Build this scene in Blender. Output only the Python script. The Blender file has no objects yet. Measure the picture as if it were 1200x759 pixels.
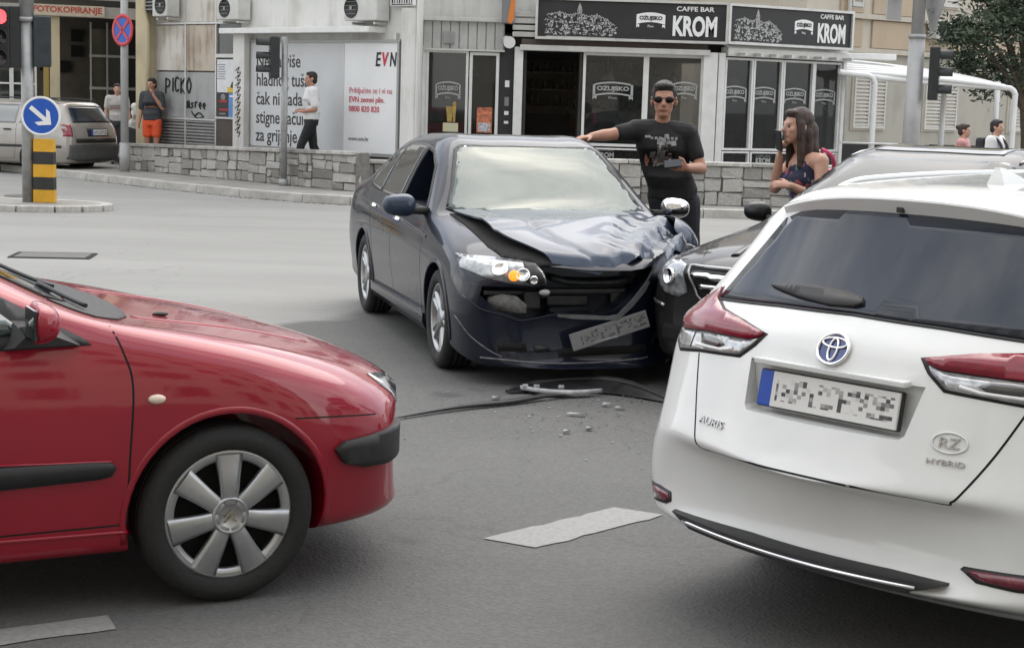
import bpy, bmesh, math, random
from mathutils import Vector, Matrix
from mathutils.bvhtree import BVHTree
from mathutils import geometry as mgeo
random.seed(7)
R = math.radians
PI = math.pi
SC = bpy.context.scene
COL = SC.collection

# ------------------------------------------------------------------ camera
CAM_H, PITCH, ROLL = 1.70, R(7.833), R(1.718)
cam_d = bpy.data.cameras.new("camera")
cam = bpy.data.objects.new("camera", cam_d)
COL.objects.link(cam)
_F = Vector((0, math.cos(PITCH), -math.sin(PITCH)))
_R0 = Vector((1, 0, 0)); _U0 = Vector((0, math.sin(PITCH), math.cos(PITCH)))
_Rc = _R0 * math.cos(ROLL) + _U0 * math.sin(ROLL)
_Uc = -_R0 * math.sin(ROLL) + _U0 * math.cos(ROLL)
cam.matrix_world = Matrix(((_Rc.x, _Uc.x, -_F.x, 0), (_Rc.y, _Uc.y, -_F.y, 0), (_Rc.z, _Uc.z, -_F.z, CAM_H), (0, 0, 0, 1)))
cam_d.sensor_width = 36.0
cam_d.lens = 57.0
cam_d.clip_start = 0.1
cam_d.clip_end = 2000
SC.camera = cam

# ------------------------------------------------------------------ light
SUN_EL, SUN_AZ = R(58), R(14)          # azimuth measured from +Y towards +X
W = bpy.data.worlds.new("World"); SC.world = W
W.use_nodes = True
nt = W.node_tree; nt.nodes.clear()
wo = nt.nodes.new('ShaderNodeOutputWorld'); bg = nt.nodes.new('ShaderNodeBackground')
sky = nt.nodes.new('ShaderNodeTexSky'); sky.sky_type = 'NISHITA'; sky.sun_disc = False
sky.sun_elevation = SUN_EL; sky.sun_rotation = SUN_AZ
sky.air_density = 1.0; sky.dust_density = 3.0; sky.ozone_density = 1.0
tc = nt.nodes.new('ShaderNodeTexCoord')
mp = nt.nodes.new('ShaderNodeMapping'); mp.inputs['Scale'].default_value = (1.0, 1.0, 2.2)
nz = nt.nodes.new('ShaderNodeTexNoise'); nz.inputs['Scale'].default_value = 2.1; nz.inputs['Detail'].default_value = 7
nz.inputs['Roughness'].default_value = .58
cr = nt.nodes.new('ShaderNodeValToRGB')
cr.color_ramp.elements[0].position = .36; cr.color_ramp.elements[0].color = (.35, .35, .35, 1)
cr.color_ramp.elements[1].position = .60; cr.color_ramp.elements[1].color = (.97, .97, .97, 1)
n2 = nt.nodes.new('ShaderNodeTexNoise'); n2.inputs['Scale'].default_value = 3.3; n2.inputs['Detail'].default_value = 5
c2 = nt.nodes.new('ShaderNodeValToRGB')
c2.color_ramp.elements[0].position = .3; c2.color_ramp.elements[0].color = (4.6, 4.8, 5.1, 1)
c2.color_ramp.elements[1].position = .7; c2.color_ramp.elements[1].color = (10.5, 10.4, 10.1, 1)
mx = nt.nodes.new('ShaderNodeMix'); mx.data_type = 'RGBA'
L = nt.links.new
L(tc.outputs['Generated'], mp.inputs['Vector']); L(mp.outputs['Vector'], nz.inputs['Vector']); L(mp.outputs['Vector'], n2.inputs['Vector'])
L(nz.outputs['Fac'], cr.inputs['Fac']); L(n2.outputs['Fac'], c2.inputs['Fac'])
L(cr.outputs['Color'], mx.inputs['Factor']); L(sky.outputs['Color'], mx.inputs['A']); L(c2.outputs['Color'], mx.inputs['B'])
L(mx.outputs['Result'], bg.inputs['Color']); bg.inputs['Strength'].default_value = 0.12
L(bg.outputs['Background'], wo.inputs['Surface'])
sd = bpy.data.lights.new("sun", 'SUN'); sd.energy = 0.75; sd.angle = R(60); sd.color = (1, .96, .9)
sun = bpy.data.objects.new("sun", sd); COL.objects.link(sun)
_sd = Vector((math.sin(SUN_AZ) * math.cos(SUN_EL), math.cos(SUN_AZ) * math.cos(SUN_EL), math.sin(SUN_EL)))
sun.rotation_euler = (-_sd).to_track_quat('-Z', 'Y').to_euler()
SC.view_settings.view_transform = 'Standard'; SC.view_settings.look = 'None'
SC.view_settings.gamma = 1.0; SC.view_settings.exposure = 1.08
SC.view_settings.use_curve_mapping = False
SC.cycles.max_bounces = 8
SC.cycles.use_denoising = True

# ------------------------------------------------------------------ helpers
def tag(o, label=None, cat=None, group=None, kind=None):
    if label: o['label'] = label
    if cat: o['category'] = cat
    if group: o['group'] = group
    if kind: o['kind'] = kind
    return o

def thing(name, label, cat, loc=(0, 0, 0), rz=0.0, group=None):
    o = bpy.data.objects.new(name, None); COL.objects.link(o)
    o.empty_display_size = .2
    o.location = loc; o.rotation_euler = (0, 0, rz)
    return tag(o, label, cat, group)

def link_mesh(name, me, parent=None):
    o = bpy.data.objects.new(name, me); COL.objects.link(o)
    if parent is not None: o.parent = parent
    return o

def copy_tree(o, parent=None):
    c = o.copy(); COL.objects.link(c)
    if parent is not None: c.parent = parent
    for ch in list(o.children): copy_tree(ch, c)
    return c

class MB:
    """collects shapes in one bmesh, built as ONE object"""
    def __init__(s): s.bm = bmesh.new(); s.M = Matrix.Identity(4); s.mi = 0
    def at(s, x=0, y=0, z=0, rz=0, rx=0, ry=0):
        s.M = Matrix.Translation((x, y, z)) @ Matrix.Rotation(rz, 4, 'Z') @ Matrix.Rotation(ry, 4, 'Y') @ Matrix.Rotation(rx, 4, 'X'); return s
    def v(s, p): return s.bm.verts.new(s.M @ Vector(p))
    def face(s, vs, smooth=False):
        try: f = s.bm.faces.new(vs)
        except ValueError: return None
        f.smooth = smooth; f.material_index = s.mi; return f
    def box(s, c, d, bev=0.0):
        x, y, z = c; a, b, e = d[0] / 2, d[1] / 2, d[2] / 2
        if bev <= 0:
            v = [s.v((x + i * a, y + j * b, z + k * e)) for i in (-1, 1) for j in (-1, 1) for k in (-1, 1)]
            for f in ((0, 1, 3, 2), (4, 6, 7, 5), (0, 4, 5, 1), (2, 3, 7, 6), (0, 2, 6, 4), (1, 5, 7, 3)): s.face([v[i] for i in f])
        else:
            t = bmesh.new(); bmesh.ops.create_cube(t, size=1, matrix=Matrix.Diagonal((d[0], d[1], d[2], 1)))
            bmesh.ops.bevel(t, geom=t.edges[:], offset=min(bev, .49 * min(d)), segments=2, profile=.6, affect='EDGES')
            s.merge(t, Matrix.Translation(c)); t.free()
        return s
    def merge(s, t, M=Matrix.Identity(4), smooth=None):
        mp = {v: s.v(M @ v.co) for v in t.verts}
        for f in t.faces: s.face([mp[v] for v in f.verts], f.smooth if smooth is None else smooth)
    def loft(s, rings, closed=True, cap=True, smooth=True):
        vr = [[s.v(p) for p in r] for r in rings]
        n = len(vr[0])
        for a, b in zip(vr, vr[1:]):
            for i in range(n if closed else n - 1):
                j = (i + 1) % n
                s.face([a[i], a[j], b[j], b[i]], smooth)
        if cap:
            s.face(list(reversed(vr[0]))); s.face(vr[-1])
        return s
    def cyl(s, a, b, r, r2=None, n=16, cap=True, smooth=True):
        a = Vector(a); b = Vector(b); r2 = r if r2 is None else r2
        d = (b - a).normalized(); q = d.to_track_quat('Z', 'Y')
        def ring(c, r): return [c + q @ Vector((r * math.cos(2 * PI * i / n), r * math.sin(2 * PI * i / n), 0)) for i in range(n)]
        return s.loft([ring(a, r), ring(b, r2)], True, cap, smooth)
    def tube(s, pts, r, n=8, cap=True, closed=False, sx=1.0):
        pts = [Vector(p) for p in pts]; rings = []
        u = None
        for i, p in enumerate(pts):
            t = (pts[min(i + 1, len(pts) - 1)] - pts[max(i - 1, 0)])
            if closed: t = pts[(i + 1) % len(pts)] - pts[i - 1]
            if t.length < 1e-9: t = Vector((0, 0, 1))
            t.normalize()
            if u is None:
                u = Vector((0, 0, 1)).cross(t)
                if u.length < .2: u = Vector((1, 0, 0)).cross(t)
            u = (u - t * u.dot(t)).normalized(); w = t.cross(u)      # carried along without twisting
            rr = r[i] if isinstance(r, (list, tuple)) else r
            rings.append([p + u * rr * sx * math.cos(2 * PI * k / n) + w * rr * math.sin(2 * PI * k / n) for k in range(n)])
        if closed: rings.append(rings[0])
        return s.loft(rings, True, cap and not closed, True)
    def lathe(s, prof, c=(0, 0, 0), axis='Z', n=32, smooth=True, arc=None):
        rings = []
        N = n if arc is None else n + 1
        for r, h in prof:
            ring = []
            for i in range(N):
                a = 2 * PI * i / n if arc is None else arc[0] + (arc[1] - arc[0]) * i / n
                ca, sa = r * math.cos(a), r * math.sin(a)
                ring.append(Vector(c) + (Vector((ca, sa, h)) if axis == 'Z' else Vector((h, ca, sa)) if axis == 'X' else Vector((ca, h, sa))))
            rings.append(ring)
        return s.loft(rings, arc is None, False, smooth)
    def sphere(s, c, r, n=12, m=8):
        rx, ry, rz = r if isinstance(r, (tuple, list)) else (r, r, r)
        rings = [[(c[0] + rx * math.sin(PI * j / m) * math.cos(2 * PI * i / n), c[1] + ry * math.sin(PI * j / m) * math.sin(2 * PI * i / n), c[2] + rz * math.cos(PI * j / m)) for i in range(n)] for j in range(1, m)]
        vr = [[s.v(p) for p in q] for q in rings]
        t = s.v((c[0], c[1], c[2] + rz)); b = s.v((c[0], c[1], c[2] - rz))
        for a, d in zip(vr, vr[1:]):
            for i in range(n): s.face([a[i], d[i], d[(i + 1) % n], a[(i + 1) % n]], True)
        for i in range(n):
            s.face([t, vr[0][i], vr[0][(i + 1) % n]], True); s.face([b, vr[-1][(i + 1) % n], vr[-1][i]], True)
        return s
    def prism(s, pts, h, axis='Z', o=0.0, smooth=False):
        """polygon in the plane normal to axis, extruded from o to o+h. X:(y,z) Y:(x,z) Z:(x,y)"""
        def P(p, t): return (p[0], p[1], t) if axis == 'Z' else (t, p[0], p[1]) if axis == 'X' else (p[0], t, p[1])
        a = [s.v(P(p, o)) for p in pts]; b = [s.v(P(p, o + h)) for p in pts]
        n = len(pts)
        s.face(list(reversed(a))); s.face(b)
        for i in range(n): s.face([a[i], a[(i + 1) % n], b[(i + 1) % n], b[i]], smooth)
        return s
    def quad(s, a, b, c, d): s.face([s.v(a), s.v(b), s.v(c), s.v(d)]); return s
    def build(s, name, mat, parent=None, fix=True, angle=None):
        if fix: bmesh.ops.recalc_face_normals(s.bm, faces=s.bm.faces[:])
        me = bpy.data.meshes.new(name); s.bm.to_mesh(me); s.bm.free()
        for m in (mat if isinstance(mat, (list, tuple)) else [mat]): me.materials.append(m)
        if angle is not None:
            for p in me.polygons: p.use_smooth = True
            me.set_sharp_from_angle(angle=angle)
        return link_mesh(name, me, parent)

# ------------------------------------------------------------------ materials
MATS = {}
def mat(name, col, rough=.6, metal=0.0, noise=None, bump=None, coat=0.0, spec=None, emit=None, trans=None, ior=None, coatrough=.03, coatior=1.5):
    """noise=(scale, amount[, detail]) varies the colour; bump=(scale, strength)"""
    if name in MATS: return MATS[name]
    m = bpy.data.materials.new(name); m.use_nodes = True
    t = m.node_tree; b = t.nodes['Principled BSDF']
    b.inputs['Base Color'].default_value = (*col, 1); b.inputs['Roughness'].default_value = rough
    b.inputs['Metallic'].default_value = metal
    b.inputs['Coat Weight'].default_value = coat; b.inputs['Coat IOR'].default_value = coatior; b.inputs['Coat Roughness'].default_value = coatrough
    if spec is not None: b.inputs['Specular IOR Level'].default_value = spec
    if ior is not None: b.inputs['IOR'].default_value = ior
    if trans: b.inputs['Transmission Weight'].default_value = trans
    if emit: b.inputs['Emission Color'].default_value = (*emit[0], 1); b.inputs['Emission Strength'].default_value = emit[1]
    co = t.nodes.new('ShaderNodeTexCoord')
    src = co.outputs['Object']
    if noise:
        n = t.nodes.new('ShaderNodeTexNoise'); n.inputs['Scale'].default_value = noise[0]
        n.inputs['Detail'].default_value = noise[2] if len(noise) > 2 else 5
        n.inputs['Roughness'].default_value = .6
        r = t.nodes.new('ShaderNodeMapRange'); a = noise[1]
        r.inputs['From Min'].default_value = .3; r.inputs['From Max'].default_value = .7
        r.inputs['To Min'].default_value = 1 - a; r.inputs['To Max'].default_value = 1 + a
        mx = t.nodes.new('ShaderNodeMix'); mx.data_type = 'RGBA'; mx.blend_type = 'MULTIPLY'
        mx.inputs['Factor'].default_value = 1; mx.inputs['A'].default_value = (*col, 1)
        t.links.new(src, n.inputs['Vector']); t.links.new(n.outputs['Fac'], r.inputs['Value'])
        t.links.new(r.outputs['Result'], mx.inputs['B']); t.links.new(mx.outputs['Result'], b.inputs['Base Color'])
        r2 = t.nodes.new('ShaderNodeMapRange'); r2.inputs['From Min'].default_value = .3; r2.inputs['From Max'].default_value = .7
        r2.inputs['To Min'].default_value = max(0, rough * (1 - .5 * a)); r2.inputs['To Max'].default_value = min(1, rough * (1 + .5 * a))
        t.links.new(n.outputs['Fac'], r2.inputs['Value']); t.links.new(r2.outputs['Result'], b.inputs['Roughness'])
    if bump:
        n = t.nodes.new('ShaderNodeTexNoise'); n.inputs['Scale'].default_value = bump[0]; n.inputs['Detail'].default_value = 4
        bp = t.nodes.new('ShaderNodeBump'); bp.inputs['Strength'].default_value = bump[1]; bp.inputs['Distance'].default_value = .01
        t.links.new(src, n.inputs['Vector']); t.links.new(n.outputs['Fac'], bp.inputs['Height']); t.links.new(bp.outputs['Normal'], b.inputs['Normal'])
    MATS[name] = m
    return m

def paint(name, col, metal=0.0, rough=.35, coat=1.0, dust=.08, cior=1.6):
    """car paint: base + clear coat, a thin film of dust, faint orange peel"""
    if name in MATS: return MATS[name]
    m = mat(name, col, rough, metal, noise=(3.0, dust, 6), coat=coat, coatrough=.04, coatior=cior, spec=.18)
    t = m.node_tree; b = t.nodes['Principled BSDF']
    co = [n for n in t.nodes if n.bl_idname == 'ShaderNodeTexCoord'][0]
    n = t.nodes.new('ShaderNodeTexNoise'); n.inputs['Scale'].default_value = 9; n.inputs['Detail'].default_value = 2
    bp = t.nodes.new('ShaderNodeBump'); bp.inputs['Strength'].default_value = .03; bp.inputs['Distance'].default_value = .02
    t.links.new(co.outputs['Object'], n.inputs['Vector']); t.links.new(n.outputs['Fac'], bp.inputs['Height'])
    t.links.new(bp.outputs['Normal'], b.inputs['Coat Normal'])
    cr_ = t.nodes.new('ShaderNodeMapRange'); n3 = t.nodes.new('ShaderNodeTexNoise'); n3.inputs['Scale'].default_value = 1.7; n3.inputs['Detail'].default_value = 8
    cr_.inputs['To Min'].default_value = .02; cr_.inputs['To Max'].default_value = .12
    t.links.new(co.outputs['Object'], n3.inputs['Vector']); t.links.new(n3.outputs['Fac'], cr_.inputs['Value']); t.links.new(cr_.outputs['Result'], b.inputs['Coat Roughness'])
    return m

M_BLACK = mat('black_plastic', (.02, .02, .021), .55, noise=(30, .25))
M_GAP = mat('gap_black', (.006, .006, .006), .9)
M_RUB = mat('tyre_rubber', (.017, .017, .017), .8, noise=(14, .35), bump=(60, .3))
M_CHROME = mat('chrome', (.82, .82, .83), .08, 1.0)
M_ALLOY = mat('alloy', (.42, .43, .44), .32, .9, noise=(8, .15))
M_GLASSDK = mat('dark_glass', (.012, .016, .018), .03, 0, spec=.9, coat=.6)
M_LAMP = mat('lamp_glass', (.30, .315, .325), .10, .35, coat=1, noise=(25, .5))
M_REDL = mat('red_lens', (.22, .006, .022), .18, coat=.6, noise=(40, .25))
M_WHITE = mat('white_print', (.8, .8, .79), .55)
M_BLACKP = mat('black_print', (.012, .012, .013), .6)

def text(name, s, size, M, m, parent=None, sx=1.0, bold=0.0, align='CENTER', ext=.002, shear=0.0, fit=None):
    """flat lettering as thin raised mesh; M places its XY plane"""
    base = ''.join({'č': 'c', 'š': 's', 'ž': 'z', 'Ž': 'Z', 'Č': 'C', 'Š': 'S'}.get(ch, ch) for ch in s)
    def mesh_of(body):
        c = bpy.data.curves.new(name, 'FONT'); c.body = body; c.size = size; c.align_x = 'LEFT' if base != s else align; c.align_y = 'CENTER' if base == s else 'BOTTOM_BASELINE'
        c.extrude = ext; c.offset = bold; c.shear = shear; c.resolution_u = 3
        o = bpy.data.objects.new(name, c); COL.objects.link(o)
        dg = bpy.context.evaluated_depsgraph_get(); me = bpy.data.meshes.new_from_object(o.evaluated_get(dg))
        bpy.data.objects.remove(o); bpy.data.curves.remove(c); return me
    me = mesh_of(base)
    if base != s:          # carons drawn as small wedges over their letters
        bm = bmesh.new(); bm.from_mesh(me); ys = [v.co.y for v in me.vertices]
        def right(body):
            if not body.strip(): return 0.0
            m2 = mesh_of(body); r_ = max(v.co.x for v in m2.vertices); bpy.data.meshes.remove(m2); return r_
        for i, ch in enumerate(s):
            if ch == base[i]: continue
            one = mesh_of(base[i]); xs = [v.co.x for v in one.vertices]; w1 = max(xs) - min(xs); top = max(v.co.y for v in one.vertices); bpy.data.meshes.remove(one)
            cx = right(base[:i + 1]) - w1 / 2; q = size * .055; h0 = top + size * .055
            for dz in (ext,):
                for pts in (((-.14, .15), (-.06, .15), (.0, .07), (.0, .0)), ((.14, .15), (.0, .0), (.0, .07), (.06, .15))):
                    vs = [bm.verts.new((cx + a_ * size, h0 + b2 * size, dz)) for a_, b2 in pts]; bm.faces.new(vs if pts[0][0] > 0 else vs[::-1])
        bm.to_mesh(me); bm.free()
        xs = [v.co.x for v in me.vertices]; sh = {'CENTER': -(max(xs) + min(xs)) / 2}.get(align, 0.0)
        me.transform(Matrix.Translation((sh, -size * .34, 0)))
    k = sx; ky = 1.0
    if fit and len(me.vertices):
        xs = [v.co.x for v in me.vertices]; ys = [v.co.y for v in me.vertices]
        w, h = max(xs) - min(xs), max(ys) - min(ys); k = fit[0] / w
        if fit[1]: ky = fit[1] / h
        ox = (max(xs) + min(xs)) / 2 if align == 'CENTER' else min(xs); oy = (max(ys) + min(ys)) / 2
        for v in me.vertices: v.co.x -= ox; v.co.y -= oy
    me.transform(M @ Matrix.Diagonal((k, ky, 1, 1)))
    me.materials.clear(); me.materials.append(m)
    o = link_mesh(name, me, parent)
    if len(s) > 1: o['kind'] = 'stuff'
    return o

def facing(x, y, z, rz=0.0):
    """matrix: text plane standing upright, readable from -Y (turned by rz)"""
    return Matrix.Translation((x, y, z)) @ Matrix.Rotation(rz, 4, 'Z') @ Matrix.Rotation(PI / 2, 4, 'X')

def crom(pts, n=6, closed=True):
    """Catmull-Rom through 2D/3D points"""
    P = [Vector(p) for p in pts]; N = len(P); out = []
    for i in range(N if closed else N - 1):
        g = lambda k: P[k % N] if closed else P[max(0, min(N - 1, k))]
        a, b, c, d = g(i - 1), g(i), g(i + 1), g(i + 2)
        for j in range(n):
            t = j / n
            out.append(.5 * ((2 * b) + (c - a) * t + (2 * a - 5 * b + 4 * c - d) * t * t + (3 * b - a - 3 * c + d) * t ** 3))
    if not closed: out.append(P[-1])
    return out

def dens(pts, step, closed=True):
    P = [Vector(p) for p in pts]; out = []
    for i in range(len(P) if closed else len(P) - 1):
        a, b = P[i], P[(i + 1) % len(P)]
        n = max(1, int((b - a).length / step + .5))
        for j in range(n): out.append(a.lerp(b, j / n))
    if not closed: out.append(P[-1])
    return out
# ------------------------------------------------------------------ car toolkit
def eval_mesh(o):
    dg = bpy.context.evaluated_depsgraph_get()
    return bpy.data.meshes.new_from_object(o.evaluated_get(dg))

SIDES = {'R': (Vector((-1, 0, 0)), lambda u, v: Vector((3, u, v))), 'L': (Vector((1, 0, 0)), lambda u, v: Vector((-3, u, v))),
         'F': (Vector((0, -1, 0)), lambda u, v: Vector((u, 6, v))), 'B': (Vector((0, 1, 0)), lambda u, v: Vector((u, -8, v))),
         'T': (Vector((0, 0, -1)), lambda u, v: Vector((u, v, 4)))}

class Body:
    """car body shell lofted from cross sections; features are laid on it by casting rays onto its surface"""
    def __init__(s, rows, arches, R_arch, lvl=2, liner=M_GAP, deform=None, arch_in=.50, cuts=()):
        # rows: (y, plan, [(x,z)*8]); plan bends the section back with x
        n = 9; prof = []
        for y, c, pts in rows:
            full = [(0.0, pts[0][1])] + list(pts)
            loop = full + [(-x, z) for x, z in reversed(full[1:-1])]
            prof.append([Vector((x, y + c * (x / .85) ** 2, z)) for x, z in loop])
        m = len(prof[0]); U = len(prof)
        P = [r[:] for r in prof]
        for _ in range(2):       # pull the control cage out so the smooth surface meets the sections
            Q = [r[:] for r in P]
            for i in range(U):
                for j in range(m):
                    a, b = P[i][(j - 1) % m], P[i][(j + 1) % m]
                    lv = (a + 4 * P[i][j] + b) / 6
                    if 0 < i < U - 1:
                        lu = (P[i - 1][j] + 4 * P[i][j] + P[i + 1][j]) / 6
                    else: lu = P[i][j]
                    lim = lv + lu - P[i][j]
                    Q[i][j] = P[i][j] + .7 * (prof[i][j] - lim)
                    if j == 0 or j == n - 1: Q[i][j].x = 0
            P = Q
        bm = bmesh.new()
        V = [[bm.verts.new(p) for p in r] for r in P]
        for a, b in zip(V, V[1:]):
            for j in range(m): bm.faces.new([a[j], a[(j + 1) % m], b[(j + 1) % m], b[j]])
        for r in (V[0], V[-1]):  # end caps as a strip grid
            mid = {}
            for k in range(1, n - 1):
                mid[k] = bm.verts.new((r[k].co + r[m - k].co) / 2)
            for k in range(0, n - 1):
                if k == 0:
                    bm.faces.new([r[0], r[1], mid[1]]); bm.faces.new([r[0], mid[1], r[m - 1]])
                elif k == n - 2:
                    bm.faces.new([r[k], r[n - 1], mid[k]]); bm.faces.new([mid[k], r[n - 1], r[m - k]])
                else:
                    bm.faces.new([r[k], r[k + 1], mid[k + 1], mid[k]]); bm.faces.new([mid[k], mid[k + 1], r[m - k - 1], r[m - k]])
        bmesh.ops.recalc_face_normals(bm, faces=bm.faces[:])
        for f in bm.faces: f.smooth = True
        me = bpy.data.meshes.new('shell'); bm.to_mesh(me); bm.free()
        o = link_mesh('tmp', me); md = o.modifiers.new('s', 'SUBSURF'); md.levels = lvl; md.render_levels = lvl
        me2 = eval_mesh(o); bpy.data.objects.remove(o)
        if deform:
            for v in me2.vertices: v.co = deform(v.co)
        b0 = bmesh.new(); b0.from_mesh(me2); s.bvh = BVHTree.FromBMesh(b0); b0.free()
        o = link_mesh('tmp', me2); cut = []
        mb = MB()
        for (ay, az) in arches:
            for sg in (1, -1):
                mb.cyl((sg * arch_in, ay, az), (sg * 1.3, ay, az), R_arch, n=48)
        cs = [mb]
        for fn in cuts: q = MB(); fn(q); cs.append(q)
        me2.materials.append(liner); me2.materials.append(liner)
        for q in cs:
            for f in q.bm.faces: f.material_index = 1
            c = q.build('cut', [liner, liner]); n0 = len(o.data.polygons)
            for tol, slf in ((False, False), (True, False), (True, True)):     # some shells need the tolerant solver
                md = o.modifiers.new('b', 'BOOLEAN'); md.object = c; md.operation = 'DIFFERENCE'; md.solver = 'EXACT'; md.use_hole_tolerant = tol; md.use_self = slf
                me3 = eval_mesh(o); o.modifiers.clear()
                if len(me3.polygons) > .7 * n0: o.data = me3; break
            bpy.data.objects.remove(c)
        s.me = o.data; bpy.data.objects.remove(o)
        for p in s.me.polygons: p.use_smooth = True
        s.liner = liner; s.arches = arches; s.R_arch = R_arch
    def build(s, name, m, parent):
        s.me.materials.clear(); s.me.materials.append(m); s.me.materials.append(s.liner)
        s.me.set_sharp_from_angle(angle=R(35))
        return link_mesh(name, s.me, parent)
    def hit(s, side, u, v, off=0.0):
        if isinstance(side, tuple):      # ('yaw', degrees): horizontal projection seen from that heading; u along the plane, v height
            a = R(side[1]); d = Vector((-math.cos(a), -math.sin(a), 0)); r = Vector((-math.sin(a), math.cos(a), 0))
            o = r * u - d * 6 + Vector((side[2] if len(side) > 2 else 0, side[3] if len(side) > 3 else 0, v))
        else:
            d, f = SIDES[side]; o = f(u, v)
        loc, nor, _, _ = s.bvh.ray_cast(o, d)
        if loc is None:
            loc, nor, _, _ = s.bvh.find_nearest(o + d * 5.2 if not isinstance(side, tuple) else o + d * 5)
        if nor.dot(d) > 0: nor = -nor
        return loc + nor * off, nor
    def frame(s, side, u, v, off=.003):
        """matrix lying on the surface: Z out, X horizontal to the right of someone looking at it"""
        l, n = s.hit(side, u, v, off); x = Vector((0, 0, 1)).cross(n).normalized(); y = n.cross(x)
        return Matrix(((x.x, y.x, n.x, l.x), (x.y, y.y, n.y, l.y), (x.z, y.z, n.z, l.z), (0, 0, 0, 1)))
    def patch(s, name, pts, side, m, parent, off=.004, skirt=.012, step=.04, smooth=0, dish=None, relax=0):
        """conforming panel: outline laid on the body, filled, with a turned-in edge"""
        P = crom(pts, smooth) if smooth else [Vector(p) for p in pts]
        B = [Vector((p[0], p[1])) for p in dens(P, step)]
        xs = [p.x for p in B]; ys = [p.y for p in B]
        inner = []
        nx = int((max(xs) - min(xs)) / step); ny = int((max(ys) - min(ys)) / step)
        for i in range(1, nx + 1):
            for j in range(1, ny + 1):
                q = Vector((min(xs) + i * step - .3 * step * (j % 2), min(ys) + j * step))
                ins = False; k = len(B) - 1
                for t in range(len(B)):
                    a, b = B[t], B[k]
                    if (a.y > q.y) != (b.y > q.y) and q.x < (b.x - a.x) * (q.y - a.y) / (b.y - a.y) + a.x: ins = not ins
                    k = t
                if ins and min((q - b).length for b in B) > step * .45: inner.append(q)
        n = len(B)
        vs, es, fs, *_ = mgeo.delaunay_2d_cdt(B + inner, [(i, (i + 1) % n) for i in range(n)], [], 1, 1e-6)
        mb = MB(); top = []; nor = []
        for p in vs:
            o_ = off if dish is None else off + dish(p.x, p.y)
            l, nn = s.hit(side, p.x, p.y, o_); top.append(mb.v(l)); nor.append(nn)
        cnt = {}
        for f in fs:
            mb.face([top[i] for i in f], True)
            for a, b in zip(f, list(f[1:]) + [f[0]]): cnt[(min(a, b), max(a, b))] = cnt.get((min(a, b), max(a, b)), 0) + 1
        edge = {i for k_, c in cnt.items() if c == 1 for i in k_}; nb = {}
        for a, b in cnt: nb.setdefault(a, []).append(b); nb.setdefault(b, []).append(a)
        if relax:
            for _ in range(relax):
                new = {i: sum((top[j].co for j in nb[i]), Vector()) / len(nb[i]) for i in nb if i not in edge}
                for i, c in new.items(): top[i].co = top[i].co + nor[i] * (c - top[i].co).dot(nor[i]) * .7
        if skirt:
            low = {}
            for (a, b), c in cnt.items():
                if c == 1:
                    for i in (a, b):
                        if i not in low: low[i] = mb.v(top[i].co - nor[i] * (skirt + off))
                    mb.face([top[a], top[b], low[b], low[a]], False)
        mb.bm.normal_update()
        return mb.build(name, m, parent)
    def line(s, pts, side, w=.005, name='seam', m=None, parent=None, off=.0006, smooth=0, step=.03, closed=False, h=None):
        """narrow strip (panel gap or trim) along a polyline laid on the body; h gives it a raised profile"""
        P = crom(pts, smooth, closed) if smooth else [Vector(p) for p in pts]
        D = dens(P, step, closed)
        Q = [s.hit(side, p[0], p[1], 0) for p in D]
        mb = MB(); rings = []
        N = len(Q)
        for i, (l, nn) in enumerate(Q):
            a = Q[(i - 1) % N if closed else max(i - 1, 0)][0]; b = Q[(i + 1) % N if closed else min(i + 1, N - 1)][0]
            t = (b - a)
            if t.length < 1e-6: t = Vector((0, 0, 1))
            t.normalize(); u = nn.cross(t).normalized()
            hh = off if h is None else h
            if h is None: rings.append([l + u * w / 2 - nn * .003, l + u * w / 2 + nn * hh, l - u * w / 2 + nn * hh, l - u * w / 2 - nn * .003])
            else: rings.append([l + u * w / 2 - nn * .004, l + u * w / 2 + nn * hh * .45, l + u * w * .3 + nn * hh * .95, l + nn * hh, l - u * w * .3 + nn * hh * .95, l - u * w / 2 + nn * hh * .45, l - u * w / 2 - nn * .004])
        if closed: rings.append(rings[0])
        mb.loft(rings, True, not closed, h is not None)
        return mb.build(name, m or M_GAP, parent)
    def arch_lip(s, parent, m, w=.03, h=.010, a0=-25, a1=205, name='wheel_arch', sides=('R', 'L'), dr=.012):
        for (ay, az) in s.arches:
            for sd in sides:
                pts = [(ay + (s.R_arch + dr) * math.cos(R(a)), az + (s.R_arch + dr) * math.sin(R(a))) for a in range(a0, a1 + 1, 6)]
                s.line(pts, sd, w, name, m, parent, h=h, step=.05)

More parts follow.
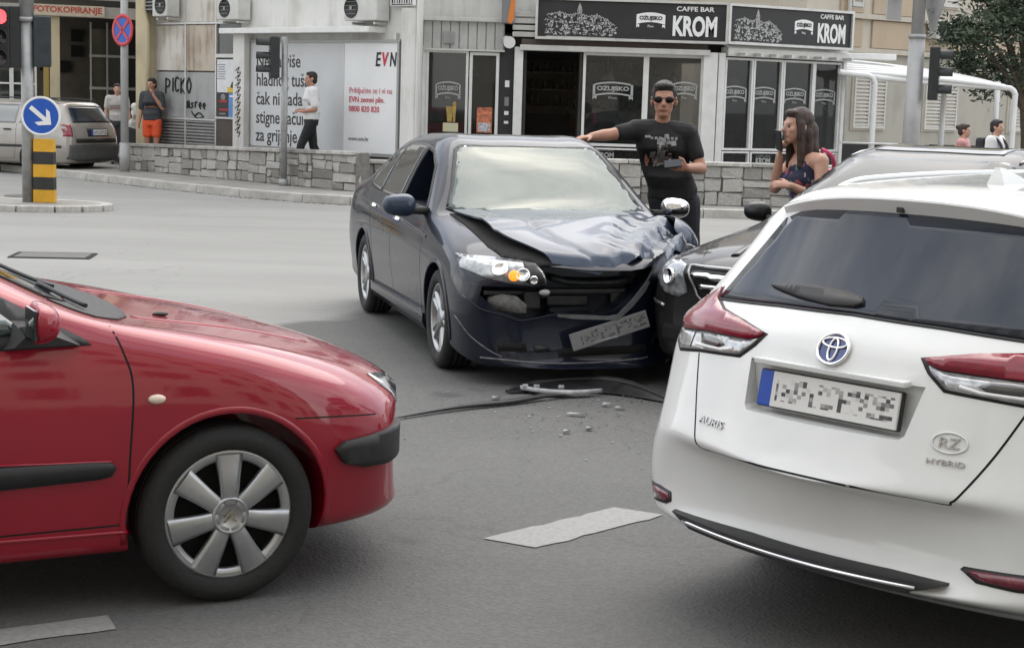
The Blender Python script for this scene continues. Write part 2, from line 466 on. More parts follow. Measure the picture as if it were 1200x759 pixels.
def wheel(parent, x, y, r, w, rim_r, style, m_rim, steer=0.0, face_in=.0, n_sp=5):
    """wheel: tyre mesh as the part, rim (and cap) as its sub-parts. x sign gives the outer side"""
    sg = 1 if x > 0 else -1
    mb = MB(); h = w / 2
    prof = [(rim_r, -h * .80), (rim_r + .006, -h * .92), (rim_r + .02, -h * .98), ((r + rim_r) / 2, -h * 1.03), (r - .03, -h * .98), (r - .012, -h * .88), (r - .003, -h * .70), (r, -h * .55)]
    grooves = []
    for t in (-.35, 0, .35):
        grooves += [(r, h * (t - .045)), (r - .008, h * (t - .04)), (r - .008, h * (t + .04)), (r, h * (t + .045))]
    prof = prof + grooves + [(a, -b) for a, b in reversed(prof)]
    mb.lathe(prof, axis='X', n=56)
    o = mb.build('wheel', M_RUB, parent)
    o.location = (x - sg * h, y, r); o.rotation_euler = (0, 0, steer)
    mb = MB(); f = sg * h * .80
    mb.lathe([(rim_r + .004, f), (rim_r - .006, f + sg * .006), (rim_r - .016, f), (rim_r - .022, f - sg * .03), (rim_r - .03, -f * .8)], axis='X', n=48)
    mb.lathe([(rim_r - .02, f - sg * .055), (.0005, f - sg * .055)], axis='X', n=32)
    hub_r = .075 if style != 'cover' else .062
    d = 0.012 * sg
    if style == 'cover':
        for k in range(7):
            mb.M = Matrix.Rotation(2 * PI * k / 7 + R(90), 4, 'X')
            i0, i1 = .040, rim_r - .012
            a, b = .027, .050
            top = f + d * .8; pr = []
            for (rr, hw, zz) in ((i0, a, top + d * .6), (i0 + .06, a + .006, top + d * .9), ((i0 + i1) / 2 + .02, (a + b) / 2, top + d * .5), (i1, b, top - d * .1)):
                pr.append([(zz - sg * .02, rr, -hw), (zz, rr, -hw * .93), (zz + sg * .004, rr, -hw * .6), (zz + sg * .005, rr, 0), (zz + sg * .004, rr, hw * .6), (zz, rr, hw * .93), (zz - sg * .02, rr, hw)])
            mb.loft(pr, False, False, True)
        mb.M = Matrix.Identity(4)
        mb.lathe([(.066, f), (.064, f + d * 1.8), (.056, f + d * 2.2), (.052, f + d * 1.7), (.001, f + d * 1.7)], axis='X', n=32)
        mb.lathe([(rim_r - .034, f - sg * .01), (rim_r - .028, f + d * .4), (rim_r + .002, f + d * .3), (rim_r + .008, f - sg * .004)], axis='X', n=56)
    else:
        for k in range(n_sp):
            for off in ((-.17, .17) if style == 'twin' else (0,)):
                mb.M = Matrix.Rotation(2 * PI * k / n_sp + off * .9, 4, 'X')
                pr = []
                for rr, hw, zz in ((.05, .022, f - sg * .012), ((rim_r + .05) / 2, .016 if style == 'twin' else .026, f - sg * .004), (rim_r - .012, .020 if style == 'twin' else .036, f - sg * .002)):
                    pr.append([(zz - sg * .03, rr, -hw), (zz, rr, -hw * .8), (zz + sg * .003, rr, 0), (zz, rr, hw * .8), (zz - sg * .03, rr, hw)])
                mb.loft(pr, False, False, True)
        mb.M = Matrix.Identity(4)
        mb.lathe([(hub_r, f - sg * .03), (hub_r - .01, f - sg * .002), (.03, f), (.001, f)], axis='X', n=24)
    dark = M_GAP
    rim = mb.build('rim', [m_rim, dark], o)
    for p in rim.data.polygons:   # the deep backing disc reads as the dark brake behind
        if all(abs(rim.data.vertices[i].co.x - (f - sg * .055)) < .001 for i in p.vertices): p.material_index = 1
    return o

def plate_mat(name, blue=True, tint=(.72, .72, .70)):
    """number plate with an unreadable smudge of characters and a blue end"""
    m = bpy.data.materials.new(name); m.use_nodes = True; t = m.node_tree; b = t.nodes['Principled BSDF']
    b.inputs['Roughness'].default_value = .4
    co = t.nodes.new('ShaderNodeTexCoord'); s = t.nodes.new('ShaderNodeSeparateXYZ'); t.links.new(co.outputs['Generated'], s.inputs[0])
    mp = t.nodes.new('ShaderNodeMapping'); mp.inputs['Scale'].default_value = (34, 1, 9); t.links.new(co.outputs['Generated'], mp.inputs[0])
    wn = t.nodes.new('ShaderNodeTexWhiteNoise'); fl = t.nodes.new('ShaderNodeVectorMath'); fl.operation = 'FLOOR'
    t.links.new(mp.outputs[0], fl.inputs[0]); t.links.new(fl.outputs[0], wn.inputs['Vector'])
    ramp = t.nodes.new('ShaderNodeValToRGB'); e = ramp.color_ramp.elements
    e[0].position = .12; e[0].color = (.06, .06, .06, 1); e[1].position = .55; e[1].color = (*tint, 1)
    t.links.new(wn.outputs['Value'], ramp.inputs['Fac'])
    def lim(src, lo, hi):
        a = t.nodes.new('ShaderNodeMath'); a.operation = 'GREATER_THAN'; a.inputs[1].default_value = lo
        c = t.nodes.new('ShaderNodeMath'); c.operation = 'LESS_THAN'; c.inputs[1].default_value = hi
        d = t.nodes.new('ShaderNodeMath'); d.operation = 'MULTIPLY'
        t.links.new(src, a.inputs[0]); t.links.new(src, c.inputs[0]); t.links.new(a.outputs[0], d.inputs[0]); t.links.new(c.outputs[0], d.inputs[1]); return d.outputs[0]
    k = t.nodes.new('ShaderNodeMath'); k.operation = 'MULTIPLY'
    t.links.new(lim(s.outputs['X'], .13, .97), k.inputs[0]); t.links.new(lim(s.outputs['Z'], .18, .84), k.inputs[1])
    m1 = t.nodes.new('ShaderNodeMix'); m1.data_type = 'RGBA'; m1.inputs['A'].default_value = (*tint, 1)
    t.links.new(k.outputs[0], m1.inputs['Factor']); t.links.new(ramp.outputs['Color'], m1.inputs['B'])
    out = m1.outputs['Result']
    if blue:
        m2 = t.nodes.new('ShaderNodeMix'); m2.data_type = 'RGBA'; m2.inputs['B'].default_value = (.02, .08, .42, 1)
        t.links.new(lim(s.outputs['X'], -1, .10), m2.inputs['Factor']); t.links.new(out, m2.inputs['A']); out = m2.outputs['Result']
    t.links.new(out, b.inputs['Base Color'])
    return m
M_PLATE = plate_mat('plate_face')

def wing_mirror(parent, x, y, z, m, sx=.10, sy=.07, sz=.075, base=None, glass_back=True):
    """door mirror: shell (part) with arm and glass (sub-parts); y is forward"""
    sg = 1 if x > 0 else -1
    t = bmesh.new(); bmesh.ops.create_uvsphere(t, u_segments=24, v_segments=16, radius=1)
    for v in t.verts:
        p = v.co
        k = lambda q, e: math.copysign(abs(q) ** e, q)
        p.x = k(p.x, .72) * sx; p.z = k(p.z, .78) * sz * (1 - .12 * sg * p.x / sx); p.y = (k(p.y, .9) * sy if p.y > 0 else p.y * sy * .25)
    for f in t.faces: f.smooth = True
    mb = MB(); mb.at(x, y, z); mb.merge(t); t.free(); mb.at()
    o = mb.build('mirror', m, parent)
    mb = MB(); bx = base or (x - sg * .17, y + .02, z - .07)
    mb.loft([[(bx[0], bx[1] + .05, bx[2] - .02), (bx[0], bx[1] - .05, bx[2] - .02), (bx[0], bx[1] - .05, bx[2] + .03), (bx[0], bx[1] + .05, bx[2] + .03)],
             [(x - sg * sx * .5, y + .03, z - sz * .75), (x - sg * sx * .5, y - .01, z - sz * .75), (x - sg * sx * .5, y - .01, z - sz * .2), (x - sg * sx * .5, y + .03, z - sz * .2)]])
    mb.build('mirror_arm', M_BLACK, o)
    mb = MB(); mb.box((x, y - sy * .22, z), (sx * 1.6, .012, sz * 1.5), .02)
    mb.build('mirror_glass', M_GLASSDK, o)
    return o

def handle(body, side, u, v, m, parent, l=.19):
    M = body.frame(side, u, v, 0)
    mb = MB(); mb.M = M
    mb.loft([[( -l / 2 + l * t, -.013 * w, .004), (-l / 2 + l * t, -.013 * w, .026 * h), (-l / 2 + l * t, .013 * w, .026 * h), (-l / 2 + l * t, .013 * w, .004)] for t, w, h in ((0, .6, .5), (.1, 1, 1), (.3, 1, 1.25), (.7, 1, 1.25), (.9, 1, 1), (1, .6, .5))])
    return mb.build('door_handle', m, parent, angle=R(40))

def mir(pts): return [(-x, z) for x, z in reversed(pts)]
# ------------------------------------------------------------------ ground, road, pavement
def asphalt(name, c0, c1, sc=1.0):
    m = bpy.data.materials.new(name); m.use_nodes = True; t = m.node_tree; b = t.nodes['Principled BSDF']
    co = t.nodes.new('ShaderNodeTexCoord'); V = co.outputs['Object']
    def noise(s, d, r=.6, vec=None):
        n = t.nodes.new('ShaderNodeTexNoise'); n.inputs['Scale'].default_value = s; n.inputs['Detail'].default_value = d; n.inputs['Roughness'].default_value = r
        t.links.new(vec or V, n.inputs['Vector']); return n.outputs['Fac']
    mp = t.nodes.new('ShaderNodeMapping'); mp.inputs['Rotation'].default_value = (0, 0, R(-38)); mp.inputs['Scale'].default_value = (.16, 1.1, 1)
    t.links.new(V, mp.inputs['Vector'])
    r1 = t.nodes.new('ShaderNodeValToRGB'); e = r1.color_ramp.elements
    e[0].position = .3; e[0].color = (*c0, 1); e[1].position = .7; e[1].color = (*c1, 1)
    ad = t.nodes.new('ShaderNodeMath'); ad.operation = 'MULTIPLY_ADD'; ad.inputs[1].default_value = .55
    ad2 = t.nodes.new('ShaderNodeMath'); ad2.operation = 'MULTIPLY'; ad2.inputs[1].default_value = .45
    t.links.new(noise(1.1, 6, .6, mp.outputs['Vector']), ad2.inputs[0])     # worn lanes along the traffic
    t.links.new(noise(.5 * sc, 8, .65), ad.inputs[0]); t.links.new(ad2.outputs[0], ad.inputs[2])
    t.links.new(ad.outputs[0], r1.inputs['Fac'])
    # aggregate grain
    vo = t.nodes.new('ShaderNodeTexVoronoi'); vo.inputs['Scale'].default_value = 75; t.links.new(V, vo.inputs['Vector'])
    bw = t.nodes.new('ShaderNodeRGBToBW'); t.links.new(vo.outputs['Color'], bw.inputs['Color'])
    mr = t.nodes.new('ShaderNodeMapRange'); mr.inputs['From Min'].default_value = .1; mr.inputs['From Max'].default_value = .9; mr.inputs['To Min'].default_value = .88; mr.inputs['To Max'].default_value = 1.13
    t.links.new(bw.outputs[0], mr.inputs['Value'])
    mx = t.nodes.new('ShaderNodeMix'); mx.data_type = 'RGBA'; mx.blend_type = 'MULTIPLY'; mx.inputs['Factor'].default_value = 1
    t.links.new(r1.outputs['Color'], mx.inputs['A']); t.links.new(mr.outputs['Result'], mx.inputs['B'])
    # oil spots and fine cracks
    st = t.nodes.new('ShaderNodeValToRGB'); st.color_ramp.elements[0].position = .27; st.color_ramp.elements[0].color = (.55, .55, .55, 1); st.color_ramp.elements[1].position = .36
    t.links.new(noise(1.9, 3, .5), st.inputs['Fac'])
    m2 = t.nodes.new('ShaderNodeMix'); m2.data_type = 'RGBA'; m2.blend_type = 'MULTIPLY'; m2.inputs['Factor'].default_value = .8
    t.links.new(mx.outputs['Result'], m2.inputs['A']); t.links.new(st.outputs['Color'], m2.inputs['B'])
    t.links.new(m2.outputs['Result'], b.inputs['Base Color'])
    b.inputs['Roughness'].default_value = .82; b.inputs['Specular IOR Level'].default_value = .35
    bp = t.nodes.new('ShaderNodeBump'); bp.inputs['Strength'].default_value = .5; bp.inputs['Distance'].default_value = .006
    t.links.new(vo.outputs['Distance'], bp.inputs['Height']); t.links.new(bp.outputs['Normal'], b.inputs['Normal'])
    return m
def road_mat():
    a = asphalt('asphalt', (.098, .098, .095), (.134, .133, .129)); t = a.node_tree; b = t.nodes['Principled BSDF']
    new = b.inputs['Base Color'].links[0].from_socket
    co = [n for n in t.nodes if n.bl_idname == 'ShaderNodeTexCoord'][0]
    # older, paler asphalt of the crossing beyond the edge of the resurfaced lanes
    sep = t.nodes.new('ShaderNodeSeparateXYZ'); t.links.new(co.outputs['Object'], sep.inputs[0])
    d = t.nodes.new('ShaderNodeVectorMath'); d.operation = 'DOT_PRODUCT'; d.inputs[1].default_value = (-.834, .552, 0); t.links.new(co.outputs['Object'], d.inputs[0])
    n = t.nodes.new('ShaderNodeTexNoise'); n.inputs['Scale'].default_value = 1.4; n.inputs['Detail'].default_value = 7; t.links.new(co.outputs['Object'], n.inputs['Vector'])
    ad = t.nodes.new('ShaderNodeMath'); ad.operation = 'MULTIPLY_ADD'; ad.inputs[1].default_value = .9; t.links.new(n.outputs['Fac'], ad.inputs[0]); t.links.new(d.outputs['Value'], ad.inputs[2])
    mr = t.nodes.new('ShaderNodeMapRange'); mr.interpolation_type = 'SMOOTHSTEP'; mr.inputs['From Min'].default_value = 8.32; mr.inputs['From Max'].default_value = 8.62; t.links.new(ad.outputs[0], mr.inputs['Value'])
    r = t.nodes.new('ShaderNodeValToRGB'); e = r.color_ramp.elements; e[0].position = .3; e[0].color = (.228, .227, .216, 1); e[1].position = .7; e[1].color = (.290, .288, .275, 1)
    mp = t.nodes.new('ShaderNodeMapping'); mp.inputs['Scale'].default_value = (.25, .9, 1); mp.inputs['Rotation'].default_value = (0, 0, R(8)); t.links.new(co.outputs['Object'], mp.inputs['Vector'])
    n2 = t.nodes.new('ShaderNodeTexNoise'); n2.inputs['Scale'].default_value = .8; n2.inputs['Detail'].default_value = 9; n2.inputs['Roughness'].default_value = .62; t.links.new(mp.outputs['Vector'], n2.inputs['Vector']); t.links.new(n2.outputs['Fac'], r.inputs['Fac'])
    mx = t.nodes.new('ShaderNodeMix'); mx.data_type = 'RGBA'; t.links.new(mr.outputs['Result'], mx.inputs['Factor']); t.links.new(new, mx.inputs['A']); t.links.new(r.outputs['Color'], mx.inputs['B'])
    # wandering hairline cracks
    w = t.nodes.new('ShaderNodeTexVoronoi'); w.feature = 'DISTANCE_TO_EDGE'; w.inputs['Scale'].default_value = .42; w.inputs['Randomness'].default_value = 1
    nv = t.nodes.new('ShaderNodeTexNoise'); nv.inputs['Scale'].default_value = 1.7; nv.inputs['Detail'].default_value = 6; t.links.new(co.outputs['Object'], nv.inputs['Vector'])
    va = t.nodes.new('ShaderNodeVectorMath'); va.operation = 'MULTIPLY_ADD'; va.inputs[1].default_value = (1.1, 1.1, 0); t.links.new(nv.outputs['Color'], va.inputs[0]); t.links.new(co.outputs['Object'], va.inputs[2]); t.links.new(va.outputs[0], w.inputs['Vector'])
    ck = t.nodes.new('ShaderNodeMapRange'); ck.inputs['From Max'].default_value = .007; ck.inputs['To Min'].default_value = .86; ck.inputs['To Max'].default_value = 1; t.links.new(w.outputs['Distance'], ck.inputs['Value'])
    m3 = t.nodes.new('ShaderNodeMix'); m3.data_type = 'RGBA'; m3.blend_type = 'MULTIPLY'; m3.inputs['Factor'].default_value = 1; t.links.new(mx.outputs['Result'], m3.inputs['A']); t.links.new(ck.outputs['Result'], m3.inputs['B'])
    t.links.new(m3.outputs['Result'], b.inputs['Base Color'])
    return a
M_ROAD = road_mat()
M_PAVE = mat('pavement_concrete', (.27, .26, .24), .85, noise=(1.6, .22, 8), bump=(50, .3))
M_KERB = mat('kerb_stone', (.42, .405, .375), .8, noise=(5, .25, 8), bump=(30, .4))
mb = MB(); mb.quad((-400, -200, 0), (400, -200, 0), (400, 700, 0), (-400, 700, 0))
tag(mb.build('ground', M_ROAD), kind='structure')

KERB = [(-18.0, 41.2), (-10.4, 32.75), (-8.0, 30.25), (-6.3, 28.4), (-4.54, 26.65), (-3.4, 25.85), (-2.6, 25.5), (-1.2, 25.2), (.5, 25.05), (2.9, 25.0), (6.5, 25.1), (12, 26.0), (30, 30.5)]
# pavement behind the kerb
mb = MB()
vs = [mb.v((x + .06, y + .16, .13)) for x, y in KERB] + [mb.v((60, 90, .13)), mb.v((-60, 90, .13))]
mb.face(vs); bmesh.ops.triangulate(mb.bm, faces=mb.bm.faces[:])
tag(mb.build('pavement', M_PAVE), kind='structure')
# kerb stones
kerb = thing('kerb', None, None); kerb['kind'] = 'structure'
kp = dens([(x, y) for x, y in KERB[1:-2]], 1.0, False); kmesh = None
for i, (a, b) in enumerate(zip(kp, kp[1:])):
    d = b - a
    if kmesh is None:
        m_ = MB(); m_.box((0, .09, .065), (1, .18, .14), .012); o = m_.build('kerb_stone', M_KERB, kerb); kmesh = o.data
    else: o = link_mesh('kerb_stone', kmesh, kerb)
    rz = math.atan2(d.y, d.x); o.location = ((a.x + b.x) / 2, (a.y + b.y) / 2, random.uniform(-.006, .006)); o.rotation_euler = (0, 0, rz); o.scale = (d.length - .012, 1, 1)

# lane dashes with worn paint
def worn_paint():
    m = bpy.data.materials.new('worn_lane_paint'); m.use_nodes = True; t = m.node_tree; b = t.nodes['Principled BSDF']
    co = t.nodes.new('ShaderNodeTexCoord'); n = t.nodes.new('ShaderNodeTexNoise'); n.inputs['Scale'].default_value = 45; n.inputs['Detail'].default_value = 10; n.inputs['Roughness'].default_value = .75
    t.links.new(co.outputs['Object'], n.inputs['Vector'])
    r = t.nodes.new('ShaderNodeValToRGB'); e = r.color_ramp.elements
    e[0].position = .30; e[0].color = (.20, .198, .19, 1); e[1].position = .56; e[1].color = (.29, .287, .276, 1)
    t.links.new(n.outputs['Fac'], r.inputs['Fac']); t.links.new(r.outputs['Color'], b.inputs['Base Color']); b.inputs['Roughness'].default_value = .7
    return m
M_LINE = worn_paint()
def dash(c, name='lane_marking'):
    mb = MB(); n = 14; rnd = random.Random(len(bpy.data.objects)); A = []; B = []
    a, b, c2, d = [Vector((p[0], p[1], .004)) for p in c]
    for i in range(n + 1):
        t = i / n
        A.append(mb.v(a.lerp(d, t) + Vector((rnd.uniform(-.008, .008), rnd.uniform(-.008, .008), 0)))); B.append(mb.v(b.lerp(c2, t) + Vector((rnd.uniform(-.008, .008), rnd.uniform(-.008, .008), 0))))
    for i in range(n): mb.face([A[i], B[i], B[i + 1], A[i + 1]])
    return tag(mb.build(name, M_LINE), kind='structure')
dash([(-.09, 6.16), (.12, 6.05), (.66, 6.62), (.46, 6.72)])
dash([(-2.3, 4.50), (-2.24, 4.36), (-1.22, 4.97), (-1.29, 5.10)])
for k in (2, 3, 4, 5):
    x, y = .03 + k * 1.95, 6.12 + k * 1.66
    dash([(x - .06, y + .05), (x + .06, y - .05), (x + .72, y + .50), (x + .60, y + .60)])

# manhole covers
M_IRON = mat('cast_iron', (.13, .128, .12), .7, .2, noise=(30, .3), bump=(80, .5))
t = thing('manhole_cover', 'rectangular iron access cover in the pale asphalt beyond the red car', 'manhole cover', (-4.68, 16.4, 0), R(6), 'manhole covers')
mb = MB(); mb.box((0, 0, .006), (.70, .46, .008)); mb.build('cover', M_IRON, t)
mb = MB()
for y in (-.26, .26): mb.box((0, y, .005), (.80, .05, .008))
for x in (-.38, .38): mb.box((x, 0, .0045), (.05, .47, .008))
mb.build('frame', M_GAP, t)
x, y, r = -7.6, 25.3, .36
mb = MB(); mb.at(x, y, .006); mb.lathe([(.001, .004), (r * .9, .004), (r * .91, .001), (r * .94, .001), (r * .95, .005), (r, .005), (r + .01, 0)], n=36)
tag(mb.build('manhole_cover', M_IRON), 'small round iron manhole cover beside the traffic island', 'manhole cover', 'manhole covers')
# ------------------------------------------------------------------ the cars
P_RED = paint('red_paint', (.29, .003, .018), metal=.1, rough=.45)
P_NAVY = paint('navy_paint', (.005, .008, .019), metal=.0, rough=.5, coat=.75, cior=1.42)
P_WHT = paint('white_paint', (.74, .755, .745), metal=0, rough=.4, dust=.04, cior=1.5)
P_BLK = paint('black_paint', (.009, .009, .009), metal=.0, rough=.5, coat=.7, cior=1.4)
P_BEI = paint('beige_paint', (.34, .315, .285), metal=.4, rough=.4)

# ---- red hatchback (origin: ground under the front axle)
RED_ROWS = [
 (.88, -.26, [(.45,.25),(.62,.30),(.66,.42),(.66,.50),(.60,.56),(.42,.60),(.2,.61),(0,.615)]),
 (.77, -.25, [(.62,.21),(.74,.28),(.79,.42),(.78,.56),(.70,.645),(.5,.675),(.25,.685),(0,.69)]),
 (.52, -.18, [(.68,.19),(.80,.27),(.845,.45),(.83,.64),(.76,.745),(.52,.775),(.26,.785),(0,.79)]),
 (.1, -.08, [(.7,.18),(.81,.26),(.85,.48),(.84,.74),(.77,.855),(.54,.875),(.27,.882),(0,.885)]),
 (-.36, 0, [(.7,.18),(.81,.26),(.852,.5),(.84,.78),(.78,.925),(.66,.945),(.3,.945),(0,.945)]),
 (-.65, 0, [(.7,.18),(.81,.26),(.855,.5),(.845,.80),(.78,.955),(.70,1.055),(.33,1.075),(0,1.085)]),
 (-1.35, 0, [(.7,.18),(.81,.26),(.855,.5),(.845,.82),(.77,.965),(.57,1.34),(.31,1.38),(0,1.39)]),
 (-1.9, 0, [(.7,.18),(.81,.26),(.855,.5),(.845,.83),(.77,.97),(.565,1.36),(.31,1.40),(0,1.405)]),
 (-2.6, 0, [(.7,.18),(.81,.26),(.855,.5),(.845,.84),(.77,.98),(.56,1.33),(.31,1.375),(0,1.385)]),
 (-3.1, 0, [(.68,.2),(.80,.28),(.85,.5),(.84,.84),(.76,.98),(.60,1.14),(.31,1.19),(0,1.2)]),
 (-3.4, .1, [(.64,.24),(.76,.32),(.82,.5),(.80,.82),(.70,.93),(.56,.98),(.28,1.0),(0,1.0)]),
 (-3.5, .1, [(.5,.3),(.66,.38),(.72,.5),(.70,.75),(.6,.84),(.45,.87),(.22,.88),(0,.88)])]
red = thing('red_hatchback', 'red hatchback with a silver seven-spoke wheel cover, passing in front', 'car', (-1.317, 6.016, 0), R(28 - 90))
rb = Body(RED_ROWS, [(0, .305), (-2.54, .305)], .345, lvl=3)
rb.build('body', P_RED, red)
wheel(red, .845, 0, .302, .19, .218, 'cover', M_ALLOY)
wheel(red, -.845, 0, .302, .19, .218, 'cover', M_ALLOY)
wheel(red, .845, -2.54, .302, .19, .218, 'cover', M_ALLOY)
wheel(red, -.845, -2.54, .302, .19, .218, 'cover', M_ALLOY)

# ---- dark blue crashed saloon
NAV_ROWS = [
 (.90, -.22, [(.52,.13),(.67,.20),(.72,.38),(.71,.52),(.66,.60),(.45,.64),(.25,.65),(0,.655)]),
 (.80, -.22, [(.66,.11),(.79,.19),(.835,.42),(.81,.58),(.75,.68),(.50,.73),(.25,.745),(0,.75)]),
 (.55, -.15, [(.74,.14),(.84,.23),(.875,.47),(.86,.64),(.80,.75),(.55,.81),(.28,.825),(0,.83)]),
 (.1, -.05, [(.76,.18),(.85,.26),(.885,.52),(.87,.72),(.81,.83),(.58,.88),(.3,.90),(0,.905)]),
 (-.40, -.05, [(.76,.18),(.84,.26),(.88,.52),(.87,.76),(.80,.90),(.66,.945),(.33,.965),(0,.97)]),
 (-.58, -.03, [(.76,.18),(.84,.26),(.88,.52),(.872,.78),(.80,.93),(.70,1.02),(.36,1.07),(0,1.08)]),
 (-1.15, 0, [(.76,.18),(.84,.26),(.88,.52),(.873,.80),(.80,.95),(.60,1.36),(.33,1.405),(0,1.42)]),
 (-1.7, 0, [(.76,.18),(.84,.26),(.88,.52),(.873,.81),(.80,.965),(.585,1.40),(.32,1.435),(0,1.445)]),
 (-2.3, 0, [(.76,.18),(.84,.26),(.88,.52),(.873,.82),(.80,.98),(.58,1.385),(.32,1.42),(0,1.43)]),
 (-2.75, 0, [(.76,.18),(.84,.26),(.88,.52),(.87,.83),(.80,1.0),(.60,1.30),(.33,1.345),(0,1.36)]),
 (-3.15, 0, [(.75,.20),(.83,.28),(.88,.52),(.86,.84),(.79,1.0),(.68,1.06),(.36,1.09),(0,1.10)]),
 (-3.5, .03, [(.74,.25),(.82,.32),(.86,.55),(.84,.84),(.77,.98),(.62,1.03),(.33,1.05),(0,1.055)]),
 (-3.70, .1, [(.66,.30),(.74,.38),(.80,.56),(.78,.82),(.70,.95),(.55,1.0),(.3,1.02),(0,1.03)]),
 (-3.735, .1, [(.55,.36),(.66,.44),(.72,.58),(.70,.80),(.62,.90),(.48,.95),(.25,.97),(0,.975)])]
nav = thing('crashed_saloon', 'dark blue saloon with crumpled bonnet and broken front bumper', 'car', (.352, 10.459, 0), R(-74.73 - 90))
# the black saloon's flank pushed the bumper corner in
def nav_crush(p):
    a, b = Vector((-.40, .62)), Vector((-.86, .10))      # crush line across the left front corner
    d = (b - a).normalized(); n = Vector((-d.y, d.x))
    if n.x > 0: n = -n
    q = Vector((p.x, p.y)) - a; dist = q.dot(n)
    if dist > 0 and p.y > -.35:
        k = .88 + .12 * math.sin(p.z * 23 + p.x * 9)
        p = p - Vector((n.x, n.y, 0)) * dist * k
        p.z += .012 * math.sin(p.x * 40) * min(1, dist * 6)
    return p
GR_OPEN = [(.43,.735),(.12,.712),(-.13,.712),(-.34,.735),(-.26,.64),(-.06,.462),(0,.43),(.285,.43),(.37,.585)]
SCR_OPEN = [(.58,-.60),(.3,-.47),(0,-.44),(-.3,-.47),(-.58,-.60),(-.50,-1.05),(-.25,-1.07),(0,-1.065),(.25,-1.07),(.50,-1.05)]
WIN_OPEN = [(-.74,.972),(-.84,1.06),(-1.07,1.232),(-1.30,1.318),(-1.47,1.338),(-1.48,.978)]
VOID = [(.83,.60),(.55,.606),(.40,.60),(.34,.50),(.32,.44),(.52,.40),(.72,.455),(.84,.545)]
nb = Body(NAV_ROWS, [(0, .32), (-2.67, .32)], .352, lvl=3, deform=nav_crush, cuts=[lambda mb: mb.prism(GR_OPEN, .8, 'Y', .56), lambda mb: mb.prism(WIN_OPEN, .75, 'X', .40), lambda mb: mb.prism(SCR_OPEN, 1.2, 'Z', .80), lambda mb: mb.loft([[(x, 1.3, z) for x, z in VOID], [(x * .86, .46, z) for x, z in VOID]], smooth=False)])
nb.build('body', P_NAVY, nav)
for x in (.87, -.87):
    for y in (0, -2.67): wheel(nav, x, y, .317, .215, .222, 'twin', M_ALLOY)

# ---- black saloon
BLK_ROWS = [
 (.83, -.2, [(.5,.24),(.68,.30),(.74,.42),(.74,.54),(.70,.66),(.48,.72),(.24,.735),(0,.74)]),
 (.74, -.2, [(.68,.2),(.82,.28),(.88,.45),(.87,.62),(.80,.74),(.52,.79),(.26,.805),(0,.81)]),
 (.5, -.14, [(.76,.18),(.88,.26),(.925,.48),(.91,.68),(.84,.80),(.56,.86),(.28,.88),(0,.885)]),
 (.0, -.05, [(.78,.18),(.89,.26),(.93,.5),(.915,.74),(.85,.86),(.6,.92),(.3,.94),(0,.945)]),
 (-.55, -.05, [(.78,.18),(.89,.26),(.93,.5),(.915,.80),(.85,.93),(.68,.98),(.34,1.0),(0,1.005)]),
 (-.72, -.03, [(.78,.18),(.89,.26),(.93,.5),(.915,.81),(.84,.95),(.72,1.06),(.36,1.10),(0,1.11)]),
 (-1.45, 0, [(.78,.18),(.89,.26),(.93,.5),(.915,.83),(.84,.97),(.65,1.385),(.34,1.43),(0,1.44)]),
 (-2.0, 0, [(.78,.18),(.89,.26),(.93,.5),(.915,.84),(.84,.98),(.63,1.415),(.33,1.46),(0,1.47)]),
 (-2.7, 0, [(.78,.18),(.89,.26),(.93,.5),(.915,.85),(.84,1.0),(.6,1.39),(.33,1.435),(0,1.445)]),
 (-3.1, 0, [(.78,.18),(.89,.26),(.93,.5),(.915,.86),(.84,1.02),(.64,1.27),(.34,1.31),(0,1.32)]),
 (-3.5, 0, [(.76,.22),(.87,.3),(.92,.5),(.9,.86),(.83,1.02),(.66,1.07),(.34,1.09),(0,1.1)]),
 (-3.9, .06, [(.7,.28),(.82,.36),(.88,.55),(.86,.84),(.78,.98),(.6,1.03),(.3,1.05),(0,1.05)]),
 (-4.02, .1, [(.55,.36),(.7,.44),(.76,.58),(.74,.78),(.66,.88),(.5,.92),(.25,.94),(0,.94)])]
blk = thing('black_saloon', 'black saloon with chrome grille slats wedged between the crashed saloon and white estate', 'car', (1.88, 9.65, 0), R(232.7 - 90))
kb = Body(BLK_ROWS, [(0, .325), (-2.87, .325)], .36)
kb.build('body', P_BLK, blk)
for x in (.92, -.92):
    for y in (0, -2.87): wheel(blk, x, y, .325, .225, .22, 'spoke', M_ALLOY)

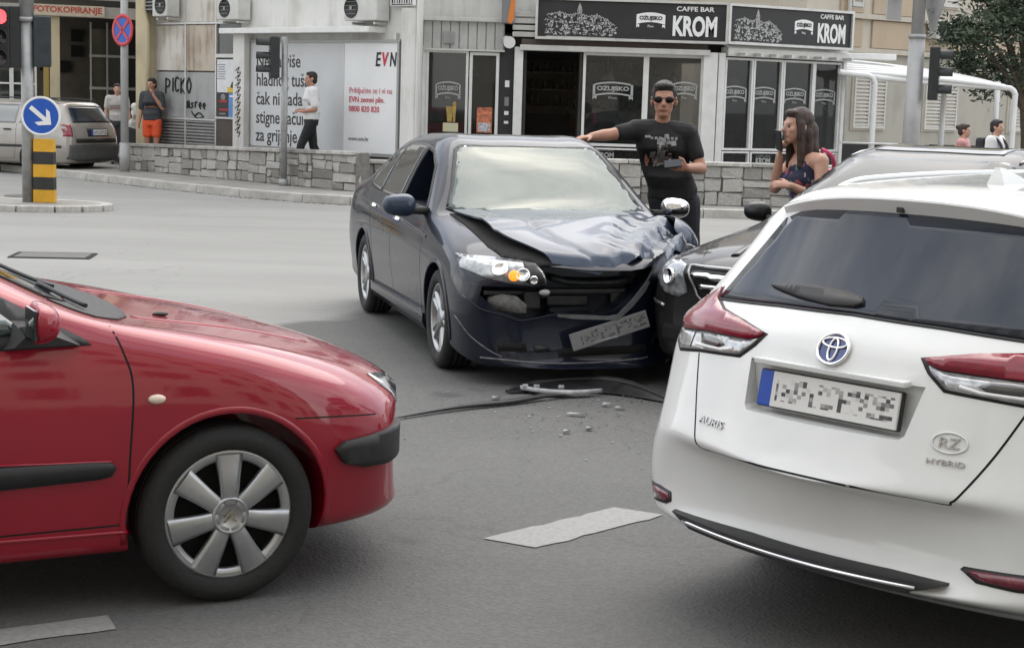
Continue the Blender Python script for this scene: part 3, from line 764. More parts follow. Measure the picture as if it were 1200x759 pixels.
# ---- white estate (origin: ground under the rear bumper)
WHT_ROWS = [
 (-.05, .22, [(.52,.325),(.66,.37),(.70,.45),(.69,.53),(.62,.57),(.45,.585),(.22,.59),(0,.59)]),
 (.01, .23, [(.64,.295),(.79,.335),(.845,.45),(.80,.60),(.70,.66),(.50,.68),(.25,.69),(0,.69)]),
 (.10, .22, [(.68,.265),(.82,.31),(.875,.47),(.85,.68),(.79,.87),(.55,.92),(.28,.945),(0,.95)]),
 (.17, .2, [(.70,.235),(.83,.30),(.885,.50),(.87,.74),(.83,.94),(.62,1.00),(.3,1.03),(0,1.04)]),
 (.33, .16, [(.72,.2),(.845,.29),(.885,.52),(.88,.80),(.845,.985),(.68,1.13),(.34,1.19),(0,1.20)]),
 (.50, .10, [(.72,.2),(.845,.29),(.885,.53),(.875,.84),(.80,1.03),(.64,1.30),(.33,1.39),(0,1.405)]),
 (.60, .06, [(.72,.19),(.845,.28),(.88,.53),(.875,.85),(.80,1.03),(.62,1.37),(.33,1.435),(0,1.45)]),
 (1.0, 0, [(.72,.18),(.845,.27),(.88,.54),(.875,.86),(.80,1.02),(.61,1.41),(.33,1.455),(0,1.47)]),
 (1.9, 0, [(.72,.18),(.845,.27),(.88,.54),(.875,.86),(.80,1.0),(.60,1.425),(.33,1.465),(0,1.475)]),
 (2.7, 0, [(.72,.18),(.845,.27),(.88,.54),(.875,.84),(.80,.98),(.60,1.36),(.33,1.42),(0,1.43)]),
 (3.4, 0, [(.72,.18),(.845,.27),(.88,.52),(.87,.80),(.80,.94),(.70,1.04),(.36,1.09),(0,1.1)]),
 (3.65, 0, [(.72,.18),(.845,.27),(.88,.52),(.86,.78),(.80,.90),(.66,.96),(.34,.98),(0,.985)]),
 (4.15, -.1, [(.70,.19),(.83,.28),(.87,.48),(.85,.68),(.77,.78),(.54,.84),(.28,.86),(0,.865)]),
 (4.5, -.2, [(.6,.22),(.72,.3),(.78,.42),(.76,.55),(.68,.62),(.5,.66),(.25,.68),(0,.68)]),
 (4.58, -.2, [(.5,.26),(.62,.33),(.66,.42),(.64,.5),(.56,.55),(.4,.58),(.2,.59),(0,.59)])]
wht = thing('white_estate', 'white hybrid estate car seen from behind with red and clear tail lamps', 'car', (.911, 4.854, 0), R(43.13 - 90))
wb = Body(WHT_ROWS, [(1.04, .315), (3.64, .315)], .35, lvl=3, cuts=[lambda mb: mb.prism([(-.325,.903),(-.30,.76),(-.285,.745),(.285,.745),(.30,.76),(.325,.903)], .40, 'Y', -.265)])
wb.build('body', P_WHT, wht)
for x in (.87, -.87):
    for y in (1.04, 3.64): wheel(wht, x, y, .315, .205, .21, 'spoke', M_ALLOY)

# ---- beige estate far left (origin: ground under rear bumper)
BEI_ROWS = [
 (.0, .08, [(.55,.34),(.68,.40),(.74,.48),(.74,.58),(.68,.66),(.48,.69),(.24,.70),(0,.70)]),
 (.06, .10, [(.64,.28),(.76,.34),(.82,.48),(.80,.72),(.72,.88),(.52,.93),(.26,.95),(0,.95)]),
 (.14, .08, [(.66,.24),(.78,.31),(.84,.5),(.82,.80),(.75,.96),(.60,1.06),(.3,1.09),(0,1.10)]),
 (.34, .05, [(.68,.22),(.8,.3),(.845,.5),(.83,.84),(.77,.98),(.62,1.28),(.31,1.36),(0,1.37)]),
 (.44, .02, [(.68,.22),(.8,.3),(.845,.5),(.83,.84),(.77,.98),(.60,1.36),(.31,1.41),(0,1.42)]),
 (.9, 0, [(.68,.2),(.8,.28),(.845,.5),(.83,.84),(.77,.98),(.58,1.39),(.31,1.43),(0,1.44)]),
 (1.9, 0, [(.68,.2),(.8,.28),(.845,.5),(.83,.83),(.77,.97),(.57,1.39),(.31,1.43),(0,1.44)]),
 (2.5, 0, [(.68,.2),(.8,.28),(.845,.5),(.83,.82),(.77,.95),(.57,1.34),(.31,1.38),(0,1.39)]),
 (3.1, 0, [(.68,.2),(.8,.28),(.845,.5),(.82,.80),(.76,.91),(.66,1.0),(.32,1.03),(0,1.04)]),
 (3.3, 0, [(.68,.2),(.8,.28),(.845,.5),(.82,.78),(.76,.88),(.62,.93),(.3,.95),(0,.96)]),
 (3.9, -.08, [(.66,.2),(.78,.28),(.82,.46),(.8,.66),(.74,.76),(.52,.81),(.26,.83),(0,.83)]),
 (4.2, -.14, [(.58,.26),(.7,.33),(.74,.44),(.72,.56),(.66,.63),(.46,.67),(.23,.68),(0,.68)])]
bei = thing('beige_estate', 'beige estate car parked by the passage at the kerb', 'car', (-8.2, 32.0, 0), R(160 - 90))
bb = Body(BEI_ROWS, [(.95, .295), (3.45, .295)], .33)
bb.build('body', P_BEI, bei)
for x in (.83, -.83):
    for y in (.95, 3.45): wheel(bei, x, y, .295, .18, .19, 'spoke', M_ALLOY)
# ------------------------------------------------------------------ red hatchback parts
M_BGLASS = mat('side_glass', (.02, .045, .045), .03, 0, spec=.9, coat=.8)
def red_parts():
    b = rb; p = red
    for s in ('R', 'L'):
        b.patch('window_surround', [(-.45,.892),(-.47,.910),(-.62,.990),(-.72,1.045),(-.97,1.170),(-1.28,1.275),(-1.45,1.295),(-1.45,.90),(-.7,.885)], s, M_BLACK, p, off=.004, step=.03)
        b.patch('front_window', [(-.665,.930),(-.69,.965),(-.76,1.020),(-1.0,1.138),(-1.27,1.225),(-1.42,1.245),(-1.42,.93)], s, M_BGLASS, p, off=.012, step=.03)
        b.patch('rear_window', [(-1.50,.93),(-1.50,1.285),(-1.9,1.29),(-2.4,1.25),(-2.55,1.18),(-2.45,.95)], s, M_BGLASS, p, off=.006)
        b.line([(-.385,.955),(-.35,.865),(-.325,.755),(-.338,.52),(-.345,.30)], s, .007, 'door_seam', None, p, smooth=5)
        b.line([(-.345,.30),(-1.40,.30)], s, .006, 'door_seam', None, p)
        b.line([(-1.46,.90),(-1.47,.30)], s, .006, 'door_seam', None, p)
        b.line([(-.34,.275),(-.9,.285),(-2.1,.285)], s, .012, 'sill_crease', P_RED, p, h=.008)
        b.patch('side_moulding', [(-.385,.502),(-.40,.475),(-.44,.468),(-1.38,.44),(-1.40,.46),(-1.40,.535),(-1.38,.545),(-.46,.524),(-.40,.518)], s, M_BLACK, p, off=.020, skirt=.02, step=.03)
        b.line([(-.395,.52),(-.9,.54),(-1.39,.545)], s, .006, 'moulding_edge', P_RED, p, h=.01)
        b.line([(.225,.617),(.40,.610),(.55,.598)], s, .005, 'bumper_seam', None, p, smooth=4)
        b.arch_lip(p, P_RED, .020, .004, -12, 192, sides=(s,))
    # corner bumper strip, projected at an angle so it wraps the corner
    for sg, y in ((1, 35), (-1, 145)):
        q = []
        pts = [(-.07,.500),(-.04,.525),(.18,.542),(.34,.545),(.36,.53),(.36,.47),(.33,.45),(.14,.425),(.03,.430),(-.04,.45)]
        if sg < 0: pts = [(-u, v) for u, v in pts]
        b.patch('bumper_strip', [(u * sg * 0 + u, v) for u, v in [(x + (.0 if sg > 0 else 0), z) for x, z in pts]], ('yaw', y, .62 * sg, .30), M_BLACK, p, off=.022, skirt=.02, step=.025)
    b.patch('headlamp', [(.33,.66),(.46,.685),(.565,.702),(.605,.668),(.60,.60),(.50,.585),(.38,.60),(.31,.63)], 'F', M_LAMP, p, off=.005)
    b.patch('headlamp', mir([(.33,.66),(.46,.685),(.565,.702),(.605,.668),(.60,.60),(.50,.585),(.38,.60),(.31,.63)]), 'F', M_LAMP, p, off=.005)
    b.patch('grille', [(-.26,.66),(.26,.66),(.22,.60),(-.22,.60)], 'F', M_BLACK, p, off=.004)
    b.patch('lower_grille', [(-.5,.42),(.5,.42),(.46,.30),(-.46,.30)], 'F', M_GAP, p, off=.003)
    pl = MB(); pl.box((0, .845, .44), (.52, .012, .11), .004); pl.build('number_plate', M_PLATE, p)
    # windscreen, cowl, bonnet edges (from above)
    b.patch('windscreen', [(.55,-.54),(.4,-.45),(0,-.38),(-.4,-.45),(-.55,-.54),(-.46,-1.27),(-.25,-1.22),(0,-1.2),(.25,-1.22),(.46,-1.27)], 'T', M_DKSCREEN, p, off=.006, relax=10)
    b.patch('cowl', [(.655,-.40),(.60,-.31),(.45,-.245),(.25,-.21),(0,-.20),(-.25,-.21),(-.45,-.245),(-.60,-.31),(-.655,-.40),(-.60,-.545),(-.4,-.44),(0,-.37),(.4,-.44),(.60,-.545)], 'T', M_BLACK, p, off=.004)
    for sg in (1, -1):
        b.line([(sg*.68,-.36),(sg*.67,-.1),(sg*.64,.25),(sg*.56,.54)], 'T', .006, 'bonnet_seam', None, p, smooth=5)
        b.line([(sg*.42,-.22),(sg*.40,0),(sg*.33,.45)], 'T', .03, 'bonnet_crease', P_RED, p, h=.004, smooth=5)
    mb = MB()
    for a, c in (((.50,-.40),(.02,-.46)), ((-.1,-.38),(-.5,-.52))):
        h = [b.hit('T', a[0] + (c[0]-a[0])*t/8, a[1] + (c[1]-a[1])*t/8, .018)[0] for t in range(9)]
        mb.tube(h, .008, 6)
    mb.build('wiper', M_BLACK, p)
    mb = MB(); hh = b.hit('T', .28, -.08, .006)[0]; mb.sphere(hh, (.016, .03, .009)); mb.build('washer_nozzle', M_BLACK, p)
    for s in ('R', 'L'):
        M = b.frame(s, -.249, .712, 0)
        mb = MB(); mb.M = M; mb.sphere((0, 0, .002), (.030, .016, .013), 20, 10); mb.build('side_indicator', mat('indicator_lens', (.75,.62,.5), .12, coat=1), p)
    for sg in (1, -1):
        # mirror foot: black triangle at the pillar
        wing_mirror(p, sg * .93, -.645, .985, P_RED, .085, .068, .064, base=(sg * .80, -.63, .925))
        mb = MB(); mb.loft([[(sg*.79,-.47,.89),(sg*.79,-.74,.885),(sg*.765,-.70,.985),(sg*.765,-.60,.98)],[(sg*.845,-.50,.90),(sg*.865,-.70,.90),(sg*.86,-.66,.935),(sg*.855,-.57,.93)]]); mb.build('mirror_foot', M_BLACK, p, angle=R(50))
    # badge on the moulding (blurred raised lettering is too soft to read: a short chrome underline stands in its place)
    # chevrons on the wheel cover
    for w in [c for c in p.children if c.name.startswith('wheel') and 'arch' not in c.name]:
        sg = 1 if w.location.x > 0 else -1
        mb = MB(); f = sg * (.095 * .80 + .022)
        for dz in (.007, -.012):
            mb.prism([(-.019, dz-.010), (0, dz+.006), (.019, dz-.010), (.019, dz-.004), (0, dz+.013), (-.019, dz-.004)], sg * .006, 'X', f)
        mb.build('emblem', mat('brass_emblem', (.36, .33, .25), .4, .7), w)
M_DKSCREEN = mat('windscreen_glass', (.02, .024, .026), .04, 0, spec=.45)
red_parts()

# ------------------------------------------------------------------ white estate parts
M_SMOKE = mat('rear_glass', (.012, .018, .030), .03, 0, spec=.62)
M_LENS = mat('clear_lens', (.40, .41, .42), .14, .35, coat=1, noise=(30, .4))
def white_parts():
    b = wb; p = wht
    G = [(-.645,1.050),(-.3,1.070),(0,1.078),(.3,1.070),(.645,1.050),(.602,1.15),(.512,1.325),(.45,1.352),(.3,1.376),(.15,1.386),(0,1.388),(-.15,1.386),(-.3,1.376),(-.45,1.352),(-.512,1.325),(-.602,1.15)]
    b.patch('rear_window', G, 'B', M_SMOKE, p, off=.006, relax=14)
    Q = [(x * 1.018, 1.045 + (z - 1.05) * 1.02) for x, z in G]
    b.line(Q[4:5] + G[:0] + Q[:5][::-1][1:], 'B', .012, 'glass_edge', M_BLACK, p, h=.004)
    redp = [(-.825,.985),(-.74,1.035),(-.668,1.078),(-.652,1.045),(-.57,1.018),(-.425,1.0),(-.297,.981),(-.312,.968),(-.362,.954),(-.601,.946),(-.768,.930),(-.80,.95)]
    clr = [(-.770,.926),(-.601,.942),(-.362,.950),(-.318,.962),(-.33,.945),(-.385,.902),(-.607,.884),(-.75,.866),(-.785,.885)]
    rim = [(-.832,.985),(-.668,1.084),(-.648,1.052),(-.57,1.024),(-.425,1.006),(-.284,.982),(-.32,.94),(-.38,.894),(-.607,.876),(-.755,.856),(-.80,.88)]
    for f in ((lambda q: q), mir):
        a = b.patch('tail_lamp', f(rim), 'B', M_BLACK, p, off=.002, step=.03)
        b.patch('red_lens', f(redp), 'B', M_REDL, a, off=.010, step=.025, dish=lambda x, z: .008 * max(0, 1 - abs(z - .985 + .10 * (abs(x) - .6)) / .035))
        b.patch('clear_lens', f(clr), 'B', M_LENS, a, off=.007, step=.025)
        b.patch('lamp_reflector', f([(-.62,.932),(-.56,.938),(-.50,.936),(-.47,.92),(-.50,.905),(-.60,.905)]), 'B', mat('lamp_dark', (.12,.12,.12), .2, .6, coat=1), a, off=.011, step=.02)
        b.line(f([(-.665,.938),(-.672,.882)]), 'B', .008, 'lens_rib', M_BLACK, a, h=.009)
        b.line(f([(-.640,.897),(-.48,.903),(-.42,.915)]), 'B', .012, 'lens_bar', M_WHITE, a, h=.012)
    # tailgate gap, bumper shelf edge
    S = [(-.615,.872),(-.560,.74),(-.50,.625),(-.475,.597),(-.44,.585),(-.2,.597),(0,.600)]
    b.line(S + [(-x, z) for x, z in S[::-1][1:]], 'B', .007, 'tailgate_seam', None, p, smooth=4, step=.02)
    # number plate in its recess
    n = MB(); n.box((0, 0, 0), (.52, .012, .112), .003); o = n.build('number_plate', M_PLATE, p); o.location = (0, .088, .822); o.rotation_euler = (R(-10), 0, 0)
    n = MB(); n.box((0, .012, 0), (.530, .02, .120), .006); o2 = n.build('plate_frame', M_BLACK, p); o2.location = (0, .088, .822); o2.rotation_euler = (R(-10), 0, 0)
    n = MB(); n.box((0, .10, .906), (.56, .05, .018), .004); n.build('handle_bar', P_WHT, p)
    # emblem
    M = b.frame('B', 0, .972, .004); n = MB(); n.M = M
    def ell(rx, ry, cx=0, cy=0, r=.004, z=.004, N=28): n.tube([(cx + rx * math.cos(2*PI*i/N), cy + ry * math.sin(2*PI*i/N), z) for i in range(N)], r, 8, closed=True)
    ell(.056, .051, r=.006); ell(.045, .016, 0, .020, .0042); ell(.0155, .036, 0, -.002, .0042)
    em = n.build('emblem', M_CHROME, p)
    n = MB(); n.M = M; n.lathe([(.0001, .001), (.054, .001)], n=28); n.build('emblem_field', mat('emblem_blue', (.03,.05,.16), .15, .5, coat=1), em)
    text('lettering', 'AURIS', .04, b.frame('B', -.432, .679, .003), M_CHROMED, p, fit=(.135, .024), ext=.003)
    text('lettering', 'HYBRID', .03, b.frame('B', .435, .702, .003), M_CHROMED, p, fit=(.112, .015), ext=.002)
    text('lettering', 'RZ', .03, b.frame('B', .432, .757, .003), M_CHROMED, p, fit=(.060, .030), ext=.003)
    n = MB(); n.M = b.frame('B', .432, .757, .002)
    n.tube([(.052*math.cos(2*PI*i/28), .030*math.sin(2*PI*i/28), .001) for i in range(28)], .0028, 6, closed=True); n.build('badge_ring', P_WHT, p)
    # wiper pod
    b.patch('wiper', [(-.39,1.112),(-.34,1.122),(-.2,1.132),(-.05,1.126),(.01,1.115),(.02,1.10),(-.01,1.088),(-.10,1.083),(-.22,1.092),(-.33,1.104)], 'B', M_BLACK, p, off=.018, skirt=.02, step=.02)
    # spoiler
    n = MB(); rings = []
    for i in range(25):
        t = -1 + i / 12; x = t * .535; d = abs(t) ** 3; dz = -.030 * abs(t) ** 2.2 - .028 * d; dy = .05 * abs(t) ** 2 + .03 * d
        rings.append([(x, .80 + dy*.4, 1.464 + dz), (x, .62 + dy*.7, 1.456 + dz), (x, .47 + dy, 1.437 + dz), (x, .445 + dy, 1.429 + dz), (x, .442 + dy, 1.422 + dz), (x, .474 + dy, 1.372 + dz), (x, .50 + dy, 1.364 + dz), (x, .60 + dy, 1.372 + dz), (x, .8 + dy*.4, 1.43 + dz)])
    n.loft(rings); sp = n.build('spoiler', P_WHT, p, angle=R(38))
    n = MB(); n.box((-.025, .462, 1.392), (.028, .012, .020), .004); n.build('camera_lens', M_BLACK, sp)
    # roof rails, fin
    for sg in (1, -1):
        pts = [(sg*.53,.68,1.415),(sg*.54,.78,1.445),(sg*.545,.95,1.462),(sg*.55,1.5,1.474),(sg*.545,2.2,1.470),(sg*.535,2.6,1.45),(sg*.53,2.75,1.41)]
        n = MB(); n.tube(crom([(x * .93, y + .06, z) for x, y, z in pts], 6, False), .010, 8, sx=.9); n.build('roof_rail', mat('rail_silver', (.62,.63,.63), .35, .6), p)
    n = MB(); n.loft([[(-.03+.03*k, y0, z) , (.03-.03*k, y0, z), (.0, y0 + .001, z)] for k, y0, z in ()] or [[(-.035,.98,1.462),(.035,.98,1.462),(.035,1.17,1.466),(-.035,1.17,1.466)],[(-.02,.985,1.50),(.02,.985,1.50),(.02,1.10,1.495),(-.02,1.10,1.495)],[(-.008,.985,1.525),(.008,.985,1.525),(.008,1.02,1.522),(-.008,1.02,1.522)]])
    n.build('aerial_fin', P_WHT, p, angle=R(50))
    # bumper reflectors and lower trim
    for f in ([(-.80,.395),(-.72,.402),(-.645,.395),(-.635,.365),(-.66,.352),(-.76,.340),(-.80,.365)], [(.80,.405),(.72,.416),(.50,.405),(.49,.395),(.545,.366),(.66,.362),(.80,.37)]):
        a = b.patch('reflector', f, 'B', M_BLACK, p, off=.003, step=.025)
        cx = sum(q[0] for q in f) / len(f); cz = sum(q[1] for q in f) / len(f)
        b.patch('reflector_lens', [(cx + (x - cx) * .84, cz + (z - cz) * .66) for x, z in f], 'B', mat('reflector_red', (.16,.015,.03), .25, coat=1, noise=(60,.3)), a, off=.006, step=.025)
    q = MB(); rings = []; cp = []
    for i in range(31):
        x = -.60 + 1.07 * i / 30; e = min(1, min(i, 30 - i) / 3); zt = .350 + .004 * x; y = min(b.hit('B', x, zt - d_)[0].y for d_ in (0, .012, .024, .036)) - .004
        rings.append([(x, y + .004, zt), (x, y - .008, zt - .004), (x, y - .010, zt - .004 - .034 * e), (x, y + .03, zt - .006 - .046 * e), (x, y + .09, zt - .004 - .044 * e), (x, y + .07, zt)])
        if 1 < i < 29: cp.append((x, y - .013, zt - .020))
    q.loft(rings, smooth=False); q.build('lower_trim', M_BLACK, p, angle=R(40))
    q = MB(); q.tube(cp, .0065, 8); q.build('chrome_strip', M_CHROME, p)
    # side glass and doors
    for s in ('R', 'L'):
        b.patch('side_window', [(.75,1.09),(.70,1.14),(.85,1.32),(1.1,1.36),(1.95,1.385),(2.6,1.32),(3.2,1.10),(3.3,1.02),(1.2,1.04)], s, M_SMOKE, p)
        b.line([(1.5,1.03),(1.45,.75),(1.42,.35),(3.1,.3),(3.35,.5),(3.3,1.0)], s, .006, 'door_seam', None, p)
        b.line([(2.3,1.03),(2.3,.3)], s, .006, 'door_seam', None, p)
        handle(b, s, 1.75, .90, P_WHT, p); handle(b, s, 2.75, .88, P_WHT, p)
        b.arch_lip(p, P_WHT, .03, .006, -12, 192, sides=(s,))
    b.patch('windscreen', [(.62,3.32),(0,3.45),(-.62,3.32),(-.52,2.78),(0,2.72),(.52,2.78)], 'T', M_DKSCREEN, p)
    for f in ((lambda q: q), mir):
        b.patch('headlamp', f([(.30,.66),(.55,.72),(.72,.74),(.70,.64),(.5,.60)]), 'F', M_LAMP, p)
    b.patch('grille', [(-.5,.46),(.5,.46),(.42,.30),(-.42,.30)], 'F', M_BLACK, p)
    for sg in (1, -1): wing_mirror(p, sg * .99, 3.15, 1.02, P_WHT, .11, .08, .08)
M_CHROMED = mat('dull_chrome', (.50, .50, .50), .25, .9)
white_parts()

# ------------------------------------------------------------------ crashed saloon parts
M_AMBER = mat('amber_lamp', (.75, .20, .02), .3, noise=(60, .5), emit=((1.0, .20, .01), .9))
M_PRIMER = mat('scraped_primer', (.24, .26, .285), .6, .1, noise=(12, .6, 8), bump=(40, .4))
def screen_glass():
    """dusty laminated glass: see-through, mirror-like at grazing angles, a pale film for dust with sky glare put into its colour"""
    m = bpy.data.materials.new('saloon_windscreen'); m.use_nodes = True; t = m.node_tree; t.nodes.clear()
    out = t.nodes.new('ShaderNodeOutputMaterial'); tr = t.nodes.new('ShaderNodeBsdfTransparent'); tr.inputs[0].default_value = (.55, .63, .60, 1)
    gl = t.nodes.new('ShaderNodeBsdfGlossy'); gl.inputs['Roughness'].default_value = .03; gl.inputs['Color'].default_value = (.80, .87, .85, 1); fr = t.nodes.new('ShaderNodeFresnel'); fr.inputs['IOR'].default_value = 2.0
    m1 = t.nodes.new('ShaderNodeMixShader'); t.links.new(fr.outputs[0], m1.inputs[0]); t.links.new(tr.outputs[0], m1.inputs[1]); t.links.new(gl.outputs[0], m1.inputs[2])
    df = t.nodes.new('ShaderNodeBsdfDiffuse'); df.inputs[0].default_value = (.30, .34, .33, 1)  # pale film: some dust, plus sky glare painted in as diffuse colour
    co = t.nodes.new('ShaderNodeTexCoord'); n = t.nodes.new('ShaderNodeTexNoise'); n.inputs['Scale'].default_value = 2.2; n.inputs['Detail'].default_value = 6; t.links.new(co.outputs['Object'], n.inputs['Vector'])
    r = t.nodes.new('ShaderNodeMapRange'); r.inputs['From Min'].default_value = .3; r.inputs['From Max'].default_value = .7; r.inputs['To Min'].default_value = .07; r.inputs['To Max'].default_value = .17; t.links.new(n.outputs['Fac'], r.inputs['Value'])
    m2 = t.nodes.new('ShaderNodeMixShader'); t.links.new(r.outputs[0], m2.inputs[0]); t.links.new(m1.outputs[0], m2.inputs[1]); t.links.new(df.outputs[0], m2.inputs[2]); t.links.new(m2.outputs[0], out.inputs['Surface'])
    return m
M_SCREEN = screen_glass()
def saloon_hood():
    """the buckled bonnet: lifted off the wing on one side, folded at the struck corner"""
    def zt(x, y): return nb.hit('T', x, y)[0].z
    rnd = random.Random(3); bm = MB(); NX, NY = 56, 44; grid = []
    re = crom([(.665,-.47),(.615,-.16),(.60,.14),(.535,.45),(.33,.77)], 12, False)
    le = crom([(-.73,-.50),(-.76,-.28),(-.78,-.05),(-.76,.16),(-.69,.345)], 12, False)
    def at(c, t): k = t * (len(c) - 1); i = min(int(k), len(c) - 2); return c[i].lerp(c[i + 1], k - i)
    def tri(v): v = v % 1.0; return abs(v * 2 - 1)
    for j in range(NY + 1):
        t = j / NY; a = at(re, t); c = at(le, t); row = []
        for i in range(NX + 1):
            s = i / NX
            x = a.x + (c.x - a.x) * s
            bow = 4 * s * (1 - s)
            y = a.y + (c.y - a.y) * s + bow * ((.115 * (1 - t)) + (.235 * t))
            z0 = zt(max(-.8, min(.8, x)), min(y, .84))
            if y > .80: z0 -= (y - .80) * .4
            edge = max(0, 1 - s / .22)
            lift = .016 + .040 * math.exp(-((t - .55) / .35) ** 2) * (edge ** .7) + .052 * math.exp(-abs(t - .46 + .10 * s) / .20) * (.45 + .55 * bow) + .02 * t * (1 - s)
            fold = .022 * math.exp(-((s + .35 * t - .78) / .10) ** 2) * min(1, t * 2.2)        # long diagonal ridge
            dmg = max(0, min(1, (s * 1.15 + t * .75 - 1.02) * 2.6))
            cr = dmg * (.070 * (tri(s * 3.3 + t * 2.1 + .15) - .5) + .040 * (tri(s * 5.7 - t * 4.3 + .4) - .5) + .010 * (tri(s * 13 + t * 9) - .5))
            wav = .006 * math.sin(s * 9 + t * 5) * t
            crease = -.012 * math.exp(-((s - .16 - .10 * t) / .02) ** 2) - .010 * math.exp(-((t - .62 + .5 * s) / .03) ** 2) * (1 - dmg)
            z = z0 + lift + fold + cr + wav + crease - .045 * max(0, (t - .93) / .07) ** 1.5 * (1 - .5 * dmg)
            z += .05 * max(0, t - .8) / .2 * max(0, s - .72) / .28
            row.append(bm.v((x, y - dmg * .03 * tri(s * 7), z)))
        grid.append(row)
    for j in range(NY):
        for i in range(NX):
            s, t = i / NX, j / NY
            f = bm.face([grid[j][i], grid[j][i + 1], grid[j + 1][i + 1], grid[j + 1][i]], True)
            q = math.sin(s * 31 + t * 17) + math.sin(s * 19 - t * 43 + 1)
            if .60 < s + .10 * math.sin(t * 20) < .83 and .50 < t < .96 and q > -.9: f.material_index = 1
            if .40 < s < .48 and .90 < t < .97 and q > .5: f.material_index = 1
    o = bm.build('bonnet', [P_NAVY_LIT, M_PRIMER], nav, fix=False)
    for poly in o.data.polygons:
        if poly.normal.z < 0: o.data.flip_normals(); break
    md = o.modifiers.new('thick', 'SOLIDIFY'); md.thickness = .012; md.offset = -1
    me = eval_mesh(o); o.modifiers.clear(); o.data = me; me.name = 'bonnet'
    me.set_sharp_from_angle(angle=R(28))
    return o
P_NAVY_LIT = paint('navy_paint_sky_lit', (.030, .046, .078), metal=.15, rough=.42, cior=1.5, coat=.7)  # same navy paint, base colour lightened to stand in for reflected sky
def navy_parts():
    b = nb; p = nav
    saloon_hood()
    for s in ('R', 'L'):
        op = (s == 'R')
        if op: b.line([(-.70,.958),(-.82,1.06),(-1.06,1.243),(-1.30,1.332),(-1.50,1.354)], s, .022, 'window_seal', M_BLACK, p, h=.006); b.line([(-.66,.962),(-1.50,.966)], s, .02, 'window_seal', M_BLACK, p, h=.006)
        b.patch('window_frame', ([(-1.485,.972),(-1.485,1.352),(-1.6,1.372)] if op else [(-.60,.945),(-.66,.985),(-1.02,1.24),(-1.30,1.345),(-1.6,1.372)]) + [(-2.1,1.368),(-2.45,1.318),(-2.68,1.21),(-2.80,1.09),(-2.80,1.01),(-2.5,.985)], s, M_BLACK, p, off=.003)
        if not op: b.patch('front_window', [(-.72,.968),(-.82,1.06),(-1.06,1.235),(-1.30,1.322),(-1.48,1.343),(-1.50,.972)], s, M_GLASSDK, p, off=.006)
        b.patch('rear_window', [(-1.58,.975),(-1.57,1.347),(-1.8,1.352),(-2.1,1.343),(-2.22,1.32),(-2.26,.985)], s, M_GLASSDK, p, off=.006)
        b.patch('quarter_window', [(-2.31,.99),(-2.27,1.31),(-2.43,1.285),(-2.62,1.20),(-2.74,1.08),(-2.74,1.02)], s, M_GLASSDK, p, off=.006)
        b.line([(-.56,.945),(-.50,.80),(-.47,.55),(-.50,.30),(-.60,.26),(-1.5,.26)], s, .006, 'door_seam', None, p, smooth=4)
        b.line([(-1.535,.96),(-1.54,.6),(-1.53,.26),(-2.15,.26),(-2.25,.42),(-2.30,.62),(-2.42,.80),(-2.52,.97)], s, .006, 'door_seam', None, p, smooth=4)
        b.patch('sill_skirt', [(-.37,.30),(-.45,.325),(-2.2,.30),(-2.31,.30),(-2.31,.20),(-.37,.20)], s, P_NAVY, p, off=.022, skirt=.03)
        b.line([(-.40,.80),(-1.2,.845),(-2.0,.875),(-2.6,.89),(-3.3,.90)], s, .02, 'side_crease', P_NAVY, p, h=.004, smooth=4)
        handle(b, s, -1.36, .845, M_CHROME, p); handle(b, s, -2.30, .875, M_CHROME, p)
        b.arch_lip(p, P_NAVY, .028, .008, -14, 194, sides=(s,))
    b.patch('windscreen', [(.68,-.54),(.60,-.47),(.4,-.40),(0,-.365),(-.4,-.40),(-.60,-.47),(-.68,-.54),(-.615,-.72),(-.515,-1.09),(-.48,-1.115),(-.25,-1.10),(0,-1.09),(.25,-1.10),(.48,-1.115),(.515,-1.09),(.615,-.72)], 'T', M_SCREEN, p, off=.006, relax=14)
    b.line([(.68,-.55),(.615,-.72),(.515,-1.085),(.48,-1.12),(.25,-1.095),(0,-1.085),(-.25,-1.095),(-.48,-1.12),(-.515,-1.085),(-.615,-.72),(-.68,-.55)], 'T', .03, 'screen_seal', M_BLACK, p, h=.006)
    b.patch('cowl', [(.70,-.535),(.60,-.42),(.4,-.35),(0,-.315),(-.4,-.35),(-.60,-.42),(-.70,-.535),(-.4,-.395),(0,-.36),(.4,-.395)], 'T', M_GAP, p, off=.007)
    b.patch('rear_window_glass', [(.62,-3.08),(0,-3.16),(-.62,-3.08),(-.54,-2.62),(0,-2.55),(.54,-2.62)], 'T', M_GLASSDK, p)
    # black engine-bay gap between wing and lifted bonnet
    b.patch('bonnet_gap', [(.69,-.46),(.665,-.15),(.655,.15),(.645,.40),(.60,.60),(.42,.76),(.20,.80),(.30,.55),(.40,.2),(.45,-.1),(.56,-.40)], 'T', M_GAP, p, off=.004)
    # headlamp on the good side
    hl = [(.825,.76),(.66,.762),(.52,.752),(.43,.738),(.405,.70),(.375,.625),(.45,.612),(.58,.625),(.72,.648),(.83,.69)]
    a = b.patch('headlamp', hl, 'F', M_LAMP, p, off=.006, step=.03)
    b.patch('lamp_bezel', [(.50,.742),(.44,.733),(.41,.69),(.385,.632),(.45,.624),(.50,.64)], 'F', M_BLACK, a, off=.009, step=.02)
    for x, z, r in ((.635,.695,.050), (.515,.672,.042), (.455, .655, .026)):
        M = b.frame('F', x, z, .006); n = MB(); n.M = M
        n.lathe([(r, 0), (r * .98, .012), (r * .86, .013), (r * .80, .004), (.001, .001)], n=24); n.build('lamp_ring', M_CHROME, a)
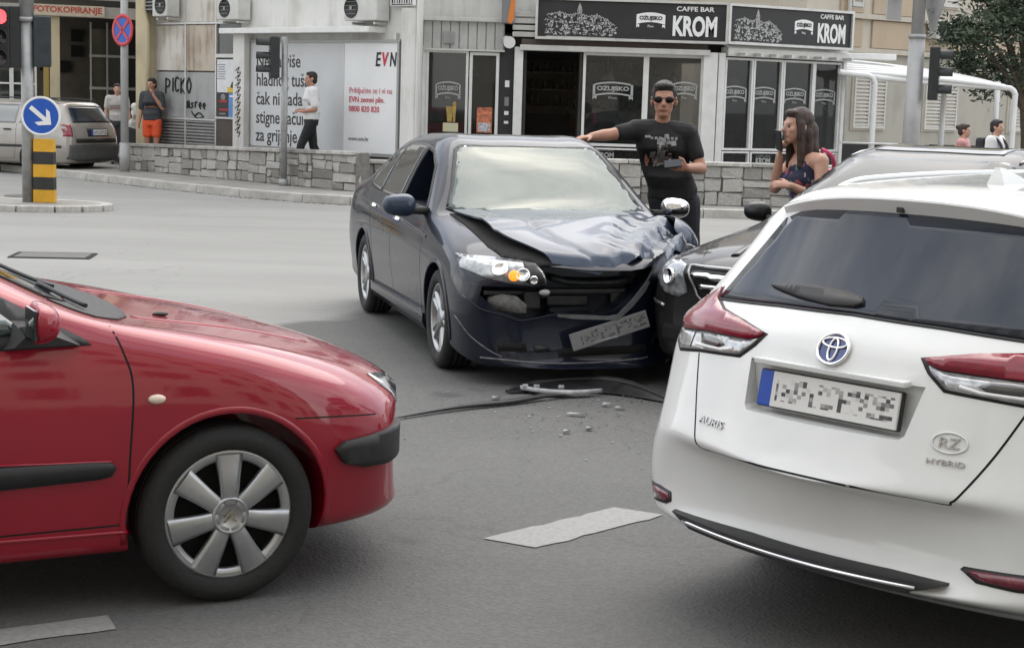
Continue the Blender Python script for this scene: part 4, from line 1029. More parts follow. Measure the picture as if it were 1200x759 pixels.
    M = b.frame('F', .565, .668, .008); n = MB(); n.M = M; n.sphere((0, 0, .003), (.034, .034, .010), 16, 8); n.build('indicator', M_AMBER, a)
    # torn bumper: edges, brackets, hanging trim, plate
    mb = MB()
    for i in range(9): pass
    pts = [(.30,.745),(.20,.72),(.10,.714),(-.10,.716),(-.22,.73)]
    mb.tube([Vector((x, .62, z - .10)) for x, z in pts], .022, 8)
    mb.box((.02, .60, .56), (.62, .04, .03), .008); mb.box((.18, .58, .50), (.26, .03, .06), .01); mb.box((-.12, .60, .50), (.06, .04, .10), .01)
    mb.build('radiator_bars', mat('bay_metal', (.05, .055, .055), .5, .6, noise=(10, .5)), p)
    g = mat('bare_grey_plastic', (.11, .115, .12), .5, noise=(20, .3))
    mb = MB()
    mb.loft([[(x, y + .012, z - h), (x, y - .012, z - h), (x, y - .012, z + h), (x, y + .012, z + h)] for x, y, z, h in ((.30,.80,.437,.007),(.20,.82,.432,.012),(0,.845,.427,.011),(-.06,.85,.432,.016),(-.16,.83,.52,.022),(-.25,.79,.61,.024),(-.31,.74,.69,.016),(-.33,.72,.74,.008))])
    mb.build('hanging_trim', g, p, angle=R(40))
    mb = MB(); mb.loft([[(x, y, z - h), (x, y - .03, z - h), (x, y - .03, z + h), (x, y, z + h)] for x, y, z, h in ((.70,.66,.50,.03),(.62,.70,.505,.05),(.54,.725,.495,.05),(.48,.74,.47,.025))]); mb.build('bumper_foam', mat('dirty_foam', (.16,.16,.155), .9, noise=(18,.5), bump=(25,.6)), p)
    mb = MB(); mb.box((.44,.70,.52), (.10,.05,.10), .01); mb.box((.58,.66,.56), (.30,.04,.025), .006); mb.box((.37,.74,.555), (.05,.05,.035), .012); mb.build('lamp_bracket', M_BLACK, p)
    mb = MB(); mb.sphere((.385,.79,.575), (.035,.02,.018)); mb.build('bracket_end', mat('light_plastic', (.4,.4,.4), .5), p)
    b.line([(.83,.535),(.76,.47),(.70,.448),(.60,.425),(.52,.397),(.40,.415),(.32,.432),(.2,.43)], 'F', .012, 'torn_edge', P_NAVY, p, h=.008, smooth=3)
    b.line([(.74,.17),(.62,.165),(.44,.15),(.25,.145),(0,.15),(-.3,.17)], 'F', .010, 'lip_line', mat('scuffed_edge', (.16,.16,.17), .45, noise=(30,.5)), p, h=.006, smooth=4)
    b.line([(.86,.40),(.80,.30),(.70,.22),(.62,.18)], 'F', .006, 'scratch', mat('scuffed_edge', (.16,.16,.17), .45), p, h=.003, smooth=4)
    b.patch('air_vent', [(.66,.27),(.48,.262),(.47,.215),(.64,.215)], 'F', M_GAP, p, off=.003)
    b.patch('fog_lamp', [(.43,.25),(.34,.248),(.33,.215),(.42,.213)], 'F', M_BLACK, p, off=.012)
    b.patch('lower_grille', [(.28,.23),(-.28,.25),(-.30,.20),(.28,.18)], 'F', M_GAP, p, off=.003)
    n = MB(); n.box((0, 0, 0), (.50, .010, .105), .003); o = n.build('number_plate', M_PLATEG, p); o.location = (-.01, .855, .352); o.rotation_euler = (R(-4), R(-17), R(180))
    n = MB(); n.loft([[(.18,.86,.262),(.18,.85,.255),(.18,.85,.275)],[(-.06,.87,.315),(-.06,.86,.305),(-.06,.86,.328)]]); n.build('plate_strip', mat('light_plastic', (.4,.4,.4), .5), p)
    # seat seen through the open window
    mb = MB(); mb.box((.50, -1.34, 1.02), (.10, .10, .30), .04); mb.box((.50, -1.30, 1.19), (.10, .08, .16), .035); mb.build('seat', mat('seat_cloth', (.10, .075, .055), .9, noise=(20, .3)), p)
    cloth = mat('seat_cloth', (.10, .075, .055), .9)
    for x in (.36, -.36):
        mb = MB(); mb.box((x, -1.38, 1.0), (.42, .12, .46), .05); mb.box((x, -1.38, 1.27), (.24, .09, .15), .04); mb.build('seat', cloth, p)
    mb = MB(); mb.loft([[(.62, -.50, .84), (.62, -.78, .84), (.62, -.80, .92), (.62, -.55, .935)], [(-.62, -.50, .84), (-.62, -.78, .84), (-.62, -.80, .92), (-.62, -.55, .935)]], smooth=False); mb.build('dashboard', mat('dash_grey', (.07, .07, .07), .7), p)
    mb = MB(); mb.tube([(-.36 + .18 * math.cos(2 * PI * i / 24), -.90 - .05 * math.sin(2 * PI * i / 24), .98 + .17 * math.sin(2 * PI * i / 24)) for i in range(24)], .014, 8, closed=True); mb.box((-.36, -.89, .97), (.30, .03, .05), .01); mb.build('steering_wheel', M_BLACK, p)
    mb = MB(); mb.box((0, -1.0, 1.30), (.22, .03, .06), .012); mb.build('inner_mirror', M_BLACK, p)
    # mirrors
    wing_mirror(p, .985, -.70, .985, P_NAVY_LIT, .115, .075, .075, base=(.80, -.68, .945))
    wing_mirror(p, -.985, -.70, .985, M_CHROME, .105, .075, .075, base=(-.80, -.68, .945))
    # rear spoiler lip, roof reflections stay to the paint
    n = MB(); n.loft([[(x, -3.58, 1.06 + d), (x, -3.72, 1.10 + d), (x, -3.72, 1.085 + d), (x, -3.58, 1.045 + d)] for x, d in ((-.6,-.02),(-.5,0),(0,.02),(.5,0),(.6,-.02))]); n.build('boot_spoiler', P_NAVY, p)
    for f in ((lambda q: q), mir): b.patch('tail_lamp', f([(.45,.92),(.70,.92),(.76,.80),(.5,.76)]), 'B', M_REDL, p)
    # bent wing at the struck corner
    mb = MB(); rows = [[(-.74,-.42,.955),(-.80,-.42,.92),(-.86,-.40,.84)],[(-.74,-.20,.975),(-.82,-.20,.95),(-.90,-.18,.85)],[(-.72,.0,.985),(-.83,-.02,.945),(-.90,-.02,.84)],[(-.68,.12,.975),(-.80,.14,.91),(-.87,.10,.80)],[(-.62,.22,.90),(-.74,.22,.84),(-.82,.16,.74)]]
    mb.loft(rows, False, False, True); o = mb.build('bent_wing', P_NAVY_LIT, p); md = o.modifiers.new('t', 'SOLIDIFY'); md.thickness = .01; md2 = o.modifiers.new('s', 'SUBSURF'); md2.levels = 2
    me = eval_mesh(o); o.modifiers.clear(); o.data = me
M_PLATEG = plate_mat('plate_face_grey', False, (.20, .20, .20))
navy_parts()

# ------------------------------------------------------------------ black saloon parts
def black_parts():
    b = kb; p = blk
    b.patch('grille', [(-.52,.765),(0,.775),(.52,.765),(.47,.62),(.40,.56),(-.40,.56),(-.47,.62)], 'F', M_GAP, p, off=.006)
    for z, w in ((.735,.49), (.675,.46), (.615,.42)):
        b.line([(-w,z),(-w/2,z+.006),(0,z+.008),(w/2,z+.006),(w,z)], 'F', .034, 'grille_slat', M_CHROME, p, h=.03)
    g = [(-.54,.775),(0,.787),(.54,.775),(.49,.61),(.41,.545),(-.41,.545),(-.49,.61)]
    b.line(g, 'F', .016, 'grille_frame', M_CHROMED, p, h=.018, closed=True)
    for f in ((lambda q: q), mir):
        a = b.patch('headlamp', f([(.585,.775),(.68,.79),(.80,.80),(.85,.76),(.84,.68),(.74,.60),(.62,.585),(.565,.62)]), 'F', M_LAMP, p, off=.008, step=.03)
        for x, z, r in ((.70,.70,.050),):
            n = MB(); n.M = b.frame('F', f([(x, z)])[0][0], z, .008); n.lathe([(r, 0), (r * .98, .014), (r * .85, .014), (r * .7, .003), (.001, .0)], n=24); n.build('lamp_ring', M_CHROME, a)
        b.patch('air_intake', f([(.40,.40),(.74,.42),(.76,.32),(.42,.30)]), 'F', M_GAP, p)
        b.line(f([(.74,.52),(.80,.53),(.90,.54)]), 'F', .02, 'bumper_trim', M_CHROMED, p, h=.012)
        b.line(f([(.50,.56),(.66,.555),(.84,.575)]), 'F', .006, 'bumper_seam', None, p)
    b.patch('lower_grille', [(-.34,.42),(.34,.42),(.32,.30),(-.32,.30)], 'F', M_GAP, p)
    n = MB(); n.box((0, .845, .46), (.52, .012, .11), .004); n.build('number_plate', M_PLATE, p)
    for sg in (1, -1):
        b.line([(sg*.66,-.60),(sg*.70,-.2),(sg*.66,.2),(sg*.52,.58)], 'T', .006, 'bonnet_seam', None, p, smooth=5)
        b.line([(sg*.40,-.55),(sg*.38,0),(sg*.30,.60)], 'T', .05, 'bonnet_crease', P_BLK, p, h=.010, smooth=5)
        wing_mirror(p, sg * .985, -.90, 1.01, P_BLK, .10, .075, .066, base=(sg * .84, -.88, .96))
    b.patch('windscreen', [(.74,-.70),(.4,-.60),(0,-.56),(-.4,-.60),(-.74,-.70),(-.585,-1.40),(-.3,-1.36),(0,-1.35),(.3,-1.36),(.585,-1.40)], 'T', M_DKSCREEN, p, off=.006, relax=10)
    b.patch('sunroof', [(-.45,-1.52),(.45,-1.52),(.44,-2.35),(-.44,-2.35)], 'T', M_GLASSDK, p, off=.004)
    mb = MB()
    for a, c in (((.5,-.64),(.05,-.60)), ((-.05,-.62),(-.5,-.68))):
        h = [b.hit('T', a[0] + (c[0]-a[0])*t/8, a[1] + (c[1]-a[1])*t/8, .02)[0] for t in range(9)]
        mb.tube(h, .009, 6)
    mb.build('wiper', M_BLACK, p)
    for s in ('R', 'L'):
        b.patch('side_window', [(-.90,.985),(-1.30,1.27),(-1.6,1.37),(-2.1,1.395),(-2.7,1.37),(-3.2,1.22),(-3.3,1.04),(-2,1.0)], s, M_GLASSDK, p)
        b.line([(-.80,.96),(-.75,.5),(-.80,.27),(-1.9,.26),(-1.9,1.0)], s, .006, 'door_seam', None, p)
        handle(b, s, -1.7, .90, P_BLK, p); handle(b, s, -2.75, .92, P_BLK, p)
        b.line([(-.5,.55),(-2.4,.55)], s, .03, 'side_moulding', P_BLK, p, h=.012)
        b.arch_lip(p, P_BLK, .03, .007, -12, 192, sides=(s,))
    for f in ((lambda q: q), mir): b.patch('tail_lamp', f([(.45,.92),(.72,.92),(.80,.80),(.5,.74)]), 'B', M_REDL, p)
    b.patch('rear_window', [(.62,-3.42),(0,-3.5),(-.62,-3.42),(-.54,-2.92),(0,-2.86),(.54,-2.92)], 'T', M_GLASSDK, p)
    # roof bars seen through the glare: two slim side rails
    for sg in (1, -1):
        n = MB(); n.tube([b.hit('T', sg * .585, -1.45 - .15 * i, .006)[0] for i in range(11)], .008, 6); n.build('roof_trim', M_CHROMED, p)
black_parts()

# ------------------------------------------------------------------ beige estate parts
def beige_parts():
    b = bb; p = bei
    b.patch('rear_window', [(-.64,1.02),(0,1.03),(.64,1.02),(.55,1.30),(.5,1.335),(0,1.345),(-.5,1.335),(-.55,1.30)], 'B', M_SMOKE, p)
    b.patch('rear_bumper', [(-.80,.60),(0,.61),(.80,.60),(.80,.34),(.6,.30),(-.6,.30),(-.80,.34)], 'B', mat('grey_bumper', (.07,.072,.07), .7, noise=(20,.2)), p, off=.03, skirt=.04, step=.06)
    b.patch('tailgate_strip', [(-.66,.72),(.66,.72),(.66,.64),(-.66,.64)], 'B', M_BLACK, p, off=.008)
    for f in ((lambda q: q), mir): b.patch('tail_lamp', f([(.71,.99),(.79,.99),(.83,.76),(.73,.76)]), 'B', M_REDL, p, off=.01, step=.03)
    b.patch('plate_panel', [(-.34,.92),(.34,.92),(.34,.76),(-.34,.76)], 'B', M_BLACK, p, off=.006)
    n = MB(); n.box((0, 0, 0), (.52, .012, .11), .003); o = n.build('number_plate', M_PLATEW, p); o.location = b.hit('B', 0, .835, .02)[0]
    b.line([(-.68,.98),(-.67,.70),(.67,.70),(.68,.98)], 'B', .006, 'tailgate_seam', None, p)
    mb = MB(); mb.tube([b.hit('B', .02 + .05 * i, 1.04 + .012 * i, .015)[0] for i in range(8)], .008, 6); mb.build('wiper', M_BLACK, p)
    for s in ('R', 'L'):
        b.patch('rear_side_window', [(.50,1.01),(.55,1.24),(.66,1.33),(1.32,1.345),(1.32,.99)], s, M_SKYGL, p)
        b.patch('rear_door_window', [(1.40,.985),(1.40,1.345),(2.12,1.34),(2.12,.975)], s, M_SKYGL, p)
        b.patch('front_window', [(2.20,.97),(2.20,1.335),(2.45,1.30),(2.95,1.06),(3.02,.96)], s, M_SKYGL, p)
        b.line([(.30,.56),(1.5,.55),(3.0,.53)], s, .05, 'side_moulding', M_BLACK, p, h=.015)
        b.line([(1.36,.98),(1.34,.6),(1.40,.30),(3.0,.28),(3.05,.9)], s, .006, 'door_seam', None, p)
        b.line([(2.16,.97),(2.16,.3)], s, .006, 'door_seam', None, p)
        handle(b, s, 1.55, .86, M_BLACK, p); handle(b, s, 2.35, .85, M_BLACK, p)
        b.arch_lip(p, P_BEI, .03, .006, -12, 192, sides=(s,))
        n = MB(); n.tube(crom([(({'R':1,'L':-1}[s])*.54, y, z) for y, z in ((.55,1.43),(.65,1.46),(1.2,1.475),(2.1,1.465),(2.25,1.42))], 4, False), .014, 6); n.build('roof_rail', M_BLACK, p)
    b.patch('windscreen', [(.58,3.05),(0,3.12),(-.58,3.05),(-.5,2.56),(0,2.5),(.5,2.56)], 'T', M_DKSCREEN, p)
    for sg in (1, -1): wing_mirror(p, sg * .93, 2.85, .98, M_BLACK)
M_PLATEW = plate_mat('plate_face_white', True)
M_SKYGL = mat('side_window_glass', (.16, .17, .17), .06, 0, spec=1.0, coat=1)
beige_parts()
# ------------------------------------------------------------------ masonry and plaster
def grimy(name, col, dirt=(.35, .33, .30), amt=.5, rough=.85, sc=1.2):
    """plaster or panel with rain streaks and patchy dirt of its own"""
    m = bpy.data.materials.new(name); m.use_nodes = True; t = m.node_tree; b = t.nodes['Principled BSDF']
    co = t.nodes.new('ShaderNodeTexCoord'); mp = t.nodes.new('ShaderNodeMapping'); mp.inputs['Scale'].default_value = (3.2, 3.2, .5)
    t.links.new(co.outputs['Object'], mp.inputs['Vector'])
    n = t.nodes.new('ShaderNodeTexNoise'); n.inputs['Scale'].default_value = sc; n.inputs['Detail'].default_value = 8; n.inputs['Roughness'].default_value = .68; t.links.new(mp.outputs['Vector'], n.inputs['Vector'])
    n2 = t.nodes.new('ShaderNodeTexNoise'); n2.inputs['Scale'].default_value = 1.3; n2.inputs['Detail'].default_value = 9; t.links.new(co.outputs['Object'], n2.inputs['Vector'])
    ad = t.nodes.new('ShaderNodeMath'); ad.operation = 'MULTIPLY'; t.links.new(n.outputs['Fac'], ad.inputs[0]); t.links.new(n2.outputs['Fac'], ad.inputs[1])
    r = t.nodes.new('ShaderNodeMapRange'); r.inputs['From Min'].default_value = .22; r.inputs['From Max'].default_value = .36; r.inputs['To Max'].default_value = amt
    t.links.new(ad.outputs[0], r.inputs['Value'])
    mx = t.nodes.new('ShaderNodeMix'); mx.data_type = 'RGBA'; mx.inputs['A'].default_value = (*col, 1); mx.inputs['B'].default_value = (*dirt, 1)
    t.links.new(r.outputs['Result'], mx.inputs['Factor']); t.links.new(mx.outputs['Result'], b.inputs['Base Color']); b.inputs['Roughness'].default_value = rough
    bp = t.nodes.new('ShaderNodeBump'); bp.inputs['Strength'].default_value = .15; bp.inputs['Distance'].default_value = .02; t.links.new(n2.outputs['Fac'], bp.inputs['Height']); t.links.new(bp.outputs['Normal'], b.inputs['Normal'])
    return m
M_PLAST = grimy('white_plaster', (.66, .655, .63), (.42, .40, .36), .6)
M_CREAM = grimy('cream_plaster', (.62, .57, .47), (.40, .36, .30), .6)
M_PANW = grimy('stained_panel', (.60, .575, .52), (.34, .29, .23), 1.0, .6, 1.6)
M_PANB = grimy('rusty_panel', (.50, .44, .36), (.28, .21, .15), 1.0, .6, 1.8)
M_PANG = grimy('grey_panel', (.36, .365, .36), (.24, .24, .235), .8, .6)
M_ALU = mat('aluminium_frame', (.58, .58, .56), .4, .35, noise=(6, .12))
M_WFRAME = mat('white_frame', (.70, .70, .68), .45, noise=(5, .08))
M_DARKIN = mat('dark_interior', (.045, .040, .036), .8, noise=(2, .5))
M_PANE = mat('shop_glass', (.030, .034, .032), .03, 0, spec=.7, noise=(.7, .5, 3))
M_LOUV = mat('grey_louvre', (.30, .30, .29), .6, noise=(6, .2))
M_BROWN = mat('brown_panel', (.085, .065, .055), .6, noise=(3, .3))
M_YEL = grimy('ochre_column', (.52, .45, .30), (.33, .28, .19), .7)
M_CONC = grimy('old_concrete', (.40, .385, .35), (.25, .23, .20), .8)

def stone_mat():
    m = bpy.data.materials.new('rough_stone'); m.use_nodes = True; t = m.node_tree; b = t.nodes['Principled BSDF']
    oi = t.nodes.new('ShaderNodeObjectInfo'); r = t.nodes.new('ShaderNodeValToRGB'); e = r.color_ramp.elements
    e[0].color = (.24, .23, .205, 1); e[1].color = (.50, .485, .45, 1); x = e.new(.5); x.color = (.43, .415, .385, 1)
    t.links.new(oi.outputs['Random'], r.inputs['Fac'])
    co = t.nodes.new('ShaderNodeTexCoord'); n = t.nodes.new('ShaderNodeTexNoise'); n.inputs['Scale'].default_value = 9; n.inputs['Detail'].default_value = 8; n.inputs['Roughness'].default_value = .7
    t.links.new(co.outputs['Object'], n.inputs['Vector'])
    mr = t.nodes.new('ShaderNodeMapRange'); mr.inputs['From Min'].default_value = .3; mr.inputs['From Max'].default_value = .7; mr.inputs['To Min'].default_value = .6; mr.inputs['To Max'].default_value = 1.25; t.links.new(n.outputs['Fac'], mr.inputs['Value'])
    mx = t.nodes.new('ShaderNodeMix'); mx.data_type = 'RGBA'; mx.blend_type = 'MULTIPLY'; mx.inputs['Factor'].default_value = 1
    t.links.new(r.outputs['Color'], mx.inputs['A']); t.links.new(mr.outputs['Result'], mx.inputs['B']); t.links.new(mx.outputs['Result'], b.inputs['Base Color'])
    b.inputs['Roughness'].default_value = .9
    bp = t.nodes.new('ShaderNodeBump'); bp.inputs['Strength'].default_value = .7; bp.inputs['Distance'].default_value = .03; t.links.new(n.outputs['Fac'], bp.inputs['Height']); t.links.new(bp.outputs['Normal'], b.inputs['Normal'])
    return m
M_STONE = stone_mat()
M_MORT = mat('dark_mortar', (.17, .163, .15), .95, noise=(12, .3))
STONES = []
def stone_mesh(k):
    rnd = random.Random(k); bm = bmesh.new()
    bmesh.ops.create_cube(bm, size=1)
    bmesh.ops.bevel(bm, geom=bm.edges[:], offset=.07, segments=1, affect='EDGES')
    for v in bm.verts:
        v.co.x += rnd.uniform(-.05, .05); v.co.z += rnd.uniform(-.07, .07); v.co.y += rnd.uniform(-.12, .12)
    for f in bm.faces: f.smooth = False
    me = bpy.data.meshes.new('stone'); bm.to_mesh(me); bm.free(); me.materials.append(M_STONE); return me
for k in range(8): STONES.append(stone_mesh(k))
def stone_wall(label, a, b, z0, ha, hb, seed, group='rubble walls along the pavement', coping=True):
    """rubble wall from a to b; every stone a piece of its own"""
    rnd = random.Random(seed); a = Vector(a); b = Vector(b); d = b - a; L_ = d.length; rz = math.atan2(d.y, d.x)
    t = thing('stone_wall', label, 'wall', (a.x, a.y, z0), rz, group)
    mb = MB(); mb.loft([[(0, .03, -.1), (0, .32, -.1), (0, .32, ha - .03), (0, .03, ha - .03)], [(L_, .03, -.1), (L_, .32, -.1), (L_, .32, hb - .03), (L_, .03, hb - .03)]], smooth=False); mb.build('wall_core', M_MORT, t)
    x = 0.0
    while x < L_ - .05:        # columns of broken courses
        wcol = min(rnd.uniform(.32, .66), L_ - x)
        if L_ - x - wcol < .25: wcol = L_ - x
        h = ha + (hb - ha) * (x + wcol / 2) / L_ - (.06 if coping else 0); zz = 0.0
        while zz < h - .02:
            hh = rnd.uniform(.11, .22)
            if h - zz - hh < .09: hh = h - zz
            n = 1 if wcol < .34 else rnd.choice((1, 2, 2, 2, 3)) if wcol > .6 else rnd.choice((1, 2, 2)); cuts = sorted(rnd.uniform(.28, .72) if n == 2 else (i + 1 + rnd.uniform(-.15, .15)) / n for i in range(n - 1)); cuts = [0] + cuts + [1]
            for c0, c1 in zip(cuts, cuts[1:]):
                w = wcol * (c1 - c0); o = link_mesh('stone', rnd.choice(STONES), t)
                o.location = (x + wcol * (c0 + c1) / 2, .07 + rnd.uniform(-.012, .012), zz + hh / 2); o.scale = (w - .014, .16, hh - .014); o.rotation_euler = (0, rnd.choice((0, PI)), 0)
            zz += hh
        x += wcol
    if coping:
        n = max(1, int(L_ / .9)); m_ = None
        for i in range(n):
            x0, x1 = L_ * i / n, L_ * (i + 1) / n; hz = ha + (hb - ha) * (i + .5) / n
            if m_ is None:
                q = MB(); q.box((0, .15, 0), (1, .40, .06), .012); o = q.build('coping_stone', M_STONE, t); m_ = o.data
            else: o = link_mesh('coping_stone', m_, t)
            o.location = ((x0 + x1) / 2, 0, hz - .03); o.scale = (x1 - x0 - .01, 1, 1); o.rotation_euler = (0, -math.atan2(hb - ha, L_), 0)
    return t
stone_wall('low rubble stone wall below the white billboard and graffiti panels', (-7.62, 32.0), (-2.68, 26.9), .13, .52, .66, 11)
stone_wall('short rubble stone wall set back behind the crashed saloon', (-2.62, 27.75), (-.9, 27.75), .13, .50, .50, 12)
stone_wall('rubble stone wall in front of the cafe windows', (-.2, 26.05), (5.75, 26.05), .13, .69, .69, 13)
# raised terrace behind the walls
mb = MB(); vs = [mb.v((x, y, .30)) for x, y in ((-7.5, 32.25), (-2.55, 27.2), (-2.5, 28.1), (-.1, 28.1), (-.1, 26.4), (5.7, 26.4), (7.2, 31.5), (9, 50), (-10, 50), (-9.2, 36))]
mb.face(vs); bmesh.ops.triangulate(mb.bm, faces=mb.bm.faces[:]); tag(mb.build('terrace_ground', M_PAVE), kind='structure')

def frame_local(t): return t   # children are given in the thing's own axes: x right along the facade, -y to the street

# ------------------------------------------------------------------ wing with panels and billboard (recedes to the left)
wing = thing('shop_wing', 'white plastered shop wing with stained panels and graffiti, running back to the left', 'building', (-1.77, 28.0, 0), R(-43))
mb = MB(); mb.prism([(0, 0), (-4.85, 0), (-4.85, 4.39), (-4.09, 4.39)], 9.0, 'Z', 0); mb.build('wall', M_PLAST, wing)
mb = MB(); mb.prism([(-4.86, .13), (-7.65, .13), (-7.65, 4.39), (-4.86, 4.39)], 9.0, 'Z', 0); mb.build('rear_wall', M_CONC, wing)
mb = MB(); mb.prism([(.3, -.25), (-8.2, -.25), (-8.2, 4.6), (-4.2, 4.6)], .16, 'Z', 9.01); mb.build('roof', M_CONC, wing)
# panel grid
def panel(x0, x1, z0, z1, m, y=-.02, d=.06, name='panel'):
    q = MB(); q.box(((x0 + x1) / 2, y + d / 2, (z0 + z1) / 2), (x1 - x0 - .03, d, z1 - z0 - .03), .006); return q.build(name, m, wing)
X3 = [-7.66, -6.66, -5.66, -4.80]
panel(X3[0], X3[1], 3.03, 4.1, M_PANW, .02); panel(X3[1], X3[2], 3.03, 4.1, M_PANW, .02); panel(X3[2], X3[3], 3.03, 4.1, M_PANW, .02)
panel(X3[0], X3[1], 2.08, 3.0, M_PANW, .02); panel(X3[1], X3[2], 2.08, 3.0, M_PANB, .02)
panel(X3[0], X3[1], 1.16, 2.08, M_PANG, .02); panel(X3[1], X3[2], 1.16, 2.08, M_PANG, .02)
for a, b_ in ((X3[0], X3[1]), (X3[1], X3[2])):
    q = MB()
    for i in range(13): q.box(((a + b_) / 2, .04, .36 + i * .062), (b_ - a - .06, .05, .03))
    q.box(((a + b_) / 2, .09, .74), (b_ - a - .04, .02, .82)); q.build('vent_louvre', M_LOUV, wing)
q = MB()
for x in X3[:3]: q.box((x, .055, 2.2), (.035, .10, 3.8))
for z in (3.02,): q.box(((X3[0] + X3[3]) / 2, .045, z), (X3[3] - X3[0], .10, .04))
q.box(((X3[0] + X3[2]) / 2, .05, 1.15), (2.0, .105, .04)); q.box(((X3[2] + X3[3]) / 2, .04, 2.39), (.84, .10, .07)); q.box(((X3[2] + X3[3]) / 2, .04, 1.20), (.84, .09, .04))
q.build('panel_frame', M_ALU, wing)
q = MB(); q.box(((X3[2] + X3[3]) / 2, .06, 2.71), (.76, .03, .58)); q.build('window', M_PANE, wing)
panel(X3[2], X3[3], .4, 1.18, M_BROWN, .02)
q = MB(); q.box((-7.88, .05, 4.5), (.40, .5, 9.0), .02); q.build('column', M_YEL, wing)
q = MB(); q.tube([(-7.70, -.25, 9), (-7.70, -.25, 3.3), (-7.62, -.22, 3.0), (-7.62, -.22, .3)], .05, 10); q.build('drainpipe', M_YEL, wing)
# concrete slab lip over the billboard and its flanking pillar
q = MB(); q.box((-2.9, -.19, 2.84), (4.24, .42, .10), .01); q.build('canopy', M_WFRAME, wing)
q = MB(); q.box((-4.63, -.10, 1.5), (.34, .26, 2.58), .01); q.build('pillar', M_PLAST, wing)
q = MB(); q.box((-.13, -.06, 1.7), (.22, .14, 3.0), .01); q.box((-.46, -.03, 1.5), (.05, .08, 2.58)); q.build('corner_trim', M_PLAST, wing)
# graffiti: brush strokes lying on the panels
def strokes(name, segs, w, y, parent, m=M_BLACKP):
    q = MB()
    for sgm in segs:
        P = crom([(x, y, z) for x, z in sgm], 5, False) if len(sgm) > 2 else [Vector((x, y, z)) for x, z in sgm]
        q.tube(P, w, 6)
    o = q.build(name, m, parent); o.scale = (1, 1, 1); return o
def letters(txt, x, z, h, w, jitter=.02, seed=1):
    G = {'P': [[(0, 0), (0, 1)], [(0, 1), (.6, .85), (.5, .5), (0, .45)]], 'I': [[(.2, 0), (.2, .9)]], 'C': [[(.6, .85), (.2, .95), (0, .5), (.2, .05), (.6, .15)]], 'K': [[(0, 0), (0, 1)], [(.6, 1), (0, .45), (.65, 0)]], 'O': [[(.3, 1), (0, .5), (.3, 0), (.65, .5), (.3, 1)]],
         'm': [[(0, 0), (.05, .7), (.25, .8), (.3, 0)], [(.3, .6), (.5, .8), (.6, 0)]], 'i': [[(.2, 0), (.2, .6)]], 's': [[(.5, .7), (.1, .6), (.4, .3), (0, .05)]], 'r': [[(0, 0), (.1, .7), (.5, .65)]], 'e': [[(0, .35), (.5, .4), (.3, .75), (0, .35), (.4, .0)]]}
    rnd = random.Random(seed); out = []; cx = x
    for ch in txt:
        dz = rnd.uniform(-jitter, jitter)
        for s_ in G[ch]: out.append([(cx + a * w, z + dz + b * h) for a, b in s_])
        cx += w * (.95 if ch not in 'Ii' else .55)
    return out
strokes('graffiti', letters('PICKO', -7.32, 1.66, .30, .21, .03), .016, .008, wing)
strokes('graffiti', letters('msree', -6.60, 1.38, .16, .14, .03, 4) + [[(-6.45, 1.30), (-6.35, 1.22), (-6.2, 1.28), (-6.05, 1.20)], [(-6.38, 1.24), (-6.28, 1.17), (-6.1, 1.19)]], .014, .008, wing)
sg_ = []
rnd = random.Random(9)
for i in range(9):
    z = 2.1 - i * .14; sg_.append([(-4.72, z), (-4.60, z + .07), (-4.66, z - .04), (-4.56, z - .02), (-4.62, z - .12)])
strokes('graffiti', sg_, .008, -.233, wing)

# billboard
bill = thing('billboard', 'large white billboard with black slogan and red text above the stone wall', 'billboard', (-1.77, 28.0, 0), R(-43))
q = MB(); q.box((-2.40, -.05, 1.67), (4.08, .06, 1.92), .004); q.build('panel', mat('poster_paper', (.74, .75, .75), .6, noise=(1.1, .05, 3)), bill)
q = MB(); q.box((-3.10, -.083, 1.67), (2.68, .006, 1.90)); q.build('poster_half', mat('poster_grey', (.55, .56, .565), .6, noise=(.8, .08, 4)), bill)
q = MB(); q.box((-2.40, -.06, 2.65), (4.20, .09, .05)); q.box((-2.40, -.06, .68), (4.20, .09, .05)); q.box((-4.46, -.06, 1.67), (.05, .09, 1.94)); q.box((-.34, -.06, 1.67), (.05, .09, 1.94)); q.build('frame', mat('grey_frame', (.33, .33, .32), .5, .4), bill)
q = MB(); q.box((-1.6, -.04, .47), (2.5, .05, .36)); q.build('plinth', mat('dark_plinth', (.045, .043, .04), .8), bill)
M_SLOGAN = mat('slogan_print', (.040, .040, .042), .6)
for i, s_ in enumerate(('Nema više', 'hladnog tuša,', 'čak ni kada', 'stigne račun', 'za grijanje.')):
    text('lettering', s_, .34, facing(-4.27, -.088, 2.30 - i * .347), M_SLOGAN, bill, sx=.90, align='LEFT', bold=.004)
M_REDP = mat('red_print', (.55, .03, .06), .6); M_PINK = mat('pink_print', (.62, .20, .24), .6); M_GREYP = mat('grey_print', (.22, .22, .23), .6)
for i, (s_, m) in enumerate((('Priključite se i vi na', M_PINK), ('EVN zemni plin.', M_REDP), ('0800 820 820', M_REDP))):
    text('lettering', s_, .145, facing(-1.62, -.088, 1.80 - i * .165), m, bill, sx=1.0, align='LEFT')
text('lettering', 'www.evn.hr', .11, facing(-1.62, -.088, .95), M_GREYP, bill, align='LEFT')
text('lettering', 'E', .36, facing(-.86, -.088, 2.34), M_BLACKP, bill, fit=(.14, .24), shear=.15, bold=.006)
text('lettering', 'V', .36, facing(-.68, -.088, 2.34), M_REDP, bill, fit=(.17, .24), shear=.15, bold=.012)
text('lettering', 'N', .36, facing(-.48, -.088, 2.34), M_BLACKP, bill, fit=(.17, .24), shear=.15, bold=.006)

